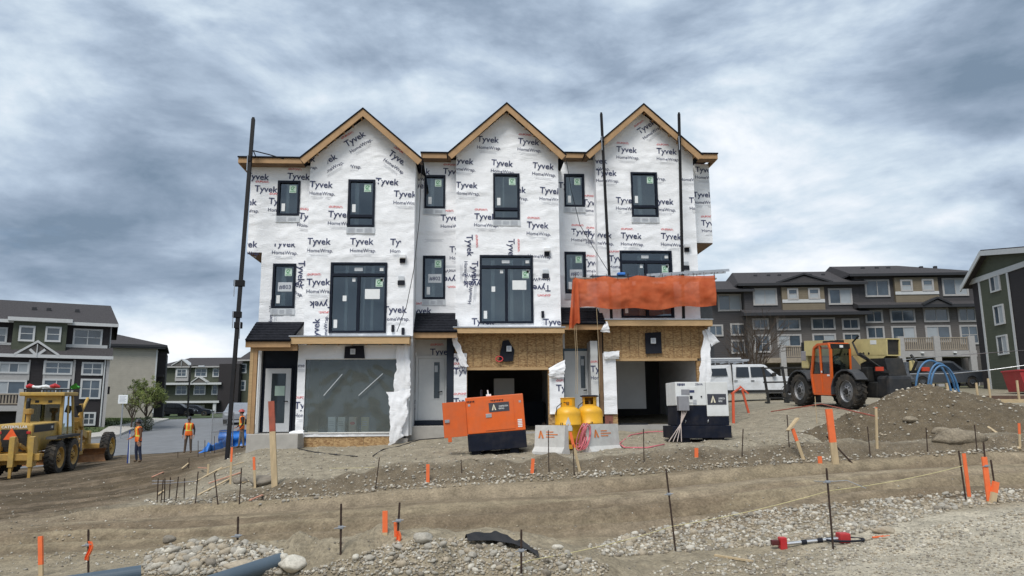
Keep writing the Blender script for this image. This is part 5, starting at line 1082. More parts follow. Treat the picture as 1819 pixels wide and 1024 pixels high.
stake((1303, 752), (1302, 697), 'red upright post of the small barricade', .09, .05, 1.0, None, mat('barricade_red', (.62, .10, .04), .6, var=.1), 'barricade legs'); stake((1330, 734), (1318, 692), 'red leaning leg of the small barricade', .08, .05, 1.0, None, MATS['barricade_red'], 'barricade legs')
bz = G(1303, 752); solo(MB().bar(P(1300, 700, bz.y), P(1316, 688, bz.y+.7), .07, .05).bar(P(1314, 686, bz.y+.7), P(1330, 700, bz.y+.6), .05, .05), 'barricade_rail', MATS['barricade_red'], 'short red rail joining the barricade legs', 'rail', P(1305, 700, bz.y))
for px, py, lab in ((161, 966, 'orange ribbon on the lower left rebar pin'), (705, 948, 'orange ribbon at the foot of the paired stake')):
    q = P(px, py, G(157, 1021).y if px < 200 else G(706, 957).y); solo(MB().grid(lambda u, v_: (q.x+(-.02+.05*u)+.02*math.sin(v_*5), q.y-.03+.02*math.sin(u*6), q.z+.03-.2*v_), 4, 8), 'ribbon', M_ORF, lab, 'ribbon', q)
# heap of broken laths on the bank, left
for k, (a, b, lab) in enumerate((((346, 858), (395, 832), 'upper pale lath of the broken heap'), ((352, 838), (366, 842), 'short orange cross piece of the broken heap'), ((369, 845), (369, 863), 'upright short piece in the broken heap'), ((371, 861), (427, 842), 'long pinkish lath crossing the heap'), ((384, 845), (432, 830), 'highest lath leaning to the right'), ((352, 882), (408, 853), 'lowest long pale lath of the heap'), ((431, 860), (470, 848), 'lath lying right of the heap'), ((444, 892), (466, 884), 'small pinkish lath at the toe of the bank'), ((270, 852), (290, 840), 'pinkish lath left of the thin pins'), ((323, 836), (335, 826), 'short lath above the thin pins'), ((280, 882), (291, 874), 'tiny lath among the thin pins'))):
    p0, p1 = G(*a), G(*b); lift = .03 if k not in (1, 2, 4) else .12; MB_ = MB().bar(p0+Vector((0, 0, lift)), p1+Vector((0, 0, lift)), .045, .02) if k not in (2,) else MB().bar(p0+Vector((0, 0, .3)), p0-Vector((0, 0, .1)), .045, .02)
    solo(MB_, 'loose_lath', M_LATH if k not in (1, 3, 7, 8) else mat('pinkish_lath', (.55, .27, .18), .7, var=.2), lab, 'lath', p0, 'broken laths')
p0, p1 = G(1733, 770), G(1812, 801); t = thing('survey_stake', 'fallen lath with orange end lying down the dirt pile side', 'stake', p1, group='survey stakes'); MB().bar(p1+Vector((0, 0, .05)), p0.lerp(p1, .3)+Vector((0, 0, .3)), .06, .03).build('lath', M_LATH, t, True); MB().bar(p0.lerp(p1, .3)+Vector((0, 0, .3)), P(1733, 768, p0.lerp(p1, .1).y), .075, .03).build('painted_tip', M_ORF, t, True)
p0, p1 = G(1515, 822), G(1468, 775); solo(MB().tube([p0-Vector((0, 0, .03)), P(1468, 775, p0.y+.25)], .018, 6), 'fallen_rebar', M_REB, 'rebar rod leaning across the tall orange stake', 'rebar', p0)
# string line between the road pins
def string(pl, lab, sag=.03):
    q = []
    for a, b in zip(pl[:-1], pl[1:]): q += [a.lerp(b, k/8)-Vector((0, 0, sag*4*(k/8)*(1-k/8))) for k in range(8)]
    q.append(pl[-1]); solo(MB().tube(q, .0035, 4), 'string_line', mat('yellow_string', (.62, .55, .28), .7), lab, 'string', pl[0])
y4 = [TOPS[i][0].y for i in (3, 4, 5)]; string([P(835, 1024, 7.6), P(940, 996, TOPS[-1][0].y), P(1195, 935, y4[0]), P(1474, 872, y4[1]), P(1710, 828, y4[2])], 'yellow string line running between the foreground rebar pins')
string([P(585, 832, 18.2), P(760, 824, 18.0), P(950, 820, 18.2)], 'yellow string on the bank in front of the houses'); 
# ---- stones
def ico(sub, seed, flat=.7):
    bm = bmesh.new(); bmesh.ops.create_icosphere(bm, subdivisions=sub, radius=1); rs = random.Random(seed); o = Vector((rs.uniform(-9, 9), rs.uniform(-9, 9), rs.uniform(-9, 9))); ax = (rs.uniform(.8, 1.25), rs.uniform(.7, 1.0), rs.uniform(.5, .8)*flat/.7)
    from mathutils import noise as mn
    cuts = [(Vector((rs.gauss(0, 1), rs.gauss(0, 1), rs.gauss(0, 1))).normalized(), rs.uniform(.62, .88)) for _ in range(7 if sub > 2 else 5)]
    for v_ in bm.verts:
        c = v_.co.copy(); k = 1+.28*mn.noise(c*1.1+o)+.12*mn.noise(c*2.6+o)
        if sub > 2: k += .07*mn.noise(c*6+o)+.04*mn.noise(c*13+o)
        q = c*k
        for n_, d_ in cuts:
            e = q.dot(n_)-d_
            if e > 0: q = q-n_*e*.85
        v_.co = Vector((q.x*ax[0], q.y*ax[1], q.z*ax[2]))
    return bm
M_STN = [mat('stone_%s' % n, c, .9, var=.22, vs=5, bump=.25, bs=18, dirt=.45, spec=.2) for n, c in (('grey', (.37, .345, .295)), ('tan', (.38, .325, .245)), ('pale', (.55, .515, .44)), ('dark', (.22, .195, .16)))]
SM = []
for k in range(10):
    bm = ico(2, 50+k); me = bpy.data.meshes.new('stone'); bm.to_mesh(me); bm.free(); me.materials.append(M_STN[[0, 1, 0, 2, 0, 1, 3, 0, 2, 1][k]]); me.polygons.foreach_set('use_smooth', [True]*len(me.polygons)); SM.append(me)
def gpts(poly, n, rs):
    g = np.random.RandomState(rs.randrange(10**6)); xs = [p[0] for p in poly]; ys = [p[1] for p in poly]; out = np.zeros((0, 2))
    while len(out) < n:
        q = np.stack([g.uniform(min(xs), max(xs), n*3), g.uniform(min(ys), max(ys), n*3)], 1); out = np.concatenate([out, q[in_poly(q[:, 0], q[:, 1], poly)]])
    return out[:n]
def rays_ground(pp):
    d = [ray(*p) for p in pp]; ys = np.exp(np.linspace(math.log(5), math.log(50), 48)); dx = np.array([v_.x/v_.y for v_ in d]); dz = np.array([v_.z/v_.y for v_ in d])
    X = dx[:, None]*ys; Z = CAMZ+dz[:, None]*ys; H_ = Z-zg(X, np.broadcast_to(ys, X.shape)); i = np.maximum(np.argmax(H_ < 0, 1), 1); lo, hi = ys[i-1].copy(), ys[i].copy()
    for _ in range(5):
        m_ = (lo+hi)/2; ab = CAMZ+dz*m_-zg(dx*m_, m_) > 0; lo = np.where(ab, m_, lo); hi = np.where(ab, hi, m_)
    Y_ = hi; x = dx*Y_; return np.stack([x, Y_, zg(x, Y_)], 1)
def rockbed(name, lab, cat, poly, nbig, nsmall, rbig, rsm, seed):
    rs = random.Random(seed); pp = rays_ground(gpts(poly, nbig+nsmall, rs)); c = pp[:nbig].mean(0); t = thing(name, lab, cat, (c[0], c[1], zg1(c[0], c[1])), group='heaps of cobbles'); inv = FR[t.name].inverted()
    for k in range(nbig):
        r = rbig[0]+(rbig[1]-rbig[0])*rs.random()**2.2; o = link('stone', SM[rs.randrange(10)], t, inv @ Vector((pp[k][0], pp[k][1], pp[k][2]+r*.08)), (rs.uniform(-.4, .4), rs.uniform(-.4, .4), rs.uniform(0, 6.28))); o.scale = (r, r, r)
    small_stones(pp[nbig:], rsm, rs, 'gravel', t)
def small_stones(pp, rsm, rs, name, parent=None):
    bm = ico(1, 5); base = [np.array([v_.co for v_ in bm.verts])]; fs = [[v_.index for v_ in f.verts] for f in bm.faces]; bm.free(); 
    for k in range(1, 6):
        b2 = ico(1, 5+k); base.append(np.array([v_.co for v_ in b2.verts])); b2.free()
    fa = np.array(fs); nv = len(base[0]); V = []; Fc = []; mi = []
    for i, p in enumerate(pp):
        r = rsm[0]+(rsm[1]-rsm[0])*rs.random()**2; a = rs.uniform(0, 6.28); ca, sa = math.cos(a), math.sin(a); b = base[i % 6]*r; V.append(np.stack([b[:, 0]*ca-b[:, 1]*sa+p[0], b[:, 0]*sa+b[:, 1]*ca+p[1], b[:, 2]+p[2]+r*.2], 1)); Fc.append(fa+i*nv); mi += [rs.choice((0, 0, 1, 1, 2, 3))]*len(fa)
    V = np.concatenate(V); Fc = np.concatenate(Fc)
    if parent is not None: l = FR[parent.name].translation; V = V-np.array(l)
    me = bpy.data.meshes.new(name); me.vertices.add(len(V)); me.vertices.foreach_set('co', V.ravel()); me.loops.add(Fc.size); me.loops.foreach_set('vertex_index', Fc.ravel()); me.polygons.add(len(Fc)); me.polygons.foreach_set('loop_start', np.arange(len(Fc))*3)
    for q in M_STN: me.materials.append(q)
    me.polygons.foreach_set('material_index', mi); me.polygons.foreach_set('use_smooth', np.ones(len(Fc), bool)); me.update(calc_edges=True); me.validate()
    o = link(name, me, parent); o['kind'] = 'stuff'; return o
rockbed('rock_pile', 'heap of cobbles and soil at the lower left beside the pipes', 'rock pile', [(250, 1023), (262, 985), (300, 968), (400, 960), (500, 975), (512, 1010), (480, 1023)], 190, 1600, (.022, .07), (.008, .03), 1)
rockbed('rock_pile', 'long heap of cobbles and soil at the bottom centre', 'rock pile', [(500, 1023), (600, 1000), (690, 968), (760, 955), (880, 960), (1000, 980), (1080, 1005), (1080, 1023)], 170, 2600, (.016, .055), (.006, .024), 2)
rockbed('cobble_strip', 'strip of washed cobbles along the near edge of the dirt road', 'cobbles', [(1040, 972), (1130, 945), (1300, 915), (1450, 898), (1650, 880), (1819, 868), (1819, 892), (1700, 905), (1560, 940), (1440, 965), (1200, 983), (1080, 990)], 300, 3800, (.03, .06), (.012, .036), 3)
rs = random.Random(9); AR = [([(250, 890), (400, 880), (560, 880), (700, 862), (850, 848), (1050, 838), (1250, 826), (1420, 815), (1600, 806), (1819, 795), (1819, 803), (1500, 818), (1050, 850), (700, 872), (450, 900), (280, 900)], 1700, (.012, .05)), ([(430, 800), (1300, 770), (1480, 780), (1480, 812), (1100, 830), (450, 885), (300, 885)], 1500, (.012, .045)),
    ([(1480, 1023), (1819, 930), (1819, 1023)], 900, (.006, .018)), ([(1200, 1000), (1480, 970), (1819, 905), (1819, 935), (1450, 1023), (1150, 1023)], 1400, (.008, .028)), ([(0, 850), (300, 850), (300, 1000), (0, 1023)], 260, (.01, .03)), ([(60, 985), (300, 975), (300, 1000), (60, 1010)], 200, (.008, .022)), ([(1300, 730), (1480, 735), (1819, 730), (1819, 790), (1300, 780)], 350, (.015, .04)), ([(300, 960), (1000, 900), (1819, 820), (1819, 865), (1000, 950), (300, 1000)], 160, (.006, .02))]
pp = []
for k, (poly, n, rg) in enumerate(AR): tag(small_stones(rays_ground(gpts(poly, n, rs)), rg, rs, 'gravel'), ['loose stones along the foot of the cut bank', 'scattered stones on the building pad', 'fine gravel in the lower right corner', 'mixed gravel below the cobble strip', 'stray stones on the dark soil at left', 'patch of gravel at lower left', 'scattered stones around the dirt pile', 'stray pebbles on the dirt road'][k], 'gravel')
def boulder(px, py, r, lab, mi=0, sc=(1, 1, 1), seed=0, up=.3, rz=0):
    g = G(px, py); bm = ico(3, 900+seed); me = bpy.data.meshes.new('boulder'); bm.to_mesh(me); bm.free(); me.materials.append(M_STN[mi]); me.polygons.foreach_set('use_smooth', [True]*len(me.polygons)); o = link('boulder', me, None, g+Vector((0, 0, r*up*sc[2])), (0, 0, rz)); o.scale = (r*sc[0], r*sc[1], r*sc[2]); tag(o, lab, 'boulder', 'boulders'); return o
boulder(752, 962, .105, 'large rounded boulder on the centre heap left of black fabric', 0, (1, .9, .95), 1); boulder(520, 1012, .16, 'big pale boulder beside the open pipe end', 2, (1.1, .9, .75), 2); boulder(430, 1012, .18, 'flat tan slab of rock on the left heap', 1, (1, .8, .6), 3); boulder(298, 962, .09, 'dark clod of earth on top of the left heap', 3, (1, .9, .9), 4)
boulder(990, 976, .06, 'pale boulder right of the black fabric', 2, (1, 1, .9), 5); boulder(838, 990, .06, 'round grey stone below the black fabric', 0, (1, 1, .9), 6); boulder(1572, 945, .12, 'reddish brown rock at the near edge of the cobble strip', 1, (1.2, .8, .6), 7); boulder(465, 862, .26, 'brown boulder on the bank left of the tall stake', 3, (1.4, .8, .75), 8, rz=.4); boulder(425, 858, .2, 'rounded brown boulder among the broken laths', 3, (1, .9, .9), 9); boulder(657, 992, .055, 'small round stone on the left slope of the centre heap', 0, (1, .9, .9), 10)
# ---- dirt pile at right
cx, cy, _ = P(1643, 700, 20.8); pk = P(1638, 676, 20.8).z; hh = pk-zg1(cx, cy)
def ph(x, y):
    dx, dy = x-cx, y-cy; rx = np.where(dx < 0, 3.5, 4.3); ry = np.where(dy < 0, 3.3, 2.6); r = np.hypot(dx/rx, dy/ry); n = fbm(x*1.3, y*1.3, 501, 4)-.5
    return hh*(np.clip(1-r+.22*n*np.minimum(r*3, 1), -.2, 1))**1 if False else hh*np.clip(1-np.sqrt(r*r+.004)+.34*n*np.minimum(r*3, 1), -.15, 1) + .22*(fbm(x*4, y*4, 503, 4)-.5)*(1-np.clip(r, 0, 1))
na_, nr_ = 110, 60; AA2, RR2 = np.meshgrid(np.linspace(0, 2*np.pi, na_, endpoint=False), np.linspace(0.001, 1.25, nr_)); sxx = np.where(np.cos(AA2) < 0, 3.5, 4.3); syy = np.where(np.sin(AA2) < 0, 3.3, 2.6); X = cx+RR2*np.cos(AA2)*sxx; Y = cy+RR2*np.sin(AA2)*syy; Z = zg(X, Y)+ph(X, Y)-.03
mb = MB(); mb.add([tuple(v_) for v_ in np.stack([X.ravel(), Y.ravel(), Z.ravel()], 1)], [(j*na_+i, j*na_+(i+1) % na_, (j+1)*na_+(i+1) % na_, (j+1)*na_+i) for j in range(nr_-1) for i in range(na_)])
pile = thing('dirt_pile', 'tall heap of excavated brown soil in front of the telehandler', 'dirt pile', (cx, cy, zg1(cx, cy))); mb.build('heap', M_SOIL, pile, True, smooth=True)
rs = random.Random(12); P1 = []
for _ in range(900):
    a = rs.uniform(0, 6.28); r = rs.random()**.6*1.05; x = cx+r*math.cos(a)*(3.5 if math.cos(a) < 0 else 4.3); y = cy+r*math.sin(a)*(3.3 if math.sin(a) < 0 else 2.6); P1.append((x, y))
P1 = np.array(P1); Zp = zg(P1[:, 0], P1[:, 1])+np.maximum(ph(P1[:, 0], P1[:, 1])-.03, 0); small_stones(np.stack([P1[:, 0], P1[:, 1], Zp], 1), (.012, .06), rs, 'gravel', pile)
for px, py, r, sc, m_, lab, sd_ in ((1705, 783, .48, (1.15, .8, .72), 1, 'large flat rock low on the right side of the dirt pile', 21), (1620, 748, .22, (1, .9, .8), 3, 'tan rock on the face of the dirt pile', 22), (1675, 768, .26, (1.1, .8, .5), 3, 'slab of clay beside the large flat rock', 23)):
    d = ray(px, py); ys = np.linspace(14, 22, 400); xx = d.x/d.y*ys; zz = CAMZ+d.z/d.y*ys; hz = zg(xx, ys)+np.maximum(ph(xx, ys)-.03, 0); i = int(np.argmax(zz-hz < 0)); bm = ico(3, 900+sd_); me = bpy.data.meshes.new('boulder'); bm.to_mesh(me); bm.free(); me.materials.append(M_RUB); me.polygons.foreach_set('use_smooth', [True]*len(me.polygons))
    o = link('boulder', me, None, (xx[i], ys[i], hz[i]+.02)); o.scale = tuple(r*q for q in sc); tag(o, lab, 'boulder', 'boulders')
# ---- pipes, tool, fabric in the foreground
M_PIPE = mat('blue_grey_pipe', (.065, .095, .125), .45, var=.1, vs=3, dirt=.25)
def pipe(a, b, ya, yb, r, lab):
    p0, p1 = P(*a, ya), P(*b, yb); d = (p1-p0).normalized(); t = thing('drain_pipe', lab, 'pipe', p0, group='blue-grey pipes'); ax = d.orthogonal().normalized(); M = Matrix((ax, d.cross(ax), d)).transposed().to_4x4(); M.translation = p0
    L_ = (p1-p0).length; MB().lathe([(r-.008, L_), (r, L_), (r, -1.2), (r-.008, -1.2), (r-.008, L_)], 28, M).build('tube', M_PIPE, t, True, smooth=False); MB().lathe([(r+.001, L_-.3), (r+.012, L_-.29), (r+.012, L_-.16), (r+.001, L_-.15)], 28, M).build('coupling_band', M_PIPE, t, True) if False else None
pipe((395, 1030), (503, 995), 7.35, 7.75, .075, 'blue-grey drain pipe with its open end beside the boulder'); pipe((150, 1034), (250, 1019), 7.3, 7.5, .075, 'blue-grey drain pipe just entering at the bottom left')
p0, p1 = G(1390, 975), G(1498, 964); t = thing('site_light', 'red and silver telescopic site light lying on the ground', 'work light', p0); u = Vector((0, 0, .05)); M_RED = mat('red_plastic', (.48, .02, .025), .4, var=.1, dirt=.2)
MB().tube([p0+u, p1+u], .018, 8).build('mast', M_METAL, t, True)
for k in (.36, .62): q = p0.lerp(p1, k)+u; dd = (p1-p0).normalized()*.03; MB().tube([q-dd, q+dd], .026, 8).build('mast_clamp', M_BLK, t, True)
MB().box(p0+Vector((-.035, -.045, -.01)), p0+Vector((.045, .045, .13)), bev=.012).build('lamp_head', M_RED, t, True); MB().box(p0+Vector((-.13, -.03, .04)), p0+Vector((-.04, .03, .10)), bev=.012).build('lamp_cap', mat('dark_red_plastic', (.09, .015, .015), .5), t, True)
MB().box(p1+Vector((-.06, -.06, 0)), p1+Vector((.07, .07, .11)), bev=.02).build('base', M_RED, t, True); MB().tube([p1+Vector((.03+.22*math.cos(a), .02+.13*math.sin(a), .03)) for a in [2*math.pi*k/24 for k in range(25)]], .013, 6).build('foot_ring', M_BLK, t, True)
solo(MB().bar(G(1270, 988)+Vector((0, 0, .01)), G(1338, 1000)+Vector((0, 0, .015)), .03, .02), 'stick', M_LATH, 'grey stick lying on the soil left of the red tool', 'stick', G(1270, 988)); q = G(1565, 954); solo(MB().bar(q+Vector((-.1, 0, .01)), q+Vector((.12, .03, .02)), .03, .015), 'orange_lath_piece', M_ORF, 'flat orange lath piece lying by the reddish rock', 'lath', q)
fp = [G(px, py) for px, py in ((828, 962), (870, 960), (905, 965), (935, 978), (955, 992))]
def ff(u, v_):
    k = u*4; i = min(int(k), 3); p = fp[i].lerp(fp[i+1], k-i); wv = (.05+.05*math.sin(u*3.1))*(v_-.5)*2; n = float(fbm(np.array([u*9.]), np.array([v_*3.]), 601, 3)[0]); return p+Vector((wv*.3, -wv*1.3, .02+.10*n*math.sin(v_*math.pi)))
solo(MB().grid(ff, 36, 10), 'fabric_scrap', mat('black_geotextile', (.012, .012, .014), .7, var=.3, bump=.3), 'crumpled black geotextile scrap on the centre heap', 'fabric', fp[2], smooth=True)
# ================================================================== VEHICLES AND MACHINES
M_TYRE = mat('tyre_rubber', (.022, .021, .020), .9, var=.25, vs=8, bump=.3, bs=25, dirt=.55); M_DYEL = mat('machine_yellow', (.50, .32, .07), .55, var=.12, dirt=.65); M_DYEL2 = mat('dull_yellow_steel', (.42, .25, .055), .6, var=.12, dirt=.5)
M_BLKM = mat('black_machine_steel', (.008, .009, .010), .65, var=.2, dirt=.2); M_CABG = glass('cab_glass', (.30, .36, .36), .05, .03); M_DKG = mat('dark_vehicle_glass', (.018, .022, .028), .06, var=.1, spec=.7); M_STEELR = mat('grey_rim', (.27, .28, .30), .5, .3, var=.12, dirt=.3); M_DARKIN = mat('dark_interior', (.03, .03, .032), .8)
def wheel(par, c, r, w_, rimm, side, lugs=22, rim=.52):
    """wheel lying in the local x-z plane with its axle along y; side=-1 outer face at -y"""
    M = Matrix.Translation(c); sh = [(r*.60, -w_/2), (r*.88, -w_/2), (r*.96, -w_*.42), (r*.96, w_*.42), (r*.88, w_/2), (r*.60, w_/2), (r*.60, -w_/2)]
    wh = MB().lathe([(r*rim*.28, side*w_*.30), (r*rim*.30, side*w_*.44), (r*rim*.62, side*w_*.30), (r*rim*.9, side*w_*.22), (r*rim*1.06, side*w_*.46), (r*.615, side*w_*.51), (r*.615, -side*w_*.3), (.01, -side*w_*.3)], 28, M, 'Y').build('wheel', rimm, par)
    ty = MB().lathe(sh, 36, M, 'Y'); 
    for k in range(lugs):
        for s in (-1, 1):
            a = 2*math.pi*(k+(.5 if s > 0 else 0))/lugs; R_ = M @ Matrix.Rotation(-a, 4, 'Y') @ Matrix.Translation((r*.955, s*w_*.23, 0)) @ Matrix.Rotation(s*R(28), 4, 'X'); ty.box((-r*.02, -w_*.24, -r*.045), (r*.05, w_*.24, r*.045), R_)
    ty.build('tyre', M_TYRE, wh); MB().lathe([(.0, side*w_*.50), (r*rim*.26, side*w_*.48), (r*rim*.28, side*w_*.28)], 16, M, 'Y').build('hub', rimm if rimm is not M_STEELR else M_BLKM, wh)
    mb = MB()
    for k in range(8): a = 2*math.pi*k/8; mb.box((r*rim*.46*math.cos(a)-.02, side*w_*.36-.03, r*rim*.46*math.sin(a)-.02), (r*rim*.46*math.cos(a)+.02, side*w_*.36+.03, r*rim*.46*math.sin(a)+.02), M)
    mb.build('wheel_bolts', M_BLKM, wh)['kind'] = 'stuff'
    return wh
# ---- motor grader: x forward, y left
r0, f0 = G(108, 841), G(190, 817); hd = math.atan2(38.6-32.4, P(193, 812, 38.6).x-P(108, 838, 32.4).x)
gp = P(108, 838, 32.4); gp.z = zg1(gp.x, gp.y); frx = gp+Vector((math.cos(hd)*6, math.sin(hd)*6, 0)); 
# the centre line lies one half-track to the left of the wheels seen
gc = gp+Vector((-math.sin(hd), math.cos(hd), 0))*1.05; pitch = math.atan2(zg1(frx.x, frx.y)-gp.z, 6.0)
gr = thing('motor_grader', 'yellow motor grader with rear ripper and orange triangle at left', 'grader', (gc.x, gc.y, gp.z), hd, ry=-pitch)
for s in (-1, 1):
    for x in (-.78, .78): wheel(gr, (x, s*1.05, .67), .68, .40, M_DYEL2, s)
    wheel(gr, (6.0, s*1.05, .67), .68, .40, M_DYEL, s)
    MB().box((-1.0, s*.72, .45), (1.0, s*.84, .88), bev=.04).build('tandem_case', M_DYEL2, gr); MB().prism([(-1.35, 1.42), (1.35, 1.42), (1.3, 1.52), (-1.3, 1.52)], s*.85, s*1.25).build('fender', M_BLKM, gr)
hood = MB().box((-2.05, -.62, .95), (.85, .62, 2.05), bev=.06).build('engine_hood', M_DYEL, gr); MB().box((-2.075, -.46, 1.0), (-2.055, .46, 1.85), bev=.01).build('grille', M_BLKM, hood)
MB().box((-1.9, -.635, 1.72), (.1, -.622, 2.0)).build('side_stripe', M_BLKM, hood); mb = MB(); put_text(mb, 'CATERPILLAR', .9, (-2.085, 0, 1.95), (0, -1, 0), (0, 0, 1), .02, .1); mb.build('maker_lettering', M_WHT, hood)
mb = MB(); put_text(mb, '140', .22, (-.15, -.64, 1.87), (1, 0, 0), (0, 0, 1), .02); mb.build('model_number', M_WHT, hood); 
for k in range(7): MB().box((-2.082, -.42, 1.06+.11*k), (-2.076, .42, 1.09+.11*k)).build('grille_bar', M_BLKM, hood)
for s in (-1, 1): MB().box((-2.09, s*.5-.07, 1.68), (-2.06, s*.5+.07, 1.78), bev=.01).build('tail_light', M_RED, gr)
tr_ = MB().prism([(0, .30), (-.26, -.14), (.26, -.14)], -2.32, -2.30, 'X', Matrix.Translation((0, 0, 1.62))).build('warning_triangle', mat('triangle_orange', (.9, .13, .03), .5), gr); MB().box((-2.31, -.04, 1.2), (-2.285, .04, 1.48)).build('triangle_post', M_DYEL2, tr_)
cab = thing  # (cab built below from frame bars and panes)
cb = MB(); X0, X1, XB = .55, 2.15, 2.0
for s in (-1, 1):
    cb.bar((X0, s*.72, 1.2), (X0+.1, s*.68, 3.12), .12, .12); cb.bar((XB, s*.78, .95), (X1-.45, s*.70, 3.12), .10, .10); cb.box((X0, s*.70-.03, 1.0), (XB, s*.70+.03, 1.35)); cb.bar((1.3, s*.76, 1.2), (1.25, s*.70, 3.1), .06, .06)
cb.box((X0, -.72, 1.0), (X0+.06, .72, 2.05)); cb.box((X0-.08, -.68, 2.78), (X0+.06, .68, 3.12)); cbo = cb.build('cab', M_DYEL, gr)
MB().box((X0-.25, -.86, 3.12), (X1-.2, .86, 3.28), bev=.04).build('cab_roof', M_DYEL, cbo); MB().box((X0+.02, -.62, 2.07), (X0+.05, .62, 2.77)).build('rear_window', M_CABG, cbo)
for s in (-1, 1): MB().add([(X0+.1, s*.74, 1.36), (1.9, s*.78, 1.36), (1.72, s*.71, 3.1), (X0+.14, s*.69, 3.1)], [(0, 1, 2, 3)]).build('side_window', M_CABG, cbo)
MB().box((.9, -.3, 1.1), (1.4, .3, 2.0), bev=.1).build('seat', M_BLKM, cbo); MB().box((1.7, -.2, 1.1), (1.85, .2, 2.0), bev=.05).build('console', M_BLKM, cbo)
for k in range(2): MB().box((.62, -.35+.5*k, 2.84), (.46, -.2+.5*k, 2.94)).build('rear_lamp', M_BLKM, cbo)
rk = MB()
for yy in (-.7, .7): rk.box((X0-.2, yy-.03, 3.36), (X1-.3, yy+.03, 3.42))
rk.box((X0-.2, -.73, 3.36), (X0-.14, .73, 3.42))
for k in range(11): rk.box((X0-.19, -.7+.14*k-.02, 3.28), (X0-.15, -.7+.14*k+.02, 3.37))
rk.build('roof_rack', M_BLKM, cbo)
fl = MB().tube([(X0-.1+.03*math.sin(k*2.1), .62-.14*k, 3.50+.025*math.sin(k*1.7)) for k in range(9)], [.06, .08, .05, .07, .055, .08, .06, .075, .05], 9).build('rolled_flag', M_WHT, gr); MB().tube([(X0-.1, .68, 3.50), (X0-.09, .56, 3.54), (X0-.08, .42, 3.51)], [.06, .10, .075], 9).build('red_band', M_RED, fl); MB().tube([(X0-.1, -.24, 3.51), (X0-.12, -.42, 3.55), (X0-.1, -.6, 3.49)], [.07, .105, .05], 9).build('red_band', M_RED, fl)
MB().grid(lambda u, v_: (X1-.5+.7*u, -.7+.1*math.sin(v_*4+u*3), 3.40+.26*v_*(1-.55*u)+.04*math.sin(u*9)), 10, 4).build('green_flag', mat('green_flag', (.07, .42, .06), .6, var=.3), gr)
MB().tube([(-.2, .3, 2.0), (-.2, .3, 2.9), (-.15, .3, 3.0)], .08, 10).build('exhaust_stack', M_BLKM, gr); MB().lathe([(.01, 2.62), (.17, 2.60), (.17, 2.42), (.08, 2.38), (.08, 2.0)], 16, Matrix.Translation((-.75, .05, 0))).build('air_cleaner', M_DYEL2, gr)
bm_ = MB(); pts = [(1.6, 1.2), (2.6, 1.75), (4.4, 1.75), (5.6, 1.25), (6.2, 1.2)]; pl = [(x, z+.16) for x, z in pts]+[(x, z-.16) for x, z in pts[::-1]]; bm_.prism(pl, -.15, .15); bm_.build('goose_neck', M_DYEL, gr)
MB().box((5.85, -1.0, .55), (6.15, 1.0, .80), bev=.05).build('front_axle', M_DYEL2, gr); MB().box((5.9, -.2, .75), (6.3, .2, 1.4), bev=.04).build('front_bolster', M_DYEL, gr)
MB().prism([(2.1, .55), (5.7, .9), (5.7, 1.02), (2.1, .72)], -.12, .12).build('drawbar', M_DYEL2, gr); MB().lathe([(.75, .50), (.85, .50), (.85, .62), (.75, .62), (.75, .50)], 28, Matrix.Translation((3.0, 0, 0))).build('circle', M_DYEL2, gr)
Mb = Matrix.Translation((3.0, 0, .36)) @ Matrix.Rotation(R(35), 4, 'Z'); MB().prism([(.10+.24*math.sin(a)**2-.2, .05+.6*(1-math.cos(a))/2) for a in [k*math.pi/8 for k in range(9)]]+[(.06+.24*math.sin(a)**2-.2, .05+.6*(1-math.cos(a))/2) for a in [k*math.pi/8 for k in range(8, -1, -1)]], -1.85, 1.85, 'Y', Matrix.Translation((0, 0, -.3)) @ Mb).build('blade', mat('worn_blade', (.28, .13, .05), .6, .2, var=.3, dirt=.5), gr)
for s in (-1, 1):
    MB().bar((2.75, s*.62, 1.75), (2.75, s*.62, 2.15), .2, .5).build('cylinder_bracket', M_DYEL2, gr); MB().tube([(2.75, s*.75, 2.75), (2.9, s*.80, 1.6)], .085, 10).build('lift_cylinder', M_DYEL2, gr); MB().tube([(2.9, s*.80, 1.6), (3.0, s*.8, .65)], .045, 8).build('cylinder_rod', M_METAL, gr)
    MB().box((2.55, s*.2, 1.65), (2.95, s*.75, 2.0), bev=.03).build('saddle', M_DYEL2, gr)
MB().tube([(2.8, .1, 1.3), (3.4, -.75, .65)], .06, 8).build('side_shift_cylinder', M_DYEL2, gr); MB().tube([(3.4, -.5, 2.2), (4.2, -.55, 3.0)], .07, 8).build('lift_arm', M_DYEL, gr); MB().box((2.2, -.85, .9), (2.5, -.3, 1.6), bev=.03).build('valve_block', M_DYEL2, gr)
MB().box((-2.9, -1.25, .72), (-2.62, 1.25, .98), bev=.03).build('ripper_beam', M_DYEL2, gr)
for y in (-.95, -.3, .3, .95): o = MB().prism([(-2.98, .5), (-2.6, .5), (-2.55, 1.35), (-2.78, 1.62), (-2.98, 1.6)], y-.09, y+.09).build('ripper_shank', M_DYEL, gr); MB().prism([(-2.95, .1), (-2.75, .5), (-2.95, .5)], y-.05, y+.05).build('ripper_tooth', M_DYEL2, o)
MB().box((-2.6, -.7, .55), (-1.2, .7, .95), bev=.05).build('rear_frame', M_DYEL2, gr)
for s in (-1, 1): MB().bar((-2.6, s*.4, 1.3), (-1.6, s*.4, .95), .12, .12).build('ripper_link', M_DYEL2, gr)
MB().bar((1.9, -.9, 2.7), (1.9, -1.0, 2.4), .04, .22).build('mirror', M_BLKM, gr)
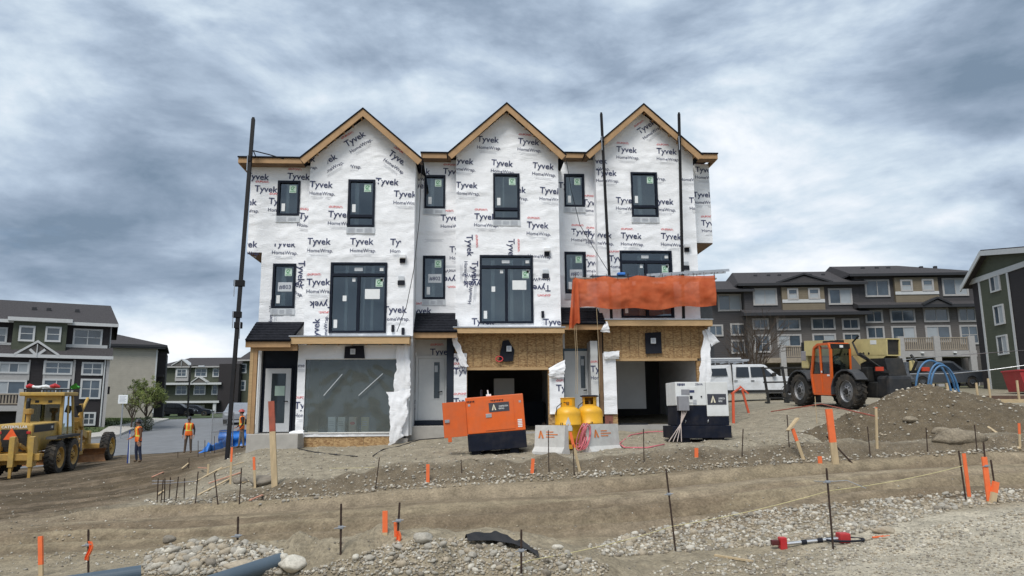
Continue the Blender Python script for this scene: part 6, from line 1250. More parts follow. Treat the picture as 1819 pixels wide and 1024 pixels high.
# ---- telehandler: x forward, y left
rw, fw_ = P(1513, 727, 28.0), P(1429, 722, 31.0); rw.z = zg1(rw.x, rw.y); fw_.z = zg1(fw_.x, fw_.y); hd = math.atan2(fw_.y-rw.y, fw_.x-rw.x); wb = 3.05
lf = Vector((-math.sin(hd), math.cos(hd), 0)); tc_ = rw-lf*1.0
th = thing('telehandler', 'orange and black telehandler with cream boom parked by the dirt pile', 'telehandler', (tc_.x, tc_.y, (rw.z+zg1(tc_.x, tc_.y))/2-.02), hd, ry=-math.atan2(fw_.z-rw.z, wb))
for x in (0, wb):
    for s in (-1, 1):
        wheel(th, (x, s*1.0, .68), .69, .46, M_STEELR, s, 20, .60)
        fd = []; 
        for k in range(9): a = R(-5+k*22.5 if x > 1 else -10+k*22.5); fd.append((x+.80*math.cos(a), .68+.80*math.sin(a)))
        fd2 = [(x+.86*math.cos(R(-10+k*22.5)), .68+.86*math.sin(R(-10+k*22.5))) for k in range(8, -1, -1)]
        MB().prism(fd[:8]+fd2[1:], s*.78, s*1.26).build('fender', mat('dark_grey_fender', (.045, .048, .055), .6, var=.1, dirt=.15), th)
MB().box((-.9, -.55, .45), (wb+.5, .55, 1.05), bev=.05).build('chassis', M_BLKM, th)
MB().box((-1.50, -.50, .42), (-.80, .50, 1.28), bev=.12).build('counterweight', mat('charcoal_counterweight', (.020, .022, .026), .6, var=.1, dirt=.2), th)
MB().prism([(-1.25, 1.29), (.3, 1.29), (.3, 1.75), (-.3, 1.94), (-1.05, 1.94)], -.50, .28).build('rear_tower', M_BLKM, th)
for s in (-1, 1): MB().bar((-1.45, s*.45, 1.42), (-1.55, s*1.1, 1.48), .08, .10).build('light_bar', M_BLKM, th)
for k in range(5): MB().tube([(-1.3+.12*k, .32, 1.4+.05*k), (-.7+.1*k, .42-.03*k, 1.75), (-.2+.1*k, .40, 2.0+.04*k), (.2, .25, 2.15)], .025, 6).build('hydraulic_hose', M_BLKM, th)
for x_, z_ in ((-.5, 1.35), (.1, 1.2)): MB().box((x_, .32, z_-.3), (x_+.35, .62, z_+.25), bev=.04).build('valve_box', M_BLKM, th)
MB().box((-.1, -1.22, .62), (wb-.9, -.50, 1.55), bev=.08).build('engine_cover', M_BLKM, th)
for s in (-1, 1): o = MB().box((-1.66, s*.98-.16, 1.45), (-1.60, s*.98+.16, 1.60), bev=.01).build('tail_light', mat('tail_red', (.5, .05, .02), .3), th); MB().box((-1.60, s*.85-.1, 1.5), (-1.5, s*.85+.1, 1.55)).build('light_arm', M_BLKM, o)
c0, c1 = .90, 2.08; cabm = MB()
prof = [(c0, .55), (c1-.02, .55), (c1+.12, 1.35), (c1-.12, 2.42), (c1-.4, 2.55), (c0+.12, 2.55), (c0, 2.35)]
for a, b in zip(prof, prof[1:]+prof[:1]):
    for y in (.30, 1.16): cabm.bar((a[0], y, a[1]), (b[0], y, b[1]), .08, .09)
for p in prof[:4]+[prof[5]]: cabm.bar((p[0], .3, p[1]), (p[0], 1.16, p[1]), .07, .07)
cabm.bar((1.52, 1.16, .58), (1.58, 1.16, 2.5), .06, .06); cabm.box((c0+.05, .28, 2.53), (c1-.4, 1.18, 2.60), bev=.03)
cabo = cabm.build('cab', M_ORP, th)
MB().prism([(c0+.04, .60), (c1-.02, .60), (c1+.08, 1.35), (c0+.04, 1.35)], 1.13, 1.17).build('door_panel', M_ORP, cabo); MB().add([(c0+.04, 1.14, 1.36), (c1+.08, 1.14, 1.36), (c1-.12, 1.14, 2.4), (c1-.4, 1.14, 2.5), (c0+.14, 1.14, 2.5), (c0+.03, 1.14, 2.33)], [(0, 1, 2, 3, 4, 5)]).build('side_window', M_CABG, cabo)
MB().box((c0-.03, .34, 1.30), (c0-.01, 1.12, 2.36)).build('rear_window', M_CABG, cabo); MB().box((c0-.05, .30, 2.36), (c0-.005, 1.16, 2.55)).build('rear_visor', M_BLKM, cabo); MB().box((c0-.06, .62, 2.40), (c0-.055, .78, 2.50)).build('roof_label', M_WHT, cabo)
MB().box((c0-.02, .3, .56), (c0+.02, 1.16, 1.3)).build('rear_panel', M_BLKM, cabo); MB().box((1.15, .5, .9), (1.55, .95, 1.75), bev=.1).build('seat', M_BLKM, cabo); MB().box((1.95, .55, .8), (2.1, .9, 1.5), bev=.04).build('dash', M_BLKM, cabo)
MB().box((1.46, 1.18, 1.40), (1.52, 1.20, 1.48)).build('door_handle', M_WHT, cabo); MB().box((c0+.1, 1.175, 1.26), (c0+.26, 1.185, 1.33)).build('door_label', M_WHT, cabo)
for k in range(3): MB().box((c0+.15+.4*k, .4, 2.6), (c0+.35+.4*k, .7, 2.72), bev=.03).build('roof_lamp', M_BLKM, cabo)
MB().box((2.45, 1.22, 1.9), (2.5, 1.42, 2.3), bev=.02).build('mirror', M_GRYB, th)
M_BOOM = mat('cream_boom', (.62, .52, .24), .5, var=.05, dirt=.25)
Mbm = Matrix.Translation((-1.0, -.18, 1.97)) @ Matrix.Rotation(R(-1.5), 4, 'Y')
bo = MB(); z0_, z1_ = -.1, .72
bo.box((0.0, -.30, z1_-.04), (5.2, .30, z1_), Mbm); bo.box((0, -.30, z0_+.16), (5.2, .30, z0_+.20), Mbm)
for s in (-1, 1): bo.prism([(0, z0_+.2), (.9, z0_-.35), (1.4, z0_-.35), (2.0, z0_+.2), (5.2, z0_+.2), (5.2, z1_-.045), (0, z1_-.045)], s*.28-.02, s*.28+.02, 'Y', Mbm)
boo = bo.build('boom', M_BOOM, th); MB().box((.06, -.25, z0_+.22), (5.5, .25, z1_-.06), Mbm).build('inner_boom', M_BLKM, boo); MB().box((5.1, -.2, -.5), (5.6, .2, .55), Mbm, bev=.04).build('boom_nose', M_BOOM, boo)
for x in (1.0, 1.3, 1.5): MB().lathe([(.0, .306), (.05, .306), (.05, .30)], 12, Mbm @ Matrix.Translation((x, 0, .15)), 'Y').build('boom_hole', M_BLKM, boo)
MB().lathe([(.01, .34), (.16, .34), (.16, .27), (.01, .27)], 20, Mbm @ Matrix.Translation((.95, 0, -.22)), 'Y').build('pivot_pin', M_BLKM, boo); MB().box((.55, .303, .5), (.9, .306, .66), Mbm).build('boom_label', M_WHT, boo)
MB().tube([(-.2, .38, 1.9), (.3, .36, 2.1), (.6, .36, 2.6), (.3, .3, 2.85)], .04, 8).build('hydraulic_hose', M_BLKM, th); MB().tube([(-1.5, -.5, 1.4), (-1.7, -.55, 1.8), (-1.5, -.5, 2.05)], .05, 8).build('hydraulic_hose', M_BLKM, th); MB().box((-1.5, -.70, 1.40), (-1.35, -.50, 1.85), bev=.06).build('tow_hook', M_BOOM, th)
for s in (-.35, .35): MB().box((wb+1.2, s-.08, .12), (wb+2.4, s+.08, .18)).build('fork', M_BLKM, th)
MB().box((wb+1.1, -.6, .1), (wb+1.2, .6, 1.0), bev=.03).build('fork_carriage', M_BLKM, th); MB().bar((wb+1.15, 0, .9), (wb+.85, -.18, 1.9), .22, .22).build('carriage_link', M_BLKM, th)
# ---- cars: side profile lofted across the width
def car(name, label, cat, loc, rz, L_, H_, W_, prof, glassz, paint, wheels, wr=.36, roof=None, win=(), lamps=True, extra=None):
    t = thing(name, label, cat, loc, rz); low = [p for p in prof]; mb = MB(); n = len(prof); vs = []
    for fy, ins in ((-1, .06), (-.9, 0), (.9, 0), (1, .06)):
        for x, z in prof:
            tm = max(0, (z-glassz)/(H_-glassz)) if z > glassz else 0; y = fy*(W_/2-tm*.16); cx_ = (prof[0][0]+prof[n//2][0])/2
            vs.append((x*(1-.012*(abs(fy) > .95)), y, z-(.03 if abs(fy) > .95 and z > glassz*.8 else 0)))
    for r_ in range(3):
        for i in range(n): vs and mb.f.append((r_*n+i, r_*n+(i+1) % n, (r_+1)*n+(i+1) % n, (r_+1)*n+i)); 
    mb.v = [Vector(v_) for v_ in vs]; mb.f += [tuple(range(n-1, -1, -1)), tuple(range(3*n, 4*n))]; mb.mi = [0]*len(mb.f); body = mb.build('body', paint, t)
    for poly in win:
        for s in (-1, 1):
            yy = lambda z: s*(W_/2-max(0, (z-glassz)/(H_-glassz))*.16+.006); MB().add([(x, yy(z), z) for x, z in poly], [tuple(range(len(poly)))]).build('side_window', M_DKG, body)
    for a, b in (roof or ()):
        hw = W_/2-.2; hw2 = W_/2-.1; MB().add([(a[0], -hw, a[1]), (a[0], hw, a[1]), (b[0], hw2, b[1]), (b[0], -hw2, b[1])], [(0, 1, 2, 3)]).build('windscreen', M_DKG, body)
    for x in wheels:
        for s in (-1, 1):
            M = Matrix.Translation((x, s*(W_/2-.11), wr)); w_ = MB().lathe([(.01, s*.10), (wr*.25, s*.11), (wr*.62, s*.08), (wr*.64, -s*.1)], 20, M, 'Y').build('wheel', M_STEELR, t); MB().lathe([(wr*.62, -.115), (wr*.95, -.11), (wr, -.06), (wr, .06), (wr*.95, .115), (wr*.62, .115)], 24, M, 'Y').build('tyre', M_TYRE, w_)
            MB().lathe([(wr*1.16, s*.125), (wr*1.16, s*.105), (.01, s*.105)], 20, M, 'Y').build('wheel_arch', M_BLKM, t)
    if lamps:
        xf = max(p[0] for p in prof); xb = min(p[0] for p in prof)
        for s in (-1, 1): MB().box((xf-.14, s*(W_/2-.28)-.16, .62), (xf+.005, s*(W_/2-.28)+.16, .78), bev=.03).build('headlight', M_TAPE, t); MB().box((xb-.01, s*(W_/2-.16)-.1, .75), (xb+.08, s*(W_/2-.16)+.1, .98), bev=.02).build('tail_light', M_RED, t)
    return t, body
PK = [(-2.9, .45), (-2.9, 1.05), (-2.88, 1.15), (-2.86, 1.86), (-1.15, 1.92), (-1.1, 1.93), (.55, 1.93), (.75, 1.88), (1.45, 1.28), (2.75, 1.20), (2.92, 1.08), (2.95, .55), (2.85, .42), (2.3, .38), (-2.0, .38)]
pp_ = P(1330, 712, 40); pp_.z = zg1(pp_.x, pp_.y); M_WHC = mat('white_car_paint', (.66, .68, .70), .3, var=.03, coat=.4, dirt=.4)
tk, bd = car('pickup_truck', 'white crew-cab pickup with canopy and roof rack beside the houses', 'pickup truck', pp_, R(-3), 5.9, 1.93, 1.98, PK, 1.15, M_WHC, (-1.85, 1.9), .40, roof=[((.78, 1.86), (1.42, 1.31))], win=[[(-2.7, 1.30), (-1.35, 1.32), (-1.4, 1.72), (-2.7, 1.70)], [(-.92, 1.24), (-.2, 1.24), (-.2, 1.78), (-.85, 1.78)], [(-.1, 1.24), (1.15, 1.26), (.62, 1.78), (-.1, 1.78)]])
MB().box((-1.13, -1.0, .45), (-1.10, 1.0, 1.93)).build('cab_gap', M_BLKM, bd)
for k in range(4): MB().bar((-2.7+.75*k, -.85, 2.08), (-2.7+.75*k, .85, 2.08), .05, .05).build('rack_bar', M_METAL, tk); MB().bar((-2.7+.75*k, -.8, 1.85), (-2.7+.75*k, -.8, 2.08), .04, .04).build('rack_leg', M_METAL, tk)
for y, z in ((-.75, 2.14), (-.4, 2.14), (.4, 2.14)): MB().box((-2.8, y-.04, z-.03), (-.1, y+.04, z+.07)).build('rack_load', M_METAL, tk)
for z in (2.16, 2.24): MB().box((-2.7, -.7, z), (-.5, -.3, z+.05)).build('rack_ladder', M_WHITEP, tk)
MB().box((-2.6, -1.005, .40), (2.6, -.97, .55)).build('sill_trim', M_BLKM, tk); MB().box((1.0, -1.16, 1.28), (1.2, -1.0, 1.46), bev=.03).build('mirror', M_BLKM, tk)
for x in (-.95, -.05): MB().box((x-.08, -1.01, 1.02), (x+.1, -.99, 1.06)).build('door_handle', M_BLKM, tk)
SUV = [(-2.3, .35), (-2.32, .9), (-2.2, 1.15), (-1.85, 1.62), (-1.2, 1.70), (.2, 1.66), (.6, 1.52), (1.25, 1.08), (2.1, .95), (2.3, .75), (2.3, .35), (1.5, .28), (-1.5, .28)]
wins = [[(-1.9, 1.12), (-1.1, 1.10), (-1.1, 1.56), (-1.75, 1.52)], [(-1.0, 1.10), (0, 1.08), (0, 1.56), (-1.0, 1.57)], [(.08, 1.08), (1.05, 1.06), (.5, 1.48), (.08, 1.55)]]
q = onG(314, 97, 735); car('parked_car', 'black car parked at the top of the street', 'car', q, R(4), 4.6, 1.7, 1.85, SUV, 1.05, mat('black_car_paint', (.012, .013, .018), .25, coat=.5), (-1.45, 1.45), .35, [((.62, 1.5), (1.22, 1.1))], wins)
q = onG(345, 99.5, 737); car('parked_car', 'dark saloon car parked in front of the black car', 'car', q, R(4), 4.6, 1.5, 1.8, [(x, z*.86) for x, z in SUV], .92, mat('dark_blue_car_paint', (.02, .024, .035), .25, coat=.5), (-1.45, 1.45), .33, [((.62, 1.29), (1.22, .95))], [[(x, z*.86) for x, z in w_] for w_ in wins])
q = onG(424, 62, 740); car('parked_car', 'silver car facing the site beside the left porch', 'car', q, R(-80), 4.6, 1.7, 1.85, SUV, 1.05, mat('silver_car_paint', (.30, .31, .33), .3, .4, coat=.4), (-1.45, 1.45), .35, [((.62, 1.5), (1.22, 1.1))], wins)
q = onG(1668, 52, 690); gcar, _ = car('parked_car', 'grey pickup parked beneath the timber balconies', 'pickup truck', q, R(2), 5.9, 1.93, 1.98, PK, 1.15, mat('grey_car_paint', (.09, .10, .115), .3, .2, coat=.4), (-1.85, 1.9), .40, [((.78, 1.86), (1.42, 1.31))], [[(-.92, 1.24), (-.2, 1.24), (-.2, 1.78), (-.85, 1.78)], [(-.1, 1.24), (1.15, 1.26), (.62, 1.78), (-.1, 1.78)]])
# ---- black steel rack, blue hoops, lumber, bin
rk0 = P(1410, 712, 35); rk0.z = zg1(rk0.x, rk0.y); t = thing('steel_frame', 'black steel rack frame standing in front of the white pickup', 'rack', rk0, R(-12))
for x in (-1.15, -.25, .75): MB().bar((x, 0, 0), (x-.18, .0, 1.75), .11, .11).build('upright', M_BLKM, t); MB().bar((x, 0, .05), (x, .8, .05), .09, .09).build('foot', M_BLKM, t)
for z in (.25, 1.0, 1.68): MB().bar((-1.25-.1*z, 0, z), (.75-.1*z, 0, z), .07, .07).build('cross_rail', M_BLKM, t)
M_BLUE = mat('blue_pipe', (.05, .16, .32), .45, var=.2, dirt=.3)
for k, (xa_, xb_, top_, Yk, lab) in enumerate(((1626, 1692, 641, 23.5, 'left blue hoop of plastic pipe behind the dirt pile'), (1648, 1700, 646, 23.0, 'right blue hoop of plastic pipe behind the dirt pile'), (1652, 1706, 650, 22.8, 'inner blue hoop of plastic pipe'))):
    a, b = P(xa_, 705, Yk), P(xb_, 705, Yk); a.z = zg1(a.x, a.y); b.z = zg1(b.x, b.y); zt = P((xa_+xb_)/2, top_, Yk).z; mid = (a+b)/2; pts = []
    for j in range(25):
        u = j/24; ang_ = math.pi*(1-u); hgt = max(0, math.sin(ang_))**.6; pts.append(Vector((mid.x+(b.x-a.x)/2*math.cos(ang_), mid.y, (a.z-.1)*(1-hgt)+zt*hgt)))
    solo(MB().tube(pts, .034, 8), 'pipe_hoop', M_BLUE, lab, 'pipe', a, 'blue pipe hoops', smooth=True)
M_LUM = mat('stacked_lumber', (.48, .37, .22), .75, var=.15, vs=4, stretch=(1, 4, 4)); M_LUMD = mat('dark_lumber', (.12, .07, .05), .8, var=.2)
for k, (px, py, L_, dy, m_, lab) in enumerate(((1660, 690, 5.0, 0, M_LUM, 'pale plank lying furthest left in the lumber row'), (1730, 684, 6.0, .3, M_LUM, 'long pale plank lying behind the dirt pile'), (1760, 678, 7.0, 1.2, M_LUMD, 'dark brown beam lying behind the pale planks'), (1745, 688, 5.0, -.4, M_LUM, 'nearest pale plank in the lumber row'))):
    p = P(px, py, 33+dy); p.z = zg1(p.x, p.y); solo(MB().box((p.x-L_/2, p.y-.12, p.z-.05), (p.x+L_/2, p.y+.12, p.z+.14+(.14 if m_ is M_LUMD else 0)), bev=.006), 'lumber_plank', m_, lab, 'plank', p, 'planks lying behind the dirt pile')
q = onG(1842, 40, 660); t = thing('waste_bin', 'red waste skip at the right edge before the green house', 'skip', q, R(-6)); mb = MB(); mb.prism([(-1.2, .1), (1.2, .1), (1.45, 1.2), (-1.45, 1.2)], -.8, .8); mb.build('tub', mat('red_skip_paint', (.36, .025, .03), .5, dirt=.3), t); MB().box((-1.5, -.85, 1.2), (1.5, .85, 1.3), bev=.03).build('rim', MATS['red_skip_paint'], t)
for x in (-.7, 0, .7): MB().box((x-.05, -.88, .15), (x+.05, -.80, 1.2)).build('rib', MATS['red_skip_paint'], t)
for k, (px, Yk, h) in enumerate(((1757, 34, 1.1), (1735, 34, .9), (1808, 33, 1.0), (1658, 26, 1.0), (1683, 26, 1.0))): 
    q = onG(px, Yk, 690); solo(MB().box((q.x-.04, q.y-.03, q.z-.2), (q.x+.04, q.y+.03, q.z+h)), 'fence_stake', M_LATH, ['timber fence stake left of the red skip', 'second timber fence stake behind the lumber', 'timber fence stake in front of the red skip', 'short timber stake inside the blue hoops', 'short timber stake right of the blue hoops'][k], 'stake', q, 'timber fence stakes')
a, b, c_ = P(1690, 664, 34), P(1757, 658, 34), P(1830, 648, 33); solo(MB().tube([P(1580, 665, 34), a, b, c_], .02, 5), 'fence_wire', M_METAL, 'thin wire strung along the timber fence stakes', 'wire', a); solo(MB().tube([P(1600, 640, 40), P(1690, 632, 41), P(1830, 622, 42)], .02, 5), 'overhead_wire', M_METAL, 'thin wire stretched past the balconies to the green house', 'wire', P(1690, 632, 41))
pts = [G(1370, 737)+Vector((0, 0, .12)), P(1460, 718, 26), P(1556, 740, G(1558, 796).y)]; solo(MB().tube(pts, .02, 5), 'barrier_tape', M_RDP, 'red rope stretched from the telehandler to the pale lath', 'rope', pts[0])
q = onG(1450, 24.5, 735); solo(MB().tube([q, q+Vector((0, 0, .9))], .012, 5), 'marker_rod', M_LATH, 'thin pale marker rod in front of the telehandler cab', 'rod', q)
# ================================================================== NEIGHBOURING HOUSES, STREET, TREES
def siding(name, col, rough=.8):
    m = mat(name, col, rough, var=.08, vs=1.5); t = m.node_tree; N = t.nodes.new; L = t.links.new; b = t.nodes['Principled BSDF']
    tcn = N('ShaderNodeTexCoord'); wv = N('ShaderNodeTexWave'); wv.wave_type = 'BANDS'; wv.bands_direction = 'Z'; wv.wave_profile = 'SAW'; wv.inputs['Scale'].default_value = 1.6; L(tcn.outputs['Object'], wv.inputs['Vector'])
    bp = N('ShaderNodeBump'); bp.inputs['Strength'].default_value = .6; bp.inputs['Distance'].default_value = .03; L(wv.outputs[0], bp.inputs['Height']); L(bp.outputs[0], b.inputs['Normal']); return m
S_DARK = siding('charcoal_siding', (.066, .062, .064)); S_BRN = siding('brown_black_siding', (.028, .024, .026)); S_GRN = siding('green_siding', (.080, .090, .062)); S_TAN = siding('tan_siding', (.20, .165, .115)); S_BEI = siding('beige_siding', (.42, .385, .33)); S_GRY = siding('warm_grey_siding', (.125, .114, .106))
M_TRIM = mat('white_trim', (.52, .53, .53), .6, var=.05); M_TRIMG = mat('grey_trim', (.38, .37, .36), .7, var=.08); M_RF = mat('asphalt_shingle', (.062, .058, .060), .95, var=.35, vs=14, bump=.5, bs=40, spec=.15); M_FASC = mat('dark_fascia', (.025, .026, .030), .6)
M_PANE = mat('far_window_glass', (.055, .075, .095), .08, var=.5, vs=.6, spec=.9); M_BLIND = mat('pale_blind', (.34, .37, .39), .5, var=.1, vs=1); M_DECK = mat('weathered_deck_wood', (.30, .255, .20), .85, var=.2, vs=4); M_GDOOR = mat('garage_door_white', (.55, .56, .56), .6)
class Face:
    def __init__(s, loc, rz): s.o = Vector(loc); s.rz = rz; s.u = Vector((math.cos(rz), math.sin(rz), 0)); s.n = Vector((-math.sin(rz), math.cos(rz), 0))
    def __call__(s, px, py, y=0.0):
        d = ray(px, py); o = s.o+s.n*y; c = Vector((0, 0, CAMZ)); t = (o-c).dot(s.n)/d.dot(s.n); p = c+d*t-s.o; return p.dot(s.u), p.z
def z1(x, y): return x*.332, y*.332+520
def z2(x, y): return x*.2637+190, y*.2637+560
def z3(x, y): return x*.293+1240, y*.293+440
def z4(x, y): return x*.3027+1500, y*.3027+430
def fwin(H, fp, zf, r, y=0.0, nx=2, nz=1, trim=None, fw=.12, blind=False):
    a, b = zf(r[0], r[1]), zf(r[2], r[3]); u0, zt = fp(a[0], (a[1]+b[1])/2, y)[0], fp((a[0]+b[0])/2, a[1], y)[1]; u1, zb = fp(b[0], (a[1]+b[1])/2, y)[0], fp((a[0]+b[0])/2, b[1], y)[1]
    u0, u1 = min(u0, u1), max(u0, u1); mb = MB(); yy = y-.09
    for p, q in (((u0, zb), (u1, zb+fw)), ((u0, zt-fw), (u1, zt)), ((u0, zb+fw), (u0+fw, zt-fw)), ((u1-fw, zb+fw), (u1, zt-fw))): mb.box((p[0], yy, p[1]), (q[0], y+.02, q[1]))
    iu0, iu1, iz0, iz1 = u0+fw, u1-fw, zb+fw, zt-fw
    for k in range(1, nx): x = iu0+(iu1-iu0)*k/nx; mb.box((x-.03, yy+.02, iz0), (x+.03, y+.02, iz1))
    for k in range(1, nz): z = iz0+(iz1-iz0)*k/nz; mb.box((iu0, yy+.03, z-.025), (iu1, y+.02, z+.025))
    w_ = mb.build('window', trim or M_TRIM, H)
    for i in range(nx):
        for j in range(nz):
            e = .03; m_ = M_BLIND if (blind and (i+j) % 2 == (0 if blind == 1 else 1)) or blind == 3 else M_PANE
            MB().box((iu0+(iu1-iu0)*i/nx+(e if i else 0), y-.045, iz0+(iz1-iz0)*j/nz+(e if j else 0)), (iu0+(iu1-iu0)*(i+1)/nx-(e if i < nx-1 else 0), y-.03, iz0+(iz1-iz0)*(j+1)/nz-(e if j < nz-1 else 0))).build('pane', m_, w_)
    return w_
def fbox(H, nm, m_, fp, zf, r, y0, y1):
    a, b = zf(r[0], r[1]), zf(r[2], r[3]); u0, zt = fp(a[0], (a[1]+b[1])/2, y0)[0], fp((a[0]+b[0])/2, a[1], y0)[1]; u1, zb = fp(b[0], (a[1]+b[1])/2, y0)[0], fp((a[0]+b[0])/2, b[1], y0)[1]
    return MB().box((u0, y0, zb), (u1, y1, zt)).build(nm, m_, H)
def gable_roof(H, u0, u1, ze, zr, D_, ov=.5, hipl=0, hipr=0, nm='roof', m_=None, yr=None, fas=None):
    """ridge parallel to the front; hip insets at either end"""
    ym = D_/2 if yr is None else yr; V = [(u0-ov, -ov, ze), (u1+ov, -ov, ze), (u1+ov, D_+ov, ze), (u0-ov, D_+ov, ze), (u0-ov+hipl, ym, zr), (u1+ov-hipr, ym, zr)]; W2 = [(x, y, z-.16) for x, y, z in V]
    r_ = MB().add(V+W2, [(0, 1, 5, 4), (2, 3, 4, 5), (0, 4, 3), (1, 2, 5), (6, 7, 11, 10), (8, 9, 10, 11), (6, 10, 9), (7, 8, 11), (0, 1, 7, 6), (1, 2, 8, 7), (2, 3, 9, 8), (3, 0, 6, 9)]).build(nm, m_ or M_RF, H)
    MB().box((u0-ov-.02, -ov-.06, ze-.24), (u1+ov+.02, -ov-.003, ze-.02)).build('gutter', fas or M_TRIMG, r_)
    return r_
def roof_vents(H, pts):
    for x, y, z in pts: MB().box((x-.14, y-.14, z-.15), (x+.14, y+.14, z+.2), bev=.03).build('roof_vent', M_FASC, H)
def small_gable(H, nm, fp, zf, a, pk, b, y, dep, face_m, trim):
    p = [fp(*zf(*q), y) for q in (a, pk, b)]; base = min(p[0][1], p[2][1]); poly = [(p[0][0], base), (p[2][0], base), (p[1][0], p[1][1]-.1)]
    o = MB().prism(poly, y, y+dep).build(nm, face_m, H)
    for i, j in ((0, 1), (1, 2)): MB().prism([(p[i][0], base if i != 1 else p[1][1]), (p[j][0], base if j != 1 else p[1][1]), (p[j][0], (base if j != 1 else p[1][1])+.16), (p[i][0], (base if i != 1 else p[1][1])+.16)], y-.12, y+dep).build('gable_rake', trim, o)
    return o, p, base
def balustrade(H, u0, u1, z0, zt, y, post=True):
    t_ = MB().box((u0, y-.06, zt-.08), (u1, y+.06, zt)).build('rail', M_DECK, H); MB().box((u0, y-.04, z0+.08), (u1, y+.04, z0+.15)).build('rail', M_DECK, H)
    n = int((u1-u0)/.17); me = MB().box((-.045, -.03, 0), (.045, .03, zt-z0-.24)).mesh('baluster', M_DECK)
    for k in range(n): link('baluster', me, H, (u0+(k+.5)*(u1-u0)/n, y, z0+.152))
# ---- left townhouse block
lo = P(192, 760, 54); lo.z = zg1(lo.x, lo.y)-.3; fL = Face(lo, R(25)); HL = thing('house', 'dark townhouse block with green bay behind the yellow grader', 'house', lo, R(25))
ze = fL(200, 579)[1]; zr = fL(150, 541, 5)[1]; ue = fL(190, 650)[0]; u0 = ue-22
MB().box((u0, 0, -.5), (ue, 10, ze), bev=0).build('wall', S_BRN, HL); rf = gable_roof(HL, u0, ue, ze+.1, zr, 10, .5, 0, .6, fas=M_TRIM)
a = fL(*z1(20, 335))[1]; MB().add([(u0, -1.2, a), (ue+.3, -1.2, a), (ue+.3, 0, a+.7), (u0, 0, a+.7), (u0, -1.2, a-.15), (ue+.3, -1.2, a-.15), (ue+.3, 0, a-.15), (u0, 0, a-.15)], [(0, 1, 2, 3), (4, 5, 6, 7), (0, 1, 5, 4), (1, 2, 6, 5), (3, 0, 4, 7)]).build('lower_roof', M_RF, HL); MB().box((u0, -1.26, a-.2), (ue+.35, -1.205, a+.02)).build('gutter', M_TRIM, HL)
MB().box((u0, -.9, -.5), (ue-.02, -.005, a-.16)).build('lower_wall', S_BRN, HL)
fbox(HL, 'green_bay', S_GRN, fL, z1, (65, 150, 355, 330), -.6, .0); gb_ = fL(*z1(45, 130), -.7); gb2 = fL(*z1(390, 150), -.7); MB().box((gb_[0], -.95, gb_[1]-.25), (gb2[0], .0, gb_[1]), ).build('bay_eave', M_TRIM, HL)
for r, yy, nx, nz in (((100, 178, 188, 262), -.6, 1, 2), ((242, 183, 328, 265), -.6, 1, 2), ((390, 195, 548, 288), 0, 2, 2), ((-60, 185, 40, 272), 0, 2, 2), ((-10, 372, 158, 434), -.9, 3, 1), ((232, 368, 388, 440), -.9, 2, 2), ((436, 373, 552, 444), -.9, 2, 2), ((-60, 468, 142, 548), -.9, 2, 1), ((225, 462, 372, 565), -.9, 2, 2), ((428, 462, 540, 570), -.9, 2, 2), ((440, 640, 512, 712), -.9, 2, 2), ((-150, 185, -80, 270), 0, 2, 2)): fwin(HL, fL, z1, r, yy, nx, nz, blind=1 if r[0] < 60 else False)
for r in ((352, 280, 575, 296), (0, 268, 60, 280)): fbox(HL, 'trim_band', M_TRIM, fL, z1, r, -.08, -.003)
for r in ((150, 360, 160, 470), (228, 360, 242, 560), (385, 360, 398, 560), (555, 350, 572, 780)): fbox(HL, 'trim_board', M_TRIMG, fL, z1, r, -.96, -.905)
for r in ((-40, 432, 150, 470), (242, 440, 385, 463)): fbox(HL, 'panel', M_TRIMG, fL, z1, r, -.94, -.905)
go, pz, base = small_gable(HL, 'truss_gable', fL, z1, (75, 338), (203, 268), (318, 340), -1.15, .8, S_GRY, M_TRIM)
for s in (.33, .67): MB().bar((pz[0][0]+(pz[2][0]-pz[0][0])*s, -1.22, (base+pz[1][1])/2), (pz[1][0], -1.22, base+.05), .05, .16).build('truss_strut', M_TRIM, go)
MB().bar((pz[1][0], -1.22, base), (pz[1][0], -1.22, pz[1][1]-.1), .05, .16).build('truss_strut', M_TRIM, go)
dk = fL(*z1(130, 541), -2.2); dk0 = fL(*z1(0, 605), -2.2); MB().box((dk[0]-6, -2.3, dk0[1]-.35), (dk[0]+.1, -.9, dk0[1])).build('balcony_floor', M_TRIMG, HL); balustrade(HL, dk[0]-5.9, dk[0], dk0[1], dk[1], -2.2); MB().box((dk[0]-.3, -2.35, -.5), (dk[0]+.05, -2.05, dk[1]+.3)).build('balcony_post', M_TRIMG, HL)
MB().tube([(ue-.12, -.98, -.3), (ue-.12, -.98, a-.2)], .05, 8).build('downpipe', M_TRIM, HL); MB().tube([(ue+.06, .4, -.3), (ue+.06, .4, ze)], .05, 8).build('downpipe', M_TRIM, HL); MB().box((ue, .6, ze*.35), (ue+.3, 1.3, ze*.42)).build('meter_box', S_BRN, HL)
roof_vents(rf, [(u0+22*k, 2.4, ze+(zr-ze)*.55) for k in (.5, .58, .63, .78, .82, .9)])
for z in (.25, .55, .82): MB().box((ue-.01, 2.2, ze*z), (ue+.05, 3.4, ze*z+1.1)).build('side_window', M_TRIM, HL)
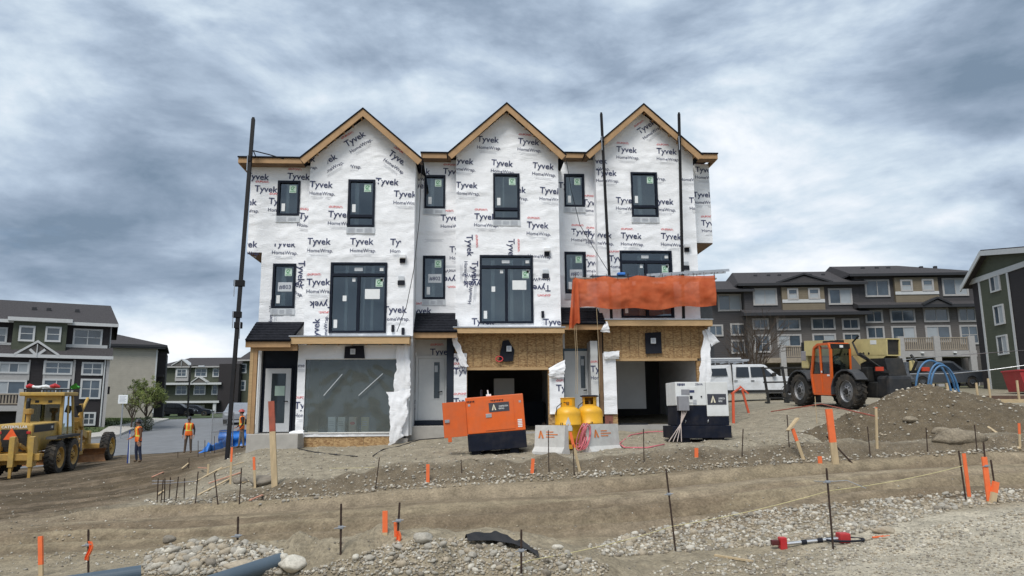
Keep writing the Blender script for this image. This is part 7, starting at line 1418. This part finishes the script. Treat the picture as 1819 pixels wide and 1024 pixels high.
# ---- beige house behind it
lo = P(205, 745, 82); lo.z = zg1(lo.x, lo.y)-.5; fB = Face(lo, R(20)); HB = thing('house', 'beige sided house with dark hipped roof beyond the small tree', 'house', lo, R(20)); uw = fB(*z2(322, 450))[0]; zt = fB(250, 618)[1]
MB().box((-6, 0, -1), (uw, 9, zt)).build('wall', S_BEI, HB); MB().box((uw, 3, -1), (uw+.9, 9, zt-.2)).build('side_wing', S_BRN, HB); fbox(HB, 'corner_trim', M_TRIM, fB, z2, (318, 235, 328, 660), -.06, -.003)
zr = fB(205, 596, 4)[1]; r_ = gable_roof(HB, -6, uw+.4, zt+.3, zr+.4, 9, .6, 0, 6.5, fas=M_FASC); MB().box((-6.5, -.6, zt-.1), (uw+.8, -.02, zt+.05)).build('soffit', M_FASC, HB)
for k, z in enumerate((.3, .62)): MB().box((uw-.0, 1.2, zt*z), (uw+.8, 2.9, zt*z+.25), bev=.02).build('side_balcony', S_BRN, HB)
# ---- green-grey terrace at the top of the street
lo = P(300, 741, 122); lo.z = zg1(lo.x, lo.y)-.4; fC = Face(lo, R(-2)); HC = thing('house', 'green-grey terrace with white gables at the top of the street', 'house', lo, R(-2)); ua, ub = fC(*z2(360, 500))[0], fC(*z2(760, 500))[0]; uc = fC(*z2(960, 500))[0]; ze = fC(*z2(600, 345))[1]; zr = fC(*z2(600, 288), 5)[1]
MB().box((ua, 0, -1), (ub, 10, ze)).build('wall', S_GRN, HC); MB().box((ub+.0, -.8, -1), (ub+3.2, 9, ze+.3)).build('dark_wing', S_BRN, HC); MB().box((ub+3.3, .5, -1), (uc+6, 10, ze+1)).build('right_wing', S_GRN, HC)
r1 = gable_roof(HC, ua, ub+2.6, ze, zr, 10, .6, 3, 0); gable_roof(HC, ub+3.4, uc+6, ze+1, zr+1, 10, .6, 0, 0)
for r, nx in (((468, 362, 540, 418), 2), ((594, 357, 675, 418), 2), ((463, 470, 542, 538), 2), ((585, 468, 665, 538), 2)): fwin(HC, fC, z2, r, -.35 if r[0] == 468 else 0, nx, 2, fw=.18)
fbox(HC, 'white_bay', M_TRIMG, fC, z2, (460, 345, 548, 445), -.34, -.01); go, pz, base = small_gable(HC, 'bay_gable', fC, z2, (435, 342), (505, 302), (555, 342), -.6, 2, S_GRY, M_TRIM)
MB().bar((pz[1][0], -.66, base), (pz[1][0], -.66, pz[1][1]-.2), .06, .25).build('truss_strut', M_TRIM, go)
go, pz, base = small_gable(HC, 'porch_gable', fC, z2, (568, 455), (620, 420), (672, 455), -1.3, 1.3, S_GRY, M_TRIM)
for y_, d_ in ((455, 1.2), (578, 1.8)):
    z = fC(*z2(500, y_), -d_)[1]; MB().box((ua-.3, -d_, z-.3), (ub+.6, -.01, z)).build('lower_roof', M_RF, HC); MB().box((ua-.35, -d_-.08, z-.35), (ub+.65, -d_-.003, z-.02)).build('gutter', M_TRIM, HC)
fbox(HC, 'garage_door', M_GDOOR, fC, z2, (565, 605, 655, 675), -.12, -.01); fbox(HC, 'porch_post', M_TRIM, fC, z2, (712, 580, 732, 690), -1.7, -1.4)
for r in ((713, 358, 760, 418), (706, 466, 748, 538)): fwin(HC, fC, z2, r, -.0 if False else -.02, 1, 2, fw=.18)
for r in ((903, 328, 942, 392), (898, 440, 935, 510), (862, 370, 885, 420)): fwin(HC, fC, z2, r, .5, 1, 2, fw=.18)
# ---- right-hand blocks
def block(name_label, anchor, rz, zf, face_r, eave, ridge, low, wins, tan, band, depth=10, hipl=0, hipr=0):
    lo = anchor.copy(); fp = Face(lo, rz); H = thing('house', name_label, 'house', lo, rz); a = fp(*zf(face_r[0], 400))[0]; b = fp(*zf(face_r[1], 400))[0]; ze = fp(*zf((face_r[0]+face_r[1])/2, eave))[1]; zr = fp(*zf((face_r[0]+face_r[1])/2, ridge), depth/2)[1]; zl = fp(*zf((face_r[0]+face_r[1])/2, low), -.5)[1]
    MB().box((a, 0, -1.5), (b, depth, ze)).build('wall', S_DARK, H); MB().box((a+.02, -.45, -1.5), (b-.02, -.004, zl-.1)).build('lower_wall', S_GRY, H); rf = gable_roof(H, a, b, ze+.05, zr, depth, .6, hipl, hipr, fas=M_FASC)
    MB().add([(a-.4, -1.3, zl), (b+.4, -1.3, zl), (b+.4, 0, zl+.45), (a-.4, 0, zl+.45), (a-.4, -1.3, zl-.2), (b+.4, -1.3, zl-.2), (b+.4, 0, zl-.2), (a-.4, 0, zl-.2)], [(0, 1, 2, 3), (4, 5, 6, 7), (0, 1, 5, 4), (1, 2, 6, 5), (3, 0, 4, 7)]).build('lower_roof', M_RF, H); MB().box((a-.45, -1.36, zl-.25), (b+.45, -1.304, zl+.01)).build('gutter', M_FASC, H)
    fbox(H, 'tan_panel', S_TAN, fp, zf, tan, -.30, -.01); fbox(H, 'trim_band', M_TRIM, fp, zf, band, -.36, -.305)
    for r, yy, nx, nz, bl in wins: fwin(H, fp, zf, r, yy, nx, nz, fw=.15, trim=M_TRIMG, blind=bl)
    roof_vents(rf, [(a+(b-a)*k, depth*.3, ze+(zr-ze)*.62) for k in (.2, .32, .42, .7, .82)]); return H, fp, a, b, ze, zl, rf
lo = P(1400, 690, 63); lo.z = zg1(lo.x, lo.y)-.2
HA, fA, a, b, ze, zl, rf = block('charcoal terrace with tan panel behind the white pickup', lo, R(-5.5), z3, (285, 985), 222, 148, 400, [((332, 248, 478, 352), 0, 2, 1, 3), ((540, 248, 607, 318), -.3, 1, 2, 1), ((666, 246, 737, 314), -.3, 1, 2, 1), ((788, 248, 933, 348), 0, 2, 1, 2), ((328, 430, 428, 498), -.45, 2, 1, 0), ((475, 430, 620, 503), -.45, 2, 1, 0), ((684, 425, 830, 500), -.45, 2, 1, 0), ((870, 430, 977, 499), -.45, 2, 1, 0), ((338, 528, 440, 638), -.45, 2, 2, 0), ((480, 526, 627, 605), -.45, 2, 1, 1), ((692, 522, 836, 592), -.45, 2, 1, 2), ((878, 518, 982, 590), -.45, 2, 1, 0)], (510, 240, 768, 380), (512, 314, 770, 334), hipl=1)
o, pz, base = small_gable(HA, 'front_gable', fA, z3, (472, 220), (640, 165), (818, 216), -.4, 3, S_DARK, M_FASC)
aw = fA(*z3(100, 400))[0]; zlw = fA(*z3(190, 258))[1]; MB().box((aw, .8, -1.5), (a-.01, 10, zlw)).build('side_wing', S_DARK, HA); gable_roof(HA, aw, a+.3, zlw, zlw+1.6, 9, .5, 0, 0, fas=M_FASC)
for r, yy, nx, nz, bl in (((118, 283, 262, 387), .8, 2, 1, 2), ((62, 468, 152, 540), .8, 2, 1, 0), ((195, 460, 290, 535), .8, 2, 1, 0), ((200, 560, 290, 645), .8, 2, 1, 0)): fwin(HA, fA, z3, r, yy, nx, nz, fw=.15, trim=M_TRIMG, blind=bl)
d0, d1 = fA(*z3(525, 598), -2.4), fA(*z3(655, 668), -2.4); MB().box((d0[0]-1.6, -2.5, d1[1]-.4), (d1[0]+3, -.45, d1[1])).build('balcony_floor', M_DECK, HA); balustrade(HA, d0[0]+.1, d1[0]+2.9, d1[1], d0[1], -2.4)
for q in (d0[0]-.2, d1[0]+2.5): MB().box((q-.22, -2.55, -1.5), (q+.22, -2.2, d0[1]+.1)).build('balcony_post', M_TRIMG, HA)
lo = P(1630, 690, 62); lo.z = zg1(lo.x, lo.y)-.2
HBk, fK, a, b, ze, zl, rf = block('charcoal terrace with timber balconies behind the telehandler', lo, R(-5.5), z4, (75, 800), 192, 138, 375, [((118, 222, 264, 324), 0, 2, 1, 0), ((327, 222, 398, 292), -.3, 1, 2, 1), ((453, 218, 522, 290), -.3, 1, 2, 1), ((572, 213, 724, 318), 0, 2, 1, 2), ((120, 400, 224, 477), -.45, 2, 1, 0), ((266, 394, 413, 474), -.45, 2, 1, 0), ((462, 388, 611, 472), -.45, 2, 1, 0), ((664, 386, 772, 471), -.45, 2, 1, 0), ((128, 496, 234, 572), -.45, 2, 1, 0), ((275, 494, 420, 590), -.45, 2, 1, 2), ((474, 490, 624, 590), -.45, 2, 1, 1), ((676, 488, 788, 602), -.45, 2, 2, 0)], (298, 208, 553, 356), (300, 290, 556, 308), hipl=.5, hipr=5)
o, pz, base = small_gable(HBk, 'front_gable', fK, z4, (460, 372), (545, 332), (630, 370), -1.35, 1.3, S_DARK, M_FASC)
d0, d1 = fK(*z4(345, 563), -2.4), fK(*z4(735, 638), -2.4); MB().box((d0[0]-.9, -2.55, d1[1]-.5), (d1[0]+.5, -.45, d1[1])).build('balcony_floor', M_TRIMG, HBk); um = fK(*z4(537, 600), -2.4)[0]
balustrade(HBk, d0[0], um-.2, d1[1], d0[1], -2.4); balustrade(HBk, um+.2, d1[0]-.1, d1[1], d0[1], -2.4)
for q in (d0[0]-.3, um, d1[0]+.15): MB().box((q-.25, -2.62, -1.5), (q+.25, -2.25, d0[1]+.1)).build('balcony_post', M_TRIMG, HBk)
MB().box((d0[0], -1.0, -1.5), (d1[0], -.9, d1[1]-.5)).build('garage_recess', S_BRN, HBk)
for q in (.25, .75): MB().box((d0[0]+(d1[0]-d0[0])*q-.12, -2.7, d1[1]-.2), (d0[0]+(d1[0]-d0[0])*q+.12, -2.56, d1[1]-.1)).build('deck_lamp', M_WHT, HBk)
# ---- green gabled house at the right edge: its side wall runs away from the viewer
lo = P(1733, 690, 50); lo.z = zg1(lo.x, lo.y)-.3; rzG = R(-98.7); fG = Face(lo, rzG); HG = thing('house', 'green and black gabled house at the right edge of the picture', 'house', lo, rzG)
ul = fG(*z4(755, 300))[0]; un = ul+13.5; pkq = fG(*z4(825, 62)); um = (ul+un)/2; zb_ = fG(*z4(812, 212))[1]; zpk = fG(*z4(826, 64))[1]
ze = zb_; um = max(pkq[0], ul+2.5); un = um+(um-ul)*1.0 if False else ul+13; 
slope = (zpk-fG(*z4(712, 174))[1])/(um-fG(*z4(712, 174))[0]); zpk = ze+abs(slope)*(um-ul) if False else zpk
MB().box((ul, 0, -1.5), (un, 9, ze)).build('wall', S_BRN, HG); MB().prism([(ul, ze+.005), (un, ze+.005), (um, zpk-.1)], 0, 9).build('gable_wall', S_GRN, HG)
g0_, g1_ = fG(*z4(812, 400))[0], fG(*z4(985, 400))[0]; MB().box((g0_, -.03, -1.5), (g1_, -.003, ze-.01)).build('green_panel', S_GRN, HG); MB().box((ul-.2, -.09, ze-.2), (un, -.035, ze+.15)).build('trim_band', M_TRIM, HG)
for q in (g0_, g1_): MB().box((q-.1, -.08, -1.5), (q+.1, -.031, ze-.21)).build('trim_board', M_TRIM, HG)
for (p, q) in (((ul-.6, ze-.35), (um, zpk)), ((um, zpk), (un+.6, ze-.35))):
    MB().prism([(p[0], p[1]-.05), (q[0], q[1]-.05), (q[0], q[1]+.12), (p[0], p[1]+.12)], -.5, 9.5).build('roof', M_RF, HG); MB().prism([(p[0], p[1]-.28), (q[0], q[1]-.28), (q[0], q[1]+.05), (p[0], p[1]+.05)], -.58, -.51).build('rake_board', M_TRIM, HG)
for r in ((858, 193, 917, 294), (882, 368, 942, 488), (902, 546, 964, 664)): fwin(HG, fG, z4, r, -.03, 2, 1, fw=.1, trim=M_TRIM, blind=2)
# ---- street furniture
q = G(214, 776); q = onG(214, 49, 770); t = thing('street_sign', 'white notice sign on a grey post beside the small tree', 'sign', q, R(6)); zt = FX(214, 716, 49)[1]; MB().tube([(0, 0, -.3), (0, 0, zt-q.z+.1)], .045, 8).build('post', M_METAL, t); MB().box((-.28, -.06, zt-q.z-.05), (.28, -.03, zt-q.z+.5), bev=.005).build('board', M_WHT, t)
mb = MB()
for k in range(5): mb.box((-.2, -.065, zt-q.z+.05+.08*k), (.2-.08*(k % 2), -.0605, zt-q.z+.08+.08*k))
mb.build('printed_lines', M_INKG, t)
q = onG(333, 88, 735); zt = FX(337, 651, 88)[1]; t = thing('street_lamp', 'dark street lamp in front of the green-grey terrace', 'street lamp', q); MB().tube([(0, 0, -.3), (0, 0, 1), (.0, 0, zt-q.z)], [.14, .11, .08], 8).build('post', M_BLKM, t); MB().tube([(0, 0, zt-q.z), (.5, 0, zt-q.z+.1), (1.2, 0, zt-q.z)], .06, 8).build('arm', M_BLKM, t); MB().box((.9, -.15, zt-q.z-.1), (1.6, .15, zt-q.z+.06), bev=.05).build('lamp_head', M_TAPE, t)
# ---- trees
def branch(mb, p, d, L_, r, dep, rs, tips, minr=.006):
    n = 4; pts = [p]; q = p.copy(); dd = d.copy()
    for k in range(n): dd = (dd+Vector((rs.uniform(-.16, .16), rs.uniform(-.16, .16), rs.uniform(-.04, .12)))).normalized(); q = q+dd*L_/n; pts.append(q.copy())
    mb.tube(pts, [max(minr, r*(1-.55*k/n)) for k in range(n+1)], 6 if dep > 2 else 4, cap=False)
    if dep == 0: tips.append(q); return
    for k in range(rs.choice((2, 3, 3))):
        i = rs.randrange(2, n+1); a = rs.uniform(0, 6.28); s = rs.uniform(.45, .8); o = dd.orthogonal().normalized(); o2 = dd.cross(o); branch(mb, pts[i], (dd+(o*math.cos(a)+o2*math.sin(a))*s+Vector((0, 0, .12))).normalized(), L_*rs.uniform(.6, .82), r*.55, dep-1, rs, tips, minr)
    tips.append(q)
M_BARK = mat('bark', (.07, .05, .035), .9, var=.3, vs=10); M_LEAF = [mat('spring_leaf', (.125, .165, .035), .7, var=.3, vs=3), mat('yellow_green_leaf', (.19, .21, .05), .7, var=.3, vs=3)]
def tree(name, lab, q, H_, seed, leaves, spread, grp=None, dep=4, tilt=0, lsz=.07):
    rs = random.Random(seed); t = thing(name, lab, 'tree', q, group=grp); mb = MB(); tips = []; st = H_*.22
    mb.tube([Vector((0, 0, -.2)), Vector((.02, 0, st))], [H_*.022, H_*.017], 8, cap=False); nb = 6
    for k in range(nb): a = 2*math.pi*k/nb+rs.uniform(-.3, .3); branch(mb, Vector((.02, 0, st*(.75+.08*k))), Vector((math.cos(a)*spread, math.sin(a)*spread, 1)).normalized(), H_*.30, H_*.011, dep-1, rs, tips)
    branch(mb, Vector((.02, 0, st)), Vector((0, 0, 1)), H_*.36, H_*.014, dep-1, rs, tips); mb.build('trunk', M_BARK, t)
    if leaves:
        cr = MB()
        for i in range(leaves):
            c = rs.choice(tips)+Vector((rs.gauss(0, .14), rs.gauss(0, .14), rs.gauss(0, .12)))*H_*.14; s = lsz*rs.uniform(.6, 1.5); a = Vector((rs.gauss(0, 1), rs.gauss(0, 1), rs.gauss(0, .6))).normalized(); b = a.orthogonal().normalized(); cr.m(rs.choice((0, 0, 1))).add([c-a*s, c+b*s*.5, c+a*s, c-b*s*.5], [(0, 1, 2, 3)])
        cr.build('crown', M_LEAF, t, recalc=False)
    return t
q = onG(258, 56.5, 755); tree('young_tree', 'leafy young tree with spring-green crown on the lawn', q, 3.9, 4, 9000, .85, lsz=.042)
q = onG(233, 54, 760); tree('young_tree', 'thin sparse sapling left of the leafy young tree', q, 3.0, 8, 900, .5, lsz=.045)
q = onG(1345, 56, 690); tree('bare_tree', 'bare branching tree in front of the charcoal terrace', q, 6.5, 11, 0, .8, dep=5)
q = onG(1318, 57, 690); tree('bare_tree', 'smaller bare tree beside the house wall at right', q, 5.0, 13, 0, .7, dep=4)
for k, (px, Yk) in enumerate(((246, 52.5), (262, 53.5))):
    q = onG(px, Yk, 765); t = thing('shrub', ['small dark shrub at the kerb, left one', 'small dark shrub at the kerb, right one'][k], 'shrub', q, group='dark kerb shrubs'); rs = random.Random(k); mb = MB(); MB().tube([(0, 0, -.1), (0, 0, .5)], .03, 5).build('stem', M_BARK, t)
    for i in range(500):
        a = rs.uniform(0, 6.28); z = rs.random()*.95; r = .38*math.sqrt(max(0, 1-(z-.45)**2*3))*rs.random()**.5; c = Vector((r*math.cos(a), r*math.sin(a), z)); d1 = Vector((rs.gauss(0, 1), rs.gauss(0, 1), rs.gauss(0, 1))).normalized()*.05; d2 = d1.orthogonal().normalized()*.03; mb.add([c-d1, c+d2, c+d1, c-d2], [(0, 1, 2, 3)])
    mb.build('foliage', mat('dark_shrub_leaf', (.03, .04, .02), .8, var=.3), t, recalc=False)
# ---- blue tarp, fence panel at the left corner
tp = [G(px, py) for px, py in ((352, 808), (372, 806), (400, 800), (432, 792))]
def tf(u, v_):
    k = u*3; i = min(int(k), 2); p = tp[i].lerp(tp[i+1], k-i); n = float(fbm(np.array([u*11.]), np.array([v_*4.]), 701, 3)[0]); return p+Vector((.25*(v_-.5)*u, (v_-.3)*1.0*(.3+u*.7), .05+(.55*n*math.sin(v_*math.pi)+.14*u)*min(1, u*5)))
solo(MB().grid(tf, 40, 14), 'tarpaulin', mat('bright_blue_tarp', (.02, .17, .58), .4, var=.2, vs=4), 'crumpled bright blue tarp on the ground behind the pole', 'tarp', tp[1], smooth=True)
q = onG(416, 37.5, 780); solo(MB().grid(lambda u, v_: (q.x-.75+1.6*u, q.y+.1*math.sin(u*7)+.06*math.sin(v_*9), q.z+.1+.75*v_+.03*math.sin(u*10)), 16, 10), 'tarpaulin', MATS['bright_blue_tarp'], 'upright sheet of blue tarp beside the left porch', 'tarp', q, smooth=True)
q = onG(394, 36.0, 790); zt = FX(391, 733, 36.0)[1]-q.z; t = thing('temporary_fence', 'grey steel fence panel standing behind the blue tarp', 'fence', q, R(70))
for x in (-.75, .75): MB().tube([(x, 0, -.1), (x, 0, zt)], .025, 8).build('fence_post', M_METAL, t)
for z in (.15, zt*.5, zt-.02): MB().tube([(-.75, 0, z), (.75, 0, z)], .018, 6).build('fence_rail', M_METAL, t)
me = MB().tube([(0, 0, .15), (0, 0, zt-.02)], .006, 4).mesh('fence_wire', M_METAL)
for k in range(24): link('fence_wire', me, t, (-.72+k*.0626, 0, 0))
# ================================================================== WORKERS
M_SKIN = mat('skin', (.42, .25, .18), .6, var=.05); M_HIV = mat('hi_vis_orange', (.85, .16, .02), .6, var=.06); M_REFL = mat('reflective_yellow', (.72, .72, .12), .5, var=.05)
def person(label, q, rz, H_, pants, jacket, helm, legs, arms, lean=0.0, hold=None):
    """one continuous skinned body; legs/arms give joint offsets (x right, y front is -y)"""
    t = thing('person', label, 'person', q, rz); k = H_/1.75; V = []; Ed = []; Rd = []
    def n(p, r, par=None):
        V.append(Vector(p)*k); Rd.append((r[0]*k, r[1]*k) if isinstance(r, tuple) else (r*k, r*k))
        if par is not None: Ed.append((par, len(V)-1))
        return len(V)-1
    l = lean; pel = n((0, 0, .96), (.155, .115)); wa = n((0, -.01-l*.15, 1.10), (.145, .11), pel); ch = n((0, -.01-l*.35, 1.30), (.17, .125), wa); sh = n((0, -l*.5, 1.44), (.12, .085), ch); nk = n((0, -.01-l*.6, 1.52), .055, sh); hd0 = n((0, -.02-l*.68, 1.60), (.072, .085), nk); hd1 = n((0, -.025-l*.72, 1.68), (.078, .095), hd0); n((0, -.02-l*.74, 1.745), (.05, .06), hd1)
    n((0, -.115-l*.72, 1.645), .016, hd1)
    for s, (kn, an) in zip((-1, 1), legs):
        hp = n((s*.10, 0, .90), (.098, .10), pel); kj = n((s*.11+kn[0], kn[1], .50), (.068, .070), hp); aj = n((s*.12+an[0], an[1], .09), (.052, .055), kj); n((s*.125+an[0], an[1]-.11, .045), (.046, .04), aj); 
    hands = []
    for s, (el, wr_) in zip((-1, 1), arms):
        so_ = n((s*.19, -l*.45, 1.40), (.068, .066), sh); ej = n((s*.24+el[0], el[1]-l*.3, 1.12+el[2]), (.050, .050), so_); wj = n((s*.25+wr_[0], wr_[1]-l*.2, .88+wr_[2]), (.034, .036), ej); d = (V[wj]-V[ej]).normalized(); pm = n(tuple((V[wj]+d*.07*k)/k), (.040, .022), wj); hands.append((V[wj].copy(), d, s))
    me = bpy.data.meshes.new('body'); me.from_pydata([tuple(v_) for v_ in V], Ed, []); o = bpy.data.objects.new('b', me); COL.objects.link(o); sk = o.modifiers.new('s', 'SKIN'); sk.use_smooth_shade = True
    for i, r in enumerate(Rd): me.skin_vertices[0].data[i].radius = r
    me.skin_vertices[0].data[0].use_root = True; ss = o.modifiers.new('u', 'SUBSURF'); ss.levels = 2; ss.render_levels = 2
    bpy.context.view_layer.update(); ev = o.evaluated_get(bpy.context.evaluated_depsgraph_get()); bmx = bmesh.new(); bmx.from_mesh(ev.to_mesh()); ev.to_mesh_clear(); bpy.data.objects.remove(o); bpy.data.meshes.remove(me)
    body = MB(); bmx.verts.index_update(); body.add([v_.co.copy() for v_ in bmx.verts], [[v_.index for v_ in f.verts] for f in bmx.faces]); 
    for wj, d, s in hands:        # fingers rooted in the palm, unequal, slightly curled; thumb from the side of the palm
        sd_ = Vector((0, 1, 0)); pal = wj+d*.085*k
        for i, ln in enumerate((.062, .072, .068, .052)): o_ = sd_*(.030-.020*i)*k; c1 = pal+o_+d*.02*k; c2 = c1+d*ln*.55*k; c3 = c2+(d*.45+Vector((-s*.5, 0, 0))).normalized()*ln*.5*k; body.tube([pal+o_*.9, c1, c2, c3], [.0095*k, .009*k, .0085*k, .006*k], 6)
        tb = wj+d*.03*k-sd_*.03*k; body.tube([tb, tb+(d-sd_*.9).normalized()*.04*k, tb+(d*1.3-sd_*.6).normalized()*.075*k], [.011*k, .0105*k, .007*k], 6)
    mi = []
    for f in body.f:
        c = sum((body.v[i] for i in f), Vector())/len(f); c = c/k; r = math.hypot(c.x, c.y+lean*.3)
        wz = [((c-h[0]/k).dot(h[1]) > -.0 and (c-h[0]/k).length < .22) for h in hands]
        mi.append(3 if c.z > 1.53 and abs(c.x) < .12 else 3 if any(wz) and abs(c.x) > .1 else 4 if c.z < .115 else 1 if c.z > .95 or abs(c.x) > .225 else 0)
    body.mi = mi; body.build('body', [pants, jacket, M_BLKM, M_SKIN, mat('boot_leather', (.09, .055, .03), .8, var=.2)], t, smooth=True)
    # vest: the torso surface, offset outwards
    vs = MB(); bmx.faces.ensure_lookup_table(); keep = [f for f in bmx.faces if .88*k < f.calc_center_median().z < 1.485*k and abs(f.calc_center_median().x) < (.205 if f.calc_center_median().z < 1.36*k else .185)*k]; idx_ = {}
    for f in keep:
        fi = []
        for v_ in f.verts:
            if v_.index not in idx_: idx_[v_.index] = len(vs.v); vs.v.append(v_.co+v_.normal*.018*k)
            fi.append(idx_[v_.index])
        c = f.calc_center_median()/k; vs.f.append(tuple(fi)); vs.mi.append(1 if (1.08 < c.z < 1.14 or (.07 < abs(c.x) < .115 and c.z > 1.12)) else 0)
    vs.build('safety_vest', [M_HIV, M_REFL], t, smooth=True, recalc=False); bmx.free()
    c = V[hd1]+Vector((0, .005, 0)); hm = MB(); pr = [(.128*k*math.cos(a), (.02+.125*math.sin(a))*k) for a in [R(x) for x in (0, 15, 30, 45, 60, 75, 89)]]; hm.lathe([(.10*k, .015*k), (.128*k, .02*k)]+pr, 20, Matrix.Translation(c) @ Matrix.Diagonal((.9, 1.08, 1, 1))); hm.lathe([(.125*k, .015*k), (.15*k, .012*k), (.15*k, .02*k), (.125*k, .028*k)], 20, Matrix.Translation(c) @ Matrix.Diagonal((.9, 1.12, 1, 1))); hm.build('hard_hat', helm, t, smooth=True)
    fc = MB()
    for s in (-1, 1): fc.lathe([(.0, -.004*k), (.009*k, 0)], 8, Matrix.Translation(c+Vector((s*.03*k, -.098*k, -.03*k))), 'Y'); 
    fc.box(c+Vector((-.025*k, -.097*k, -.085*k)), c+Vector((.025*k, -.088*k, -.078*k))); fc.build('facial_features', M_BLKM, t)
    er = MB()
    for s in (-1, 1): er.lathe([(.0, 0), (.02*k, .004*k), (.018*k, .012*k), (0, .014*k)], 8, Matrix.Translation(c+Vector((s*.082*k-.007*k, 0, -.035*k))) @ Matrix.Diagonal((1, .7, 1.4, 1)), 'X')
    er.build('ears', M_SKIN, t); hr = MB().lathe([(.082*k, .03*k), (.088*k, .0), (.088*k, -.05*k), (.06*k, -.07*k)], 14, Matrix.Translation(c+Vector((0, .02*k, 0))) @ Matrix.Diagonal((.92, 1, 1, 1))).build('hair', M_BLKM, t, smooth=True)
    return t
M_JEAN = mat('dark_jeans', (.018, .025, .055), .85, var=.15); M_BRNP = mat('brown_trousers', (.085, .06, .045), .85, var=.15); M_JKT = mat('dark_jacket', (.030, .022, .020), .85, var=.2); M_BRNJ = mat('brown_jacket', (.13, .06, .03), .85, var=.15); M_HATB = mat('black_hard_hat', (.02, .02, .022), .4); M_HATR = mat('red_hard_hat', (.42, .06, .05), .4); M_GREYT = mat('grey_trousers', (.16, .14, .12), .85, var=.15)
hang = (((-.02, .02, 0), (-.01, -.06, 0)), ((.02, .02, 0), (.01, -.06, 0)))
q = P(243, 822, 33); q.z = zg1(q.x, q.y); person('worker in orange vest and dark jeans holding a blue level staff', q, R(-50), 1.76, M_JEAN, M_BRNJ, M_HATB, (((0, -.03), (.0, .02)), ((.02, .04), (.06, .10))), (((-.02, -.04, 0), (.02, -.24, .14)), ((.02, .02, 0), (.01, -.05, 0))), .06)
c_, s_ = math.cos(R(-50)), math.sin(R(-50)); hx, hy = -.25+.02, -.24-.03; hp = Vector((q.x+hx*c_-hy*s_, q.y+hx*s_+hy*c_, q.z))
t = thing('level_staff', 'blue and white folding level staff held by the left worker', 'staff', hp); MB().bar((-.03, 0, -.02), (-.03, 0, 1.35), .05, .03).build('staff_leg', mat('staff_blue', (.02, .05, .22), .5), t); MB().bar((.05, -.02, -.02), (.0, -.02, 1.2), .04, .03).build('staff_leg', M_TAPE, t)
q = P(333, 806, 38); q.z = zg1(q.x, q.y); person('worker in orange vest and brown trousers standing by the street', q, R(10), 1.72, M_BRNP, M_JKT, M_HATB, (((-.01, .0), (-.02, .0)), ((.01, -.02), (.03, .0))), hang, .02)
q = P(428, 798, 36.2); q.z = zg1(q.x, q.y); person('worker in red hard hat half hidden beside the left porch', q, R(-70), 1.75, M_GREYT, M_JKT, M_HATR, (((0, -.05), (0, -.1)), ((.0, .05), (0, .1))), (((-.02, .02, .02), (.0, -.2, .12)), ((.02, .02, 0), (.01, -.12, .05))), .04)
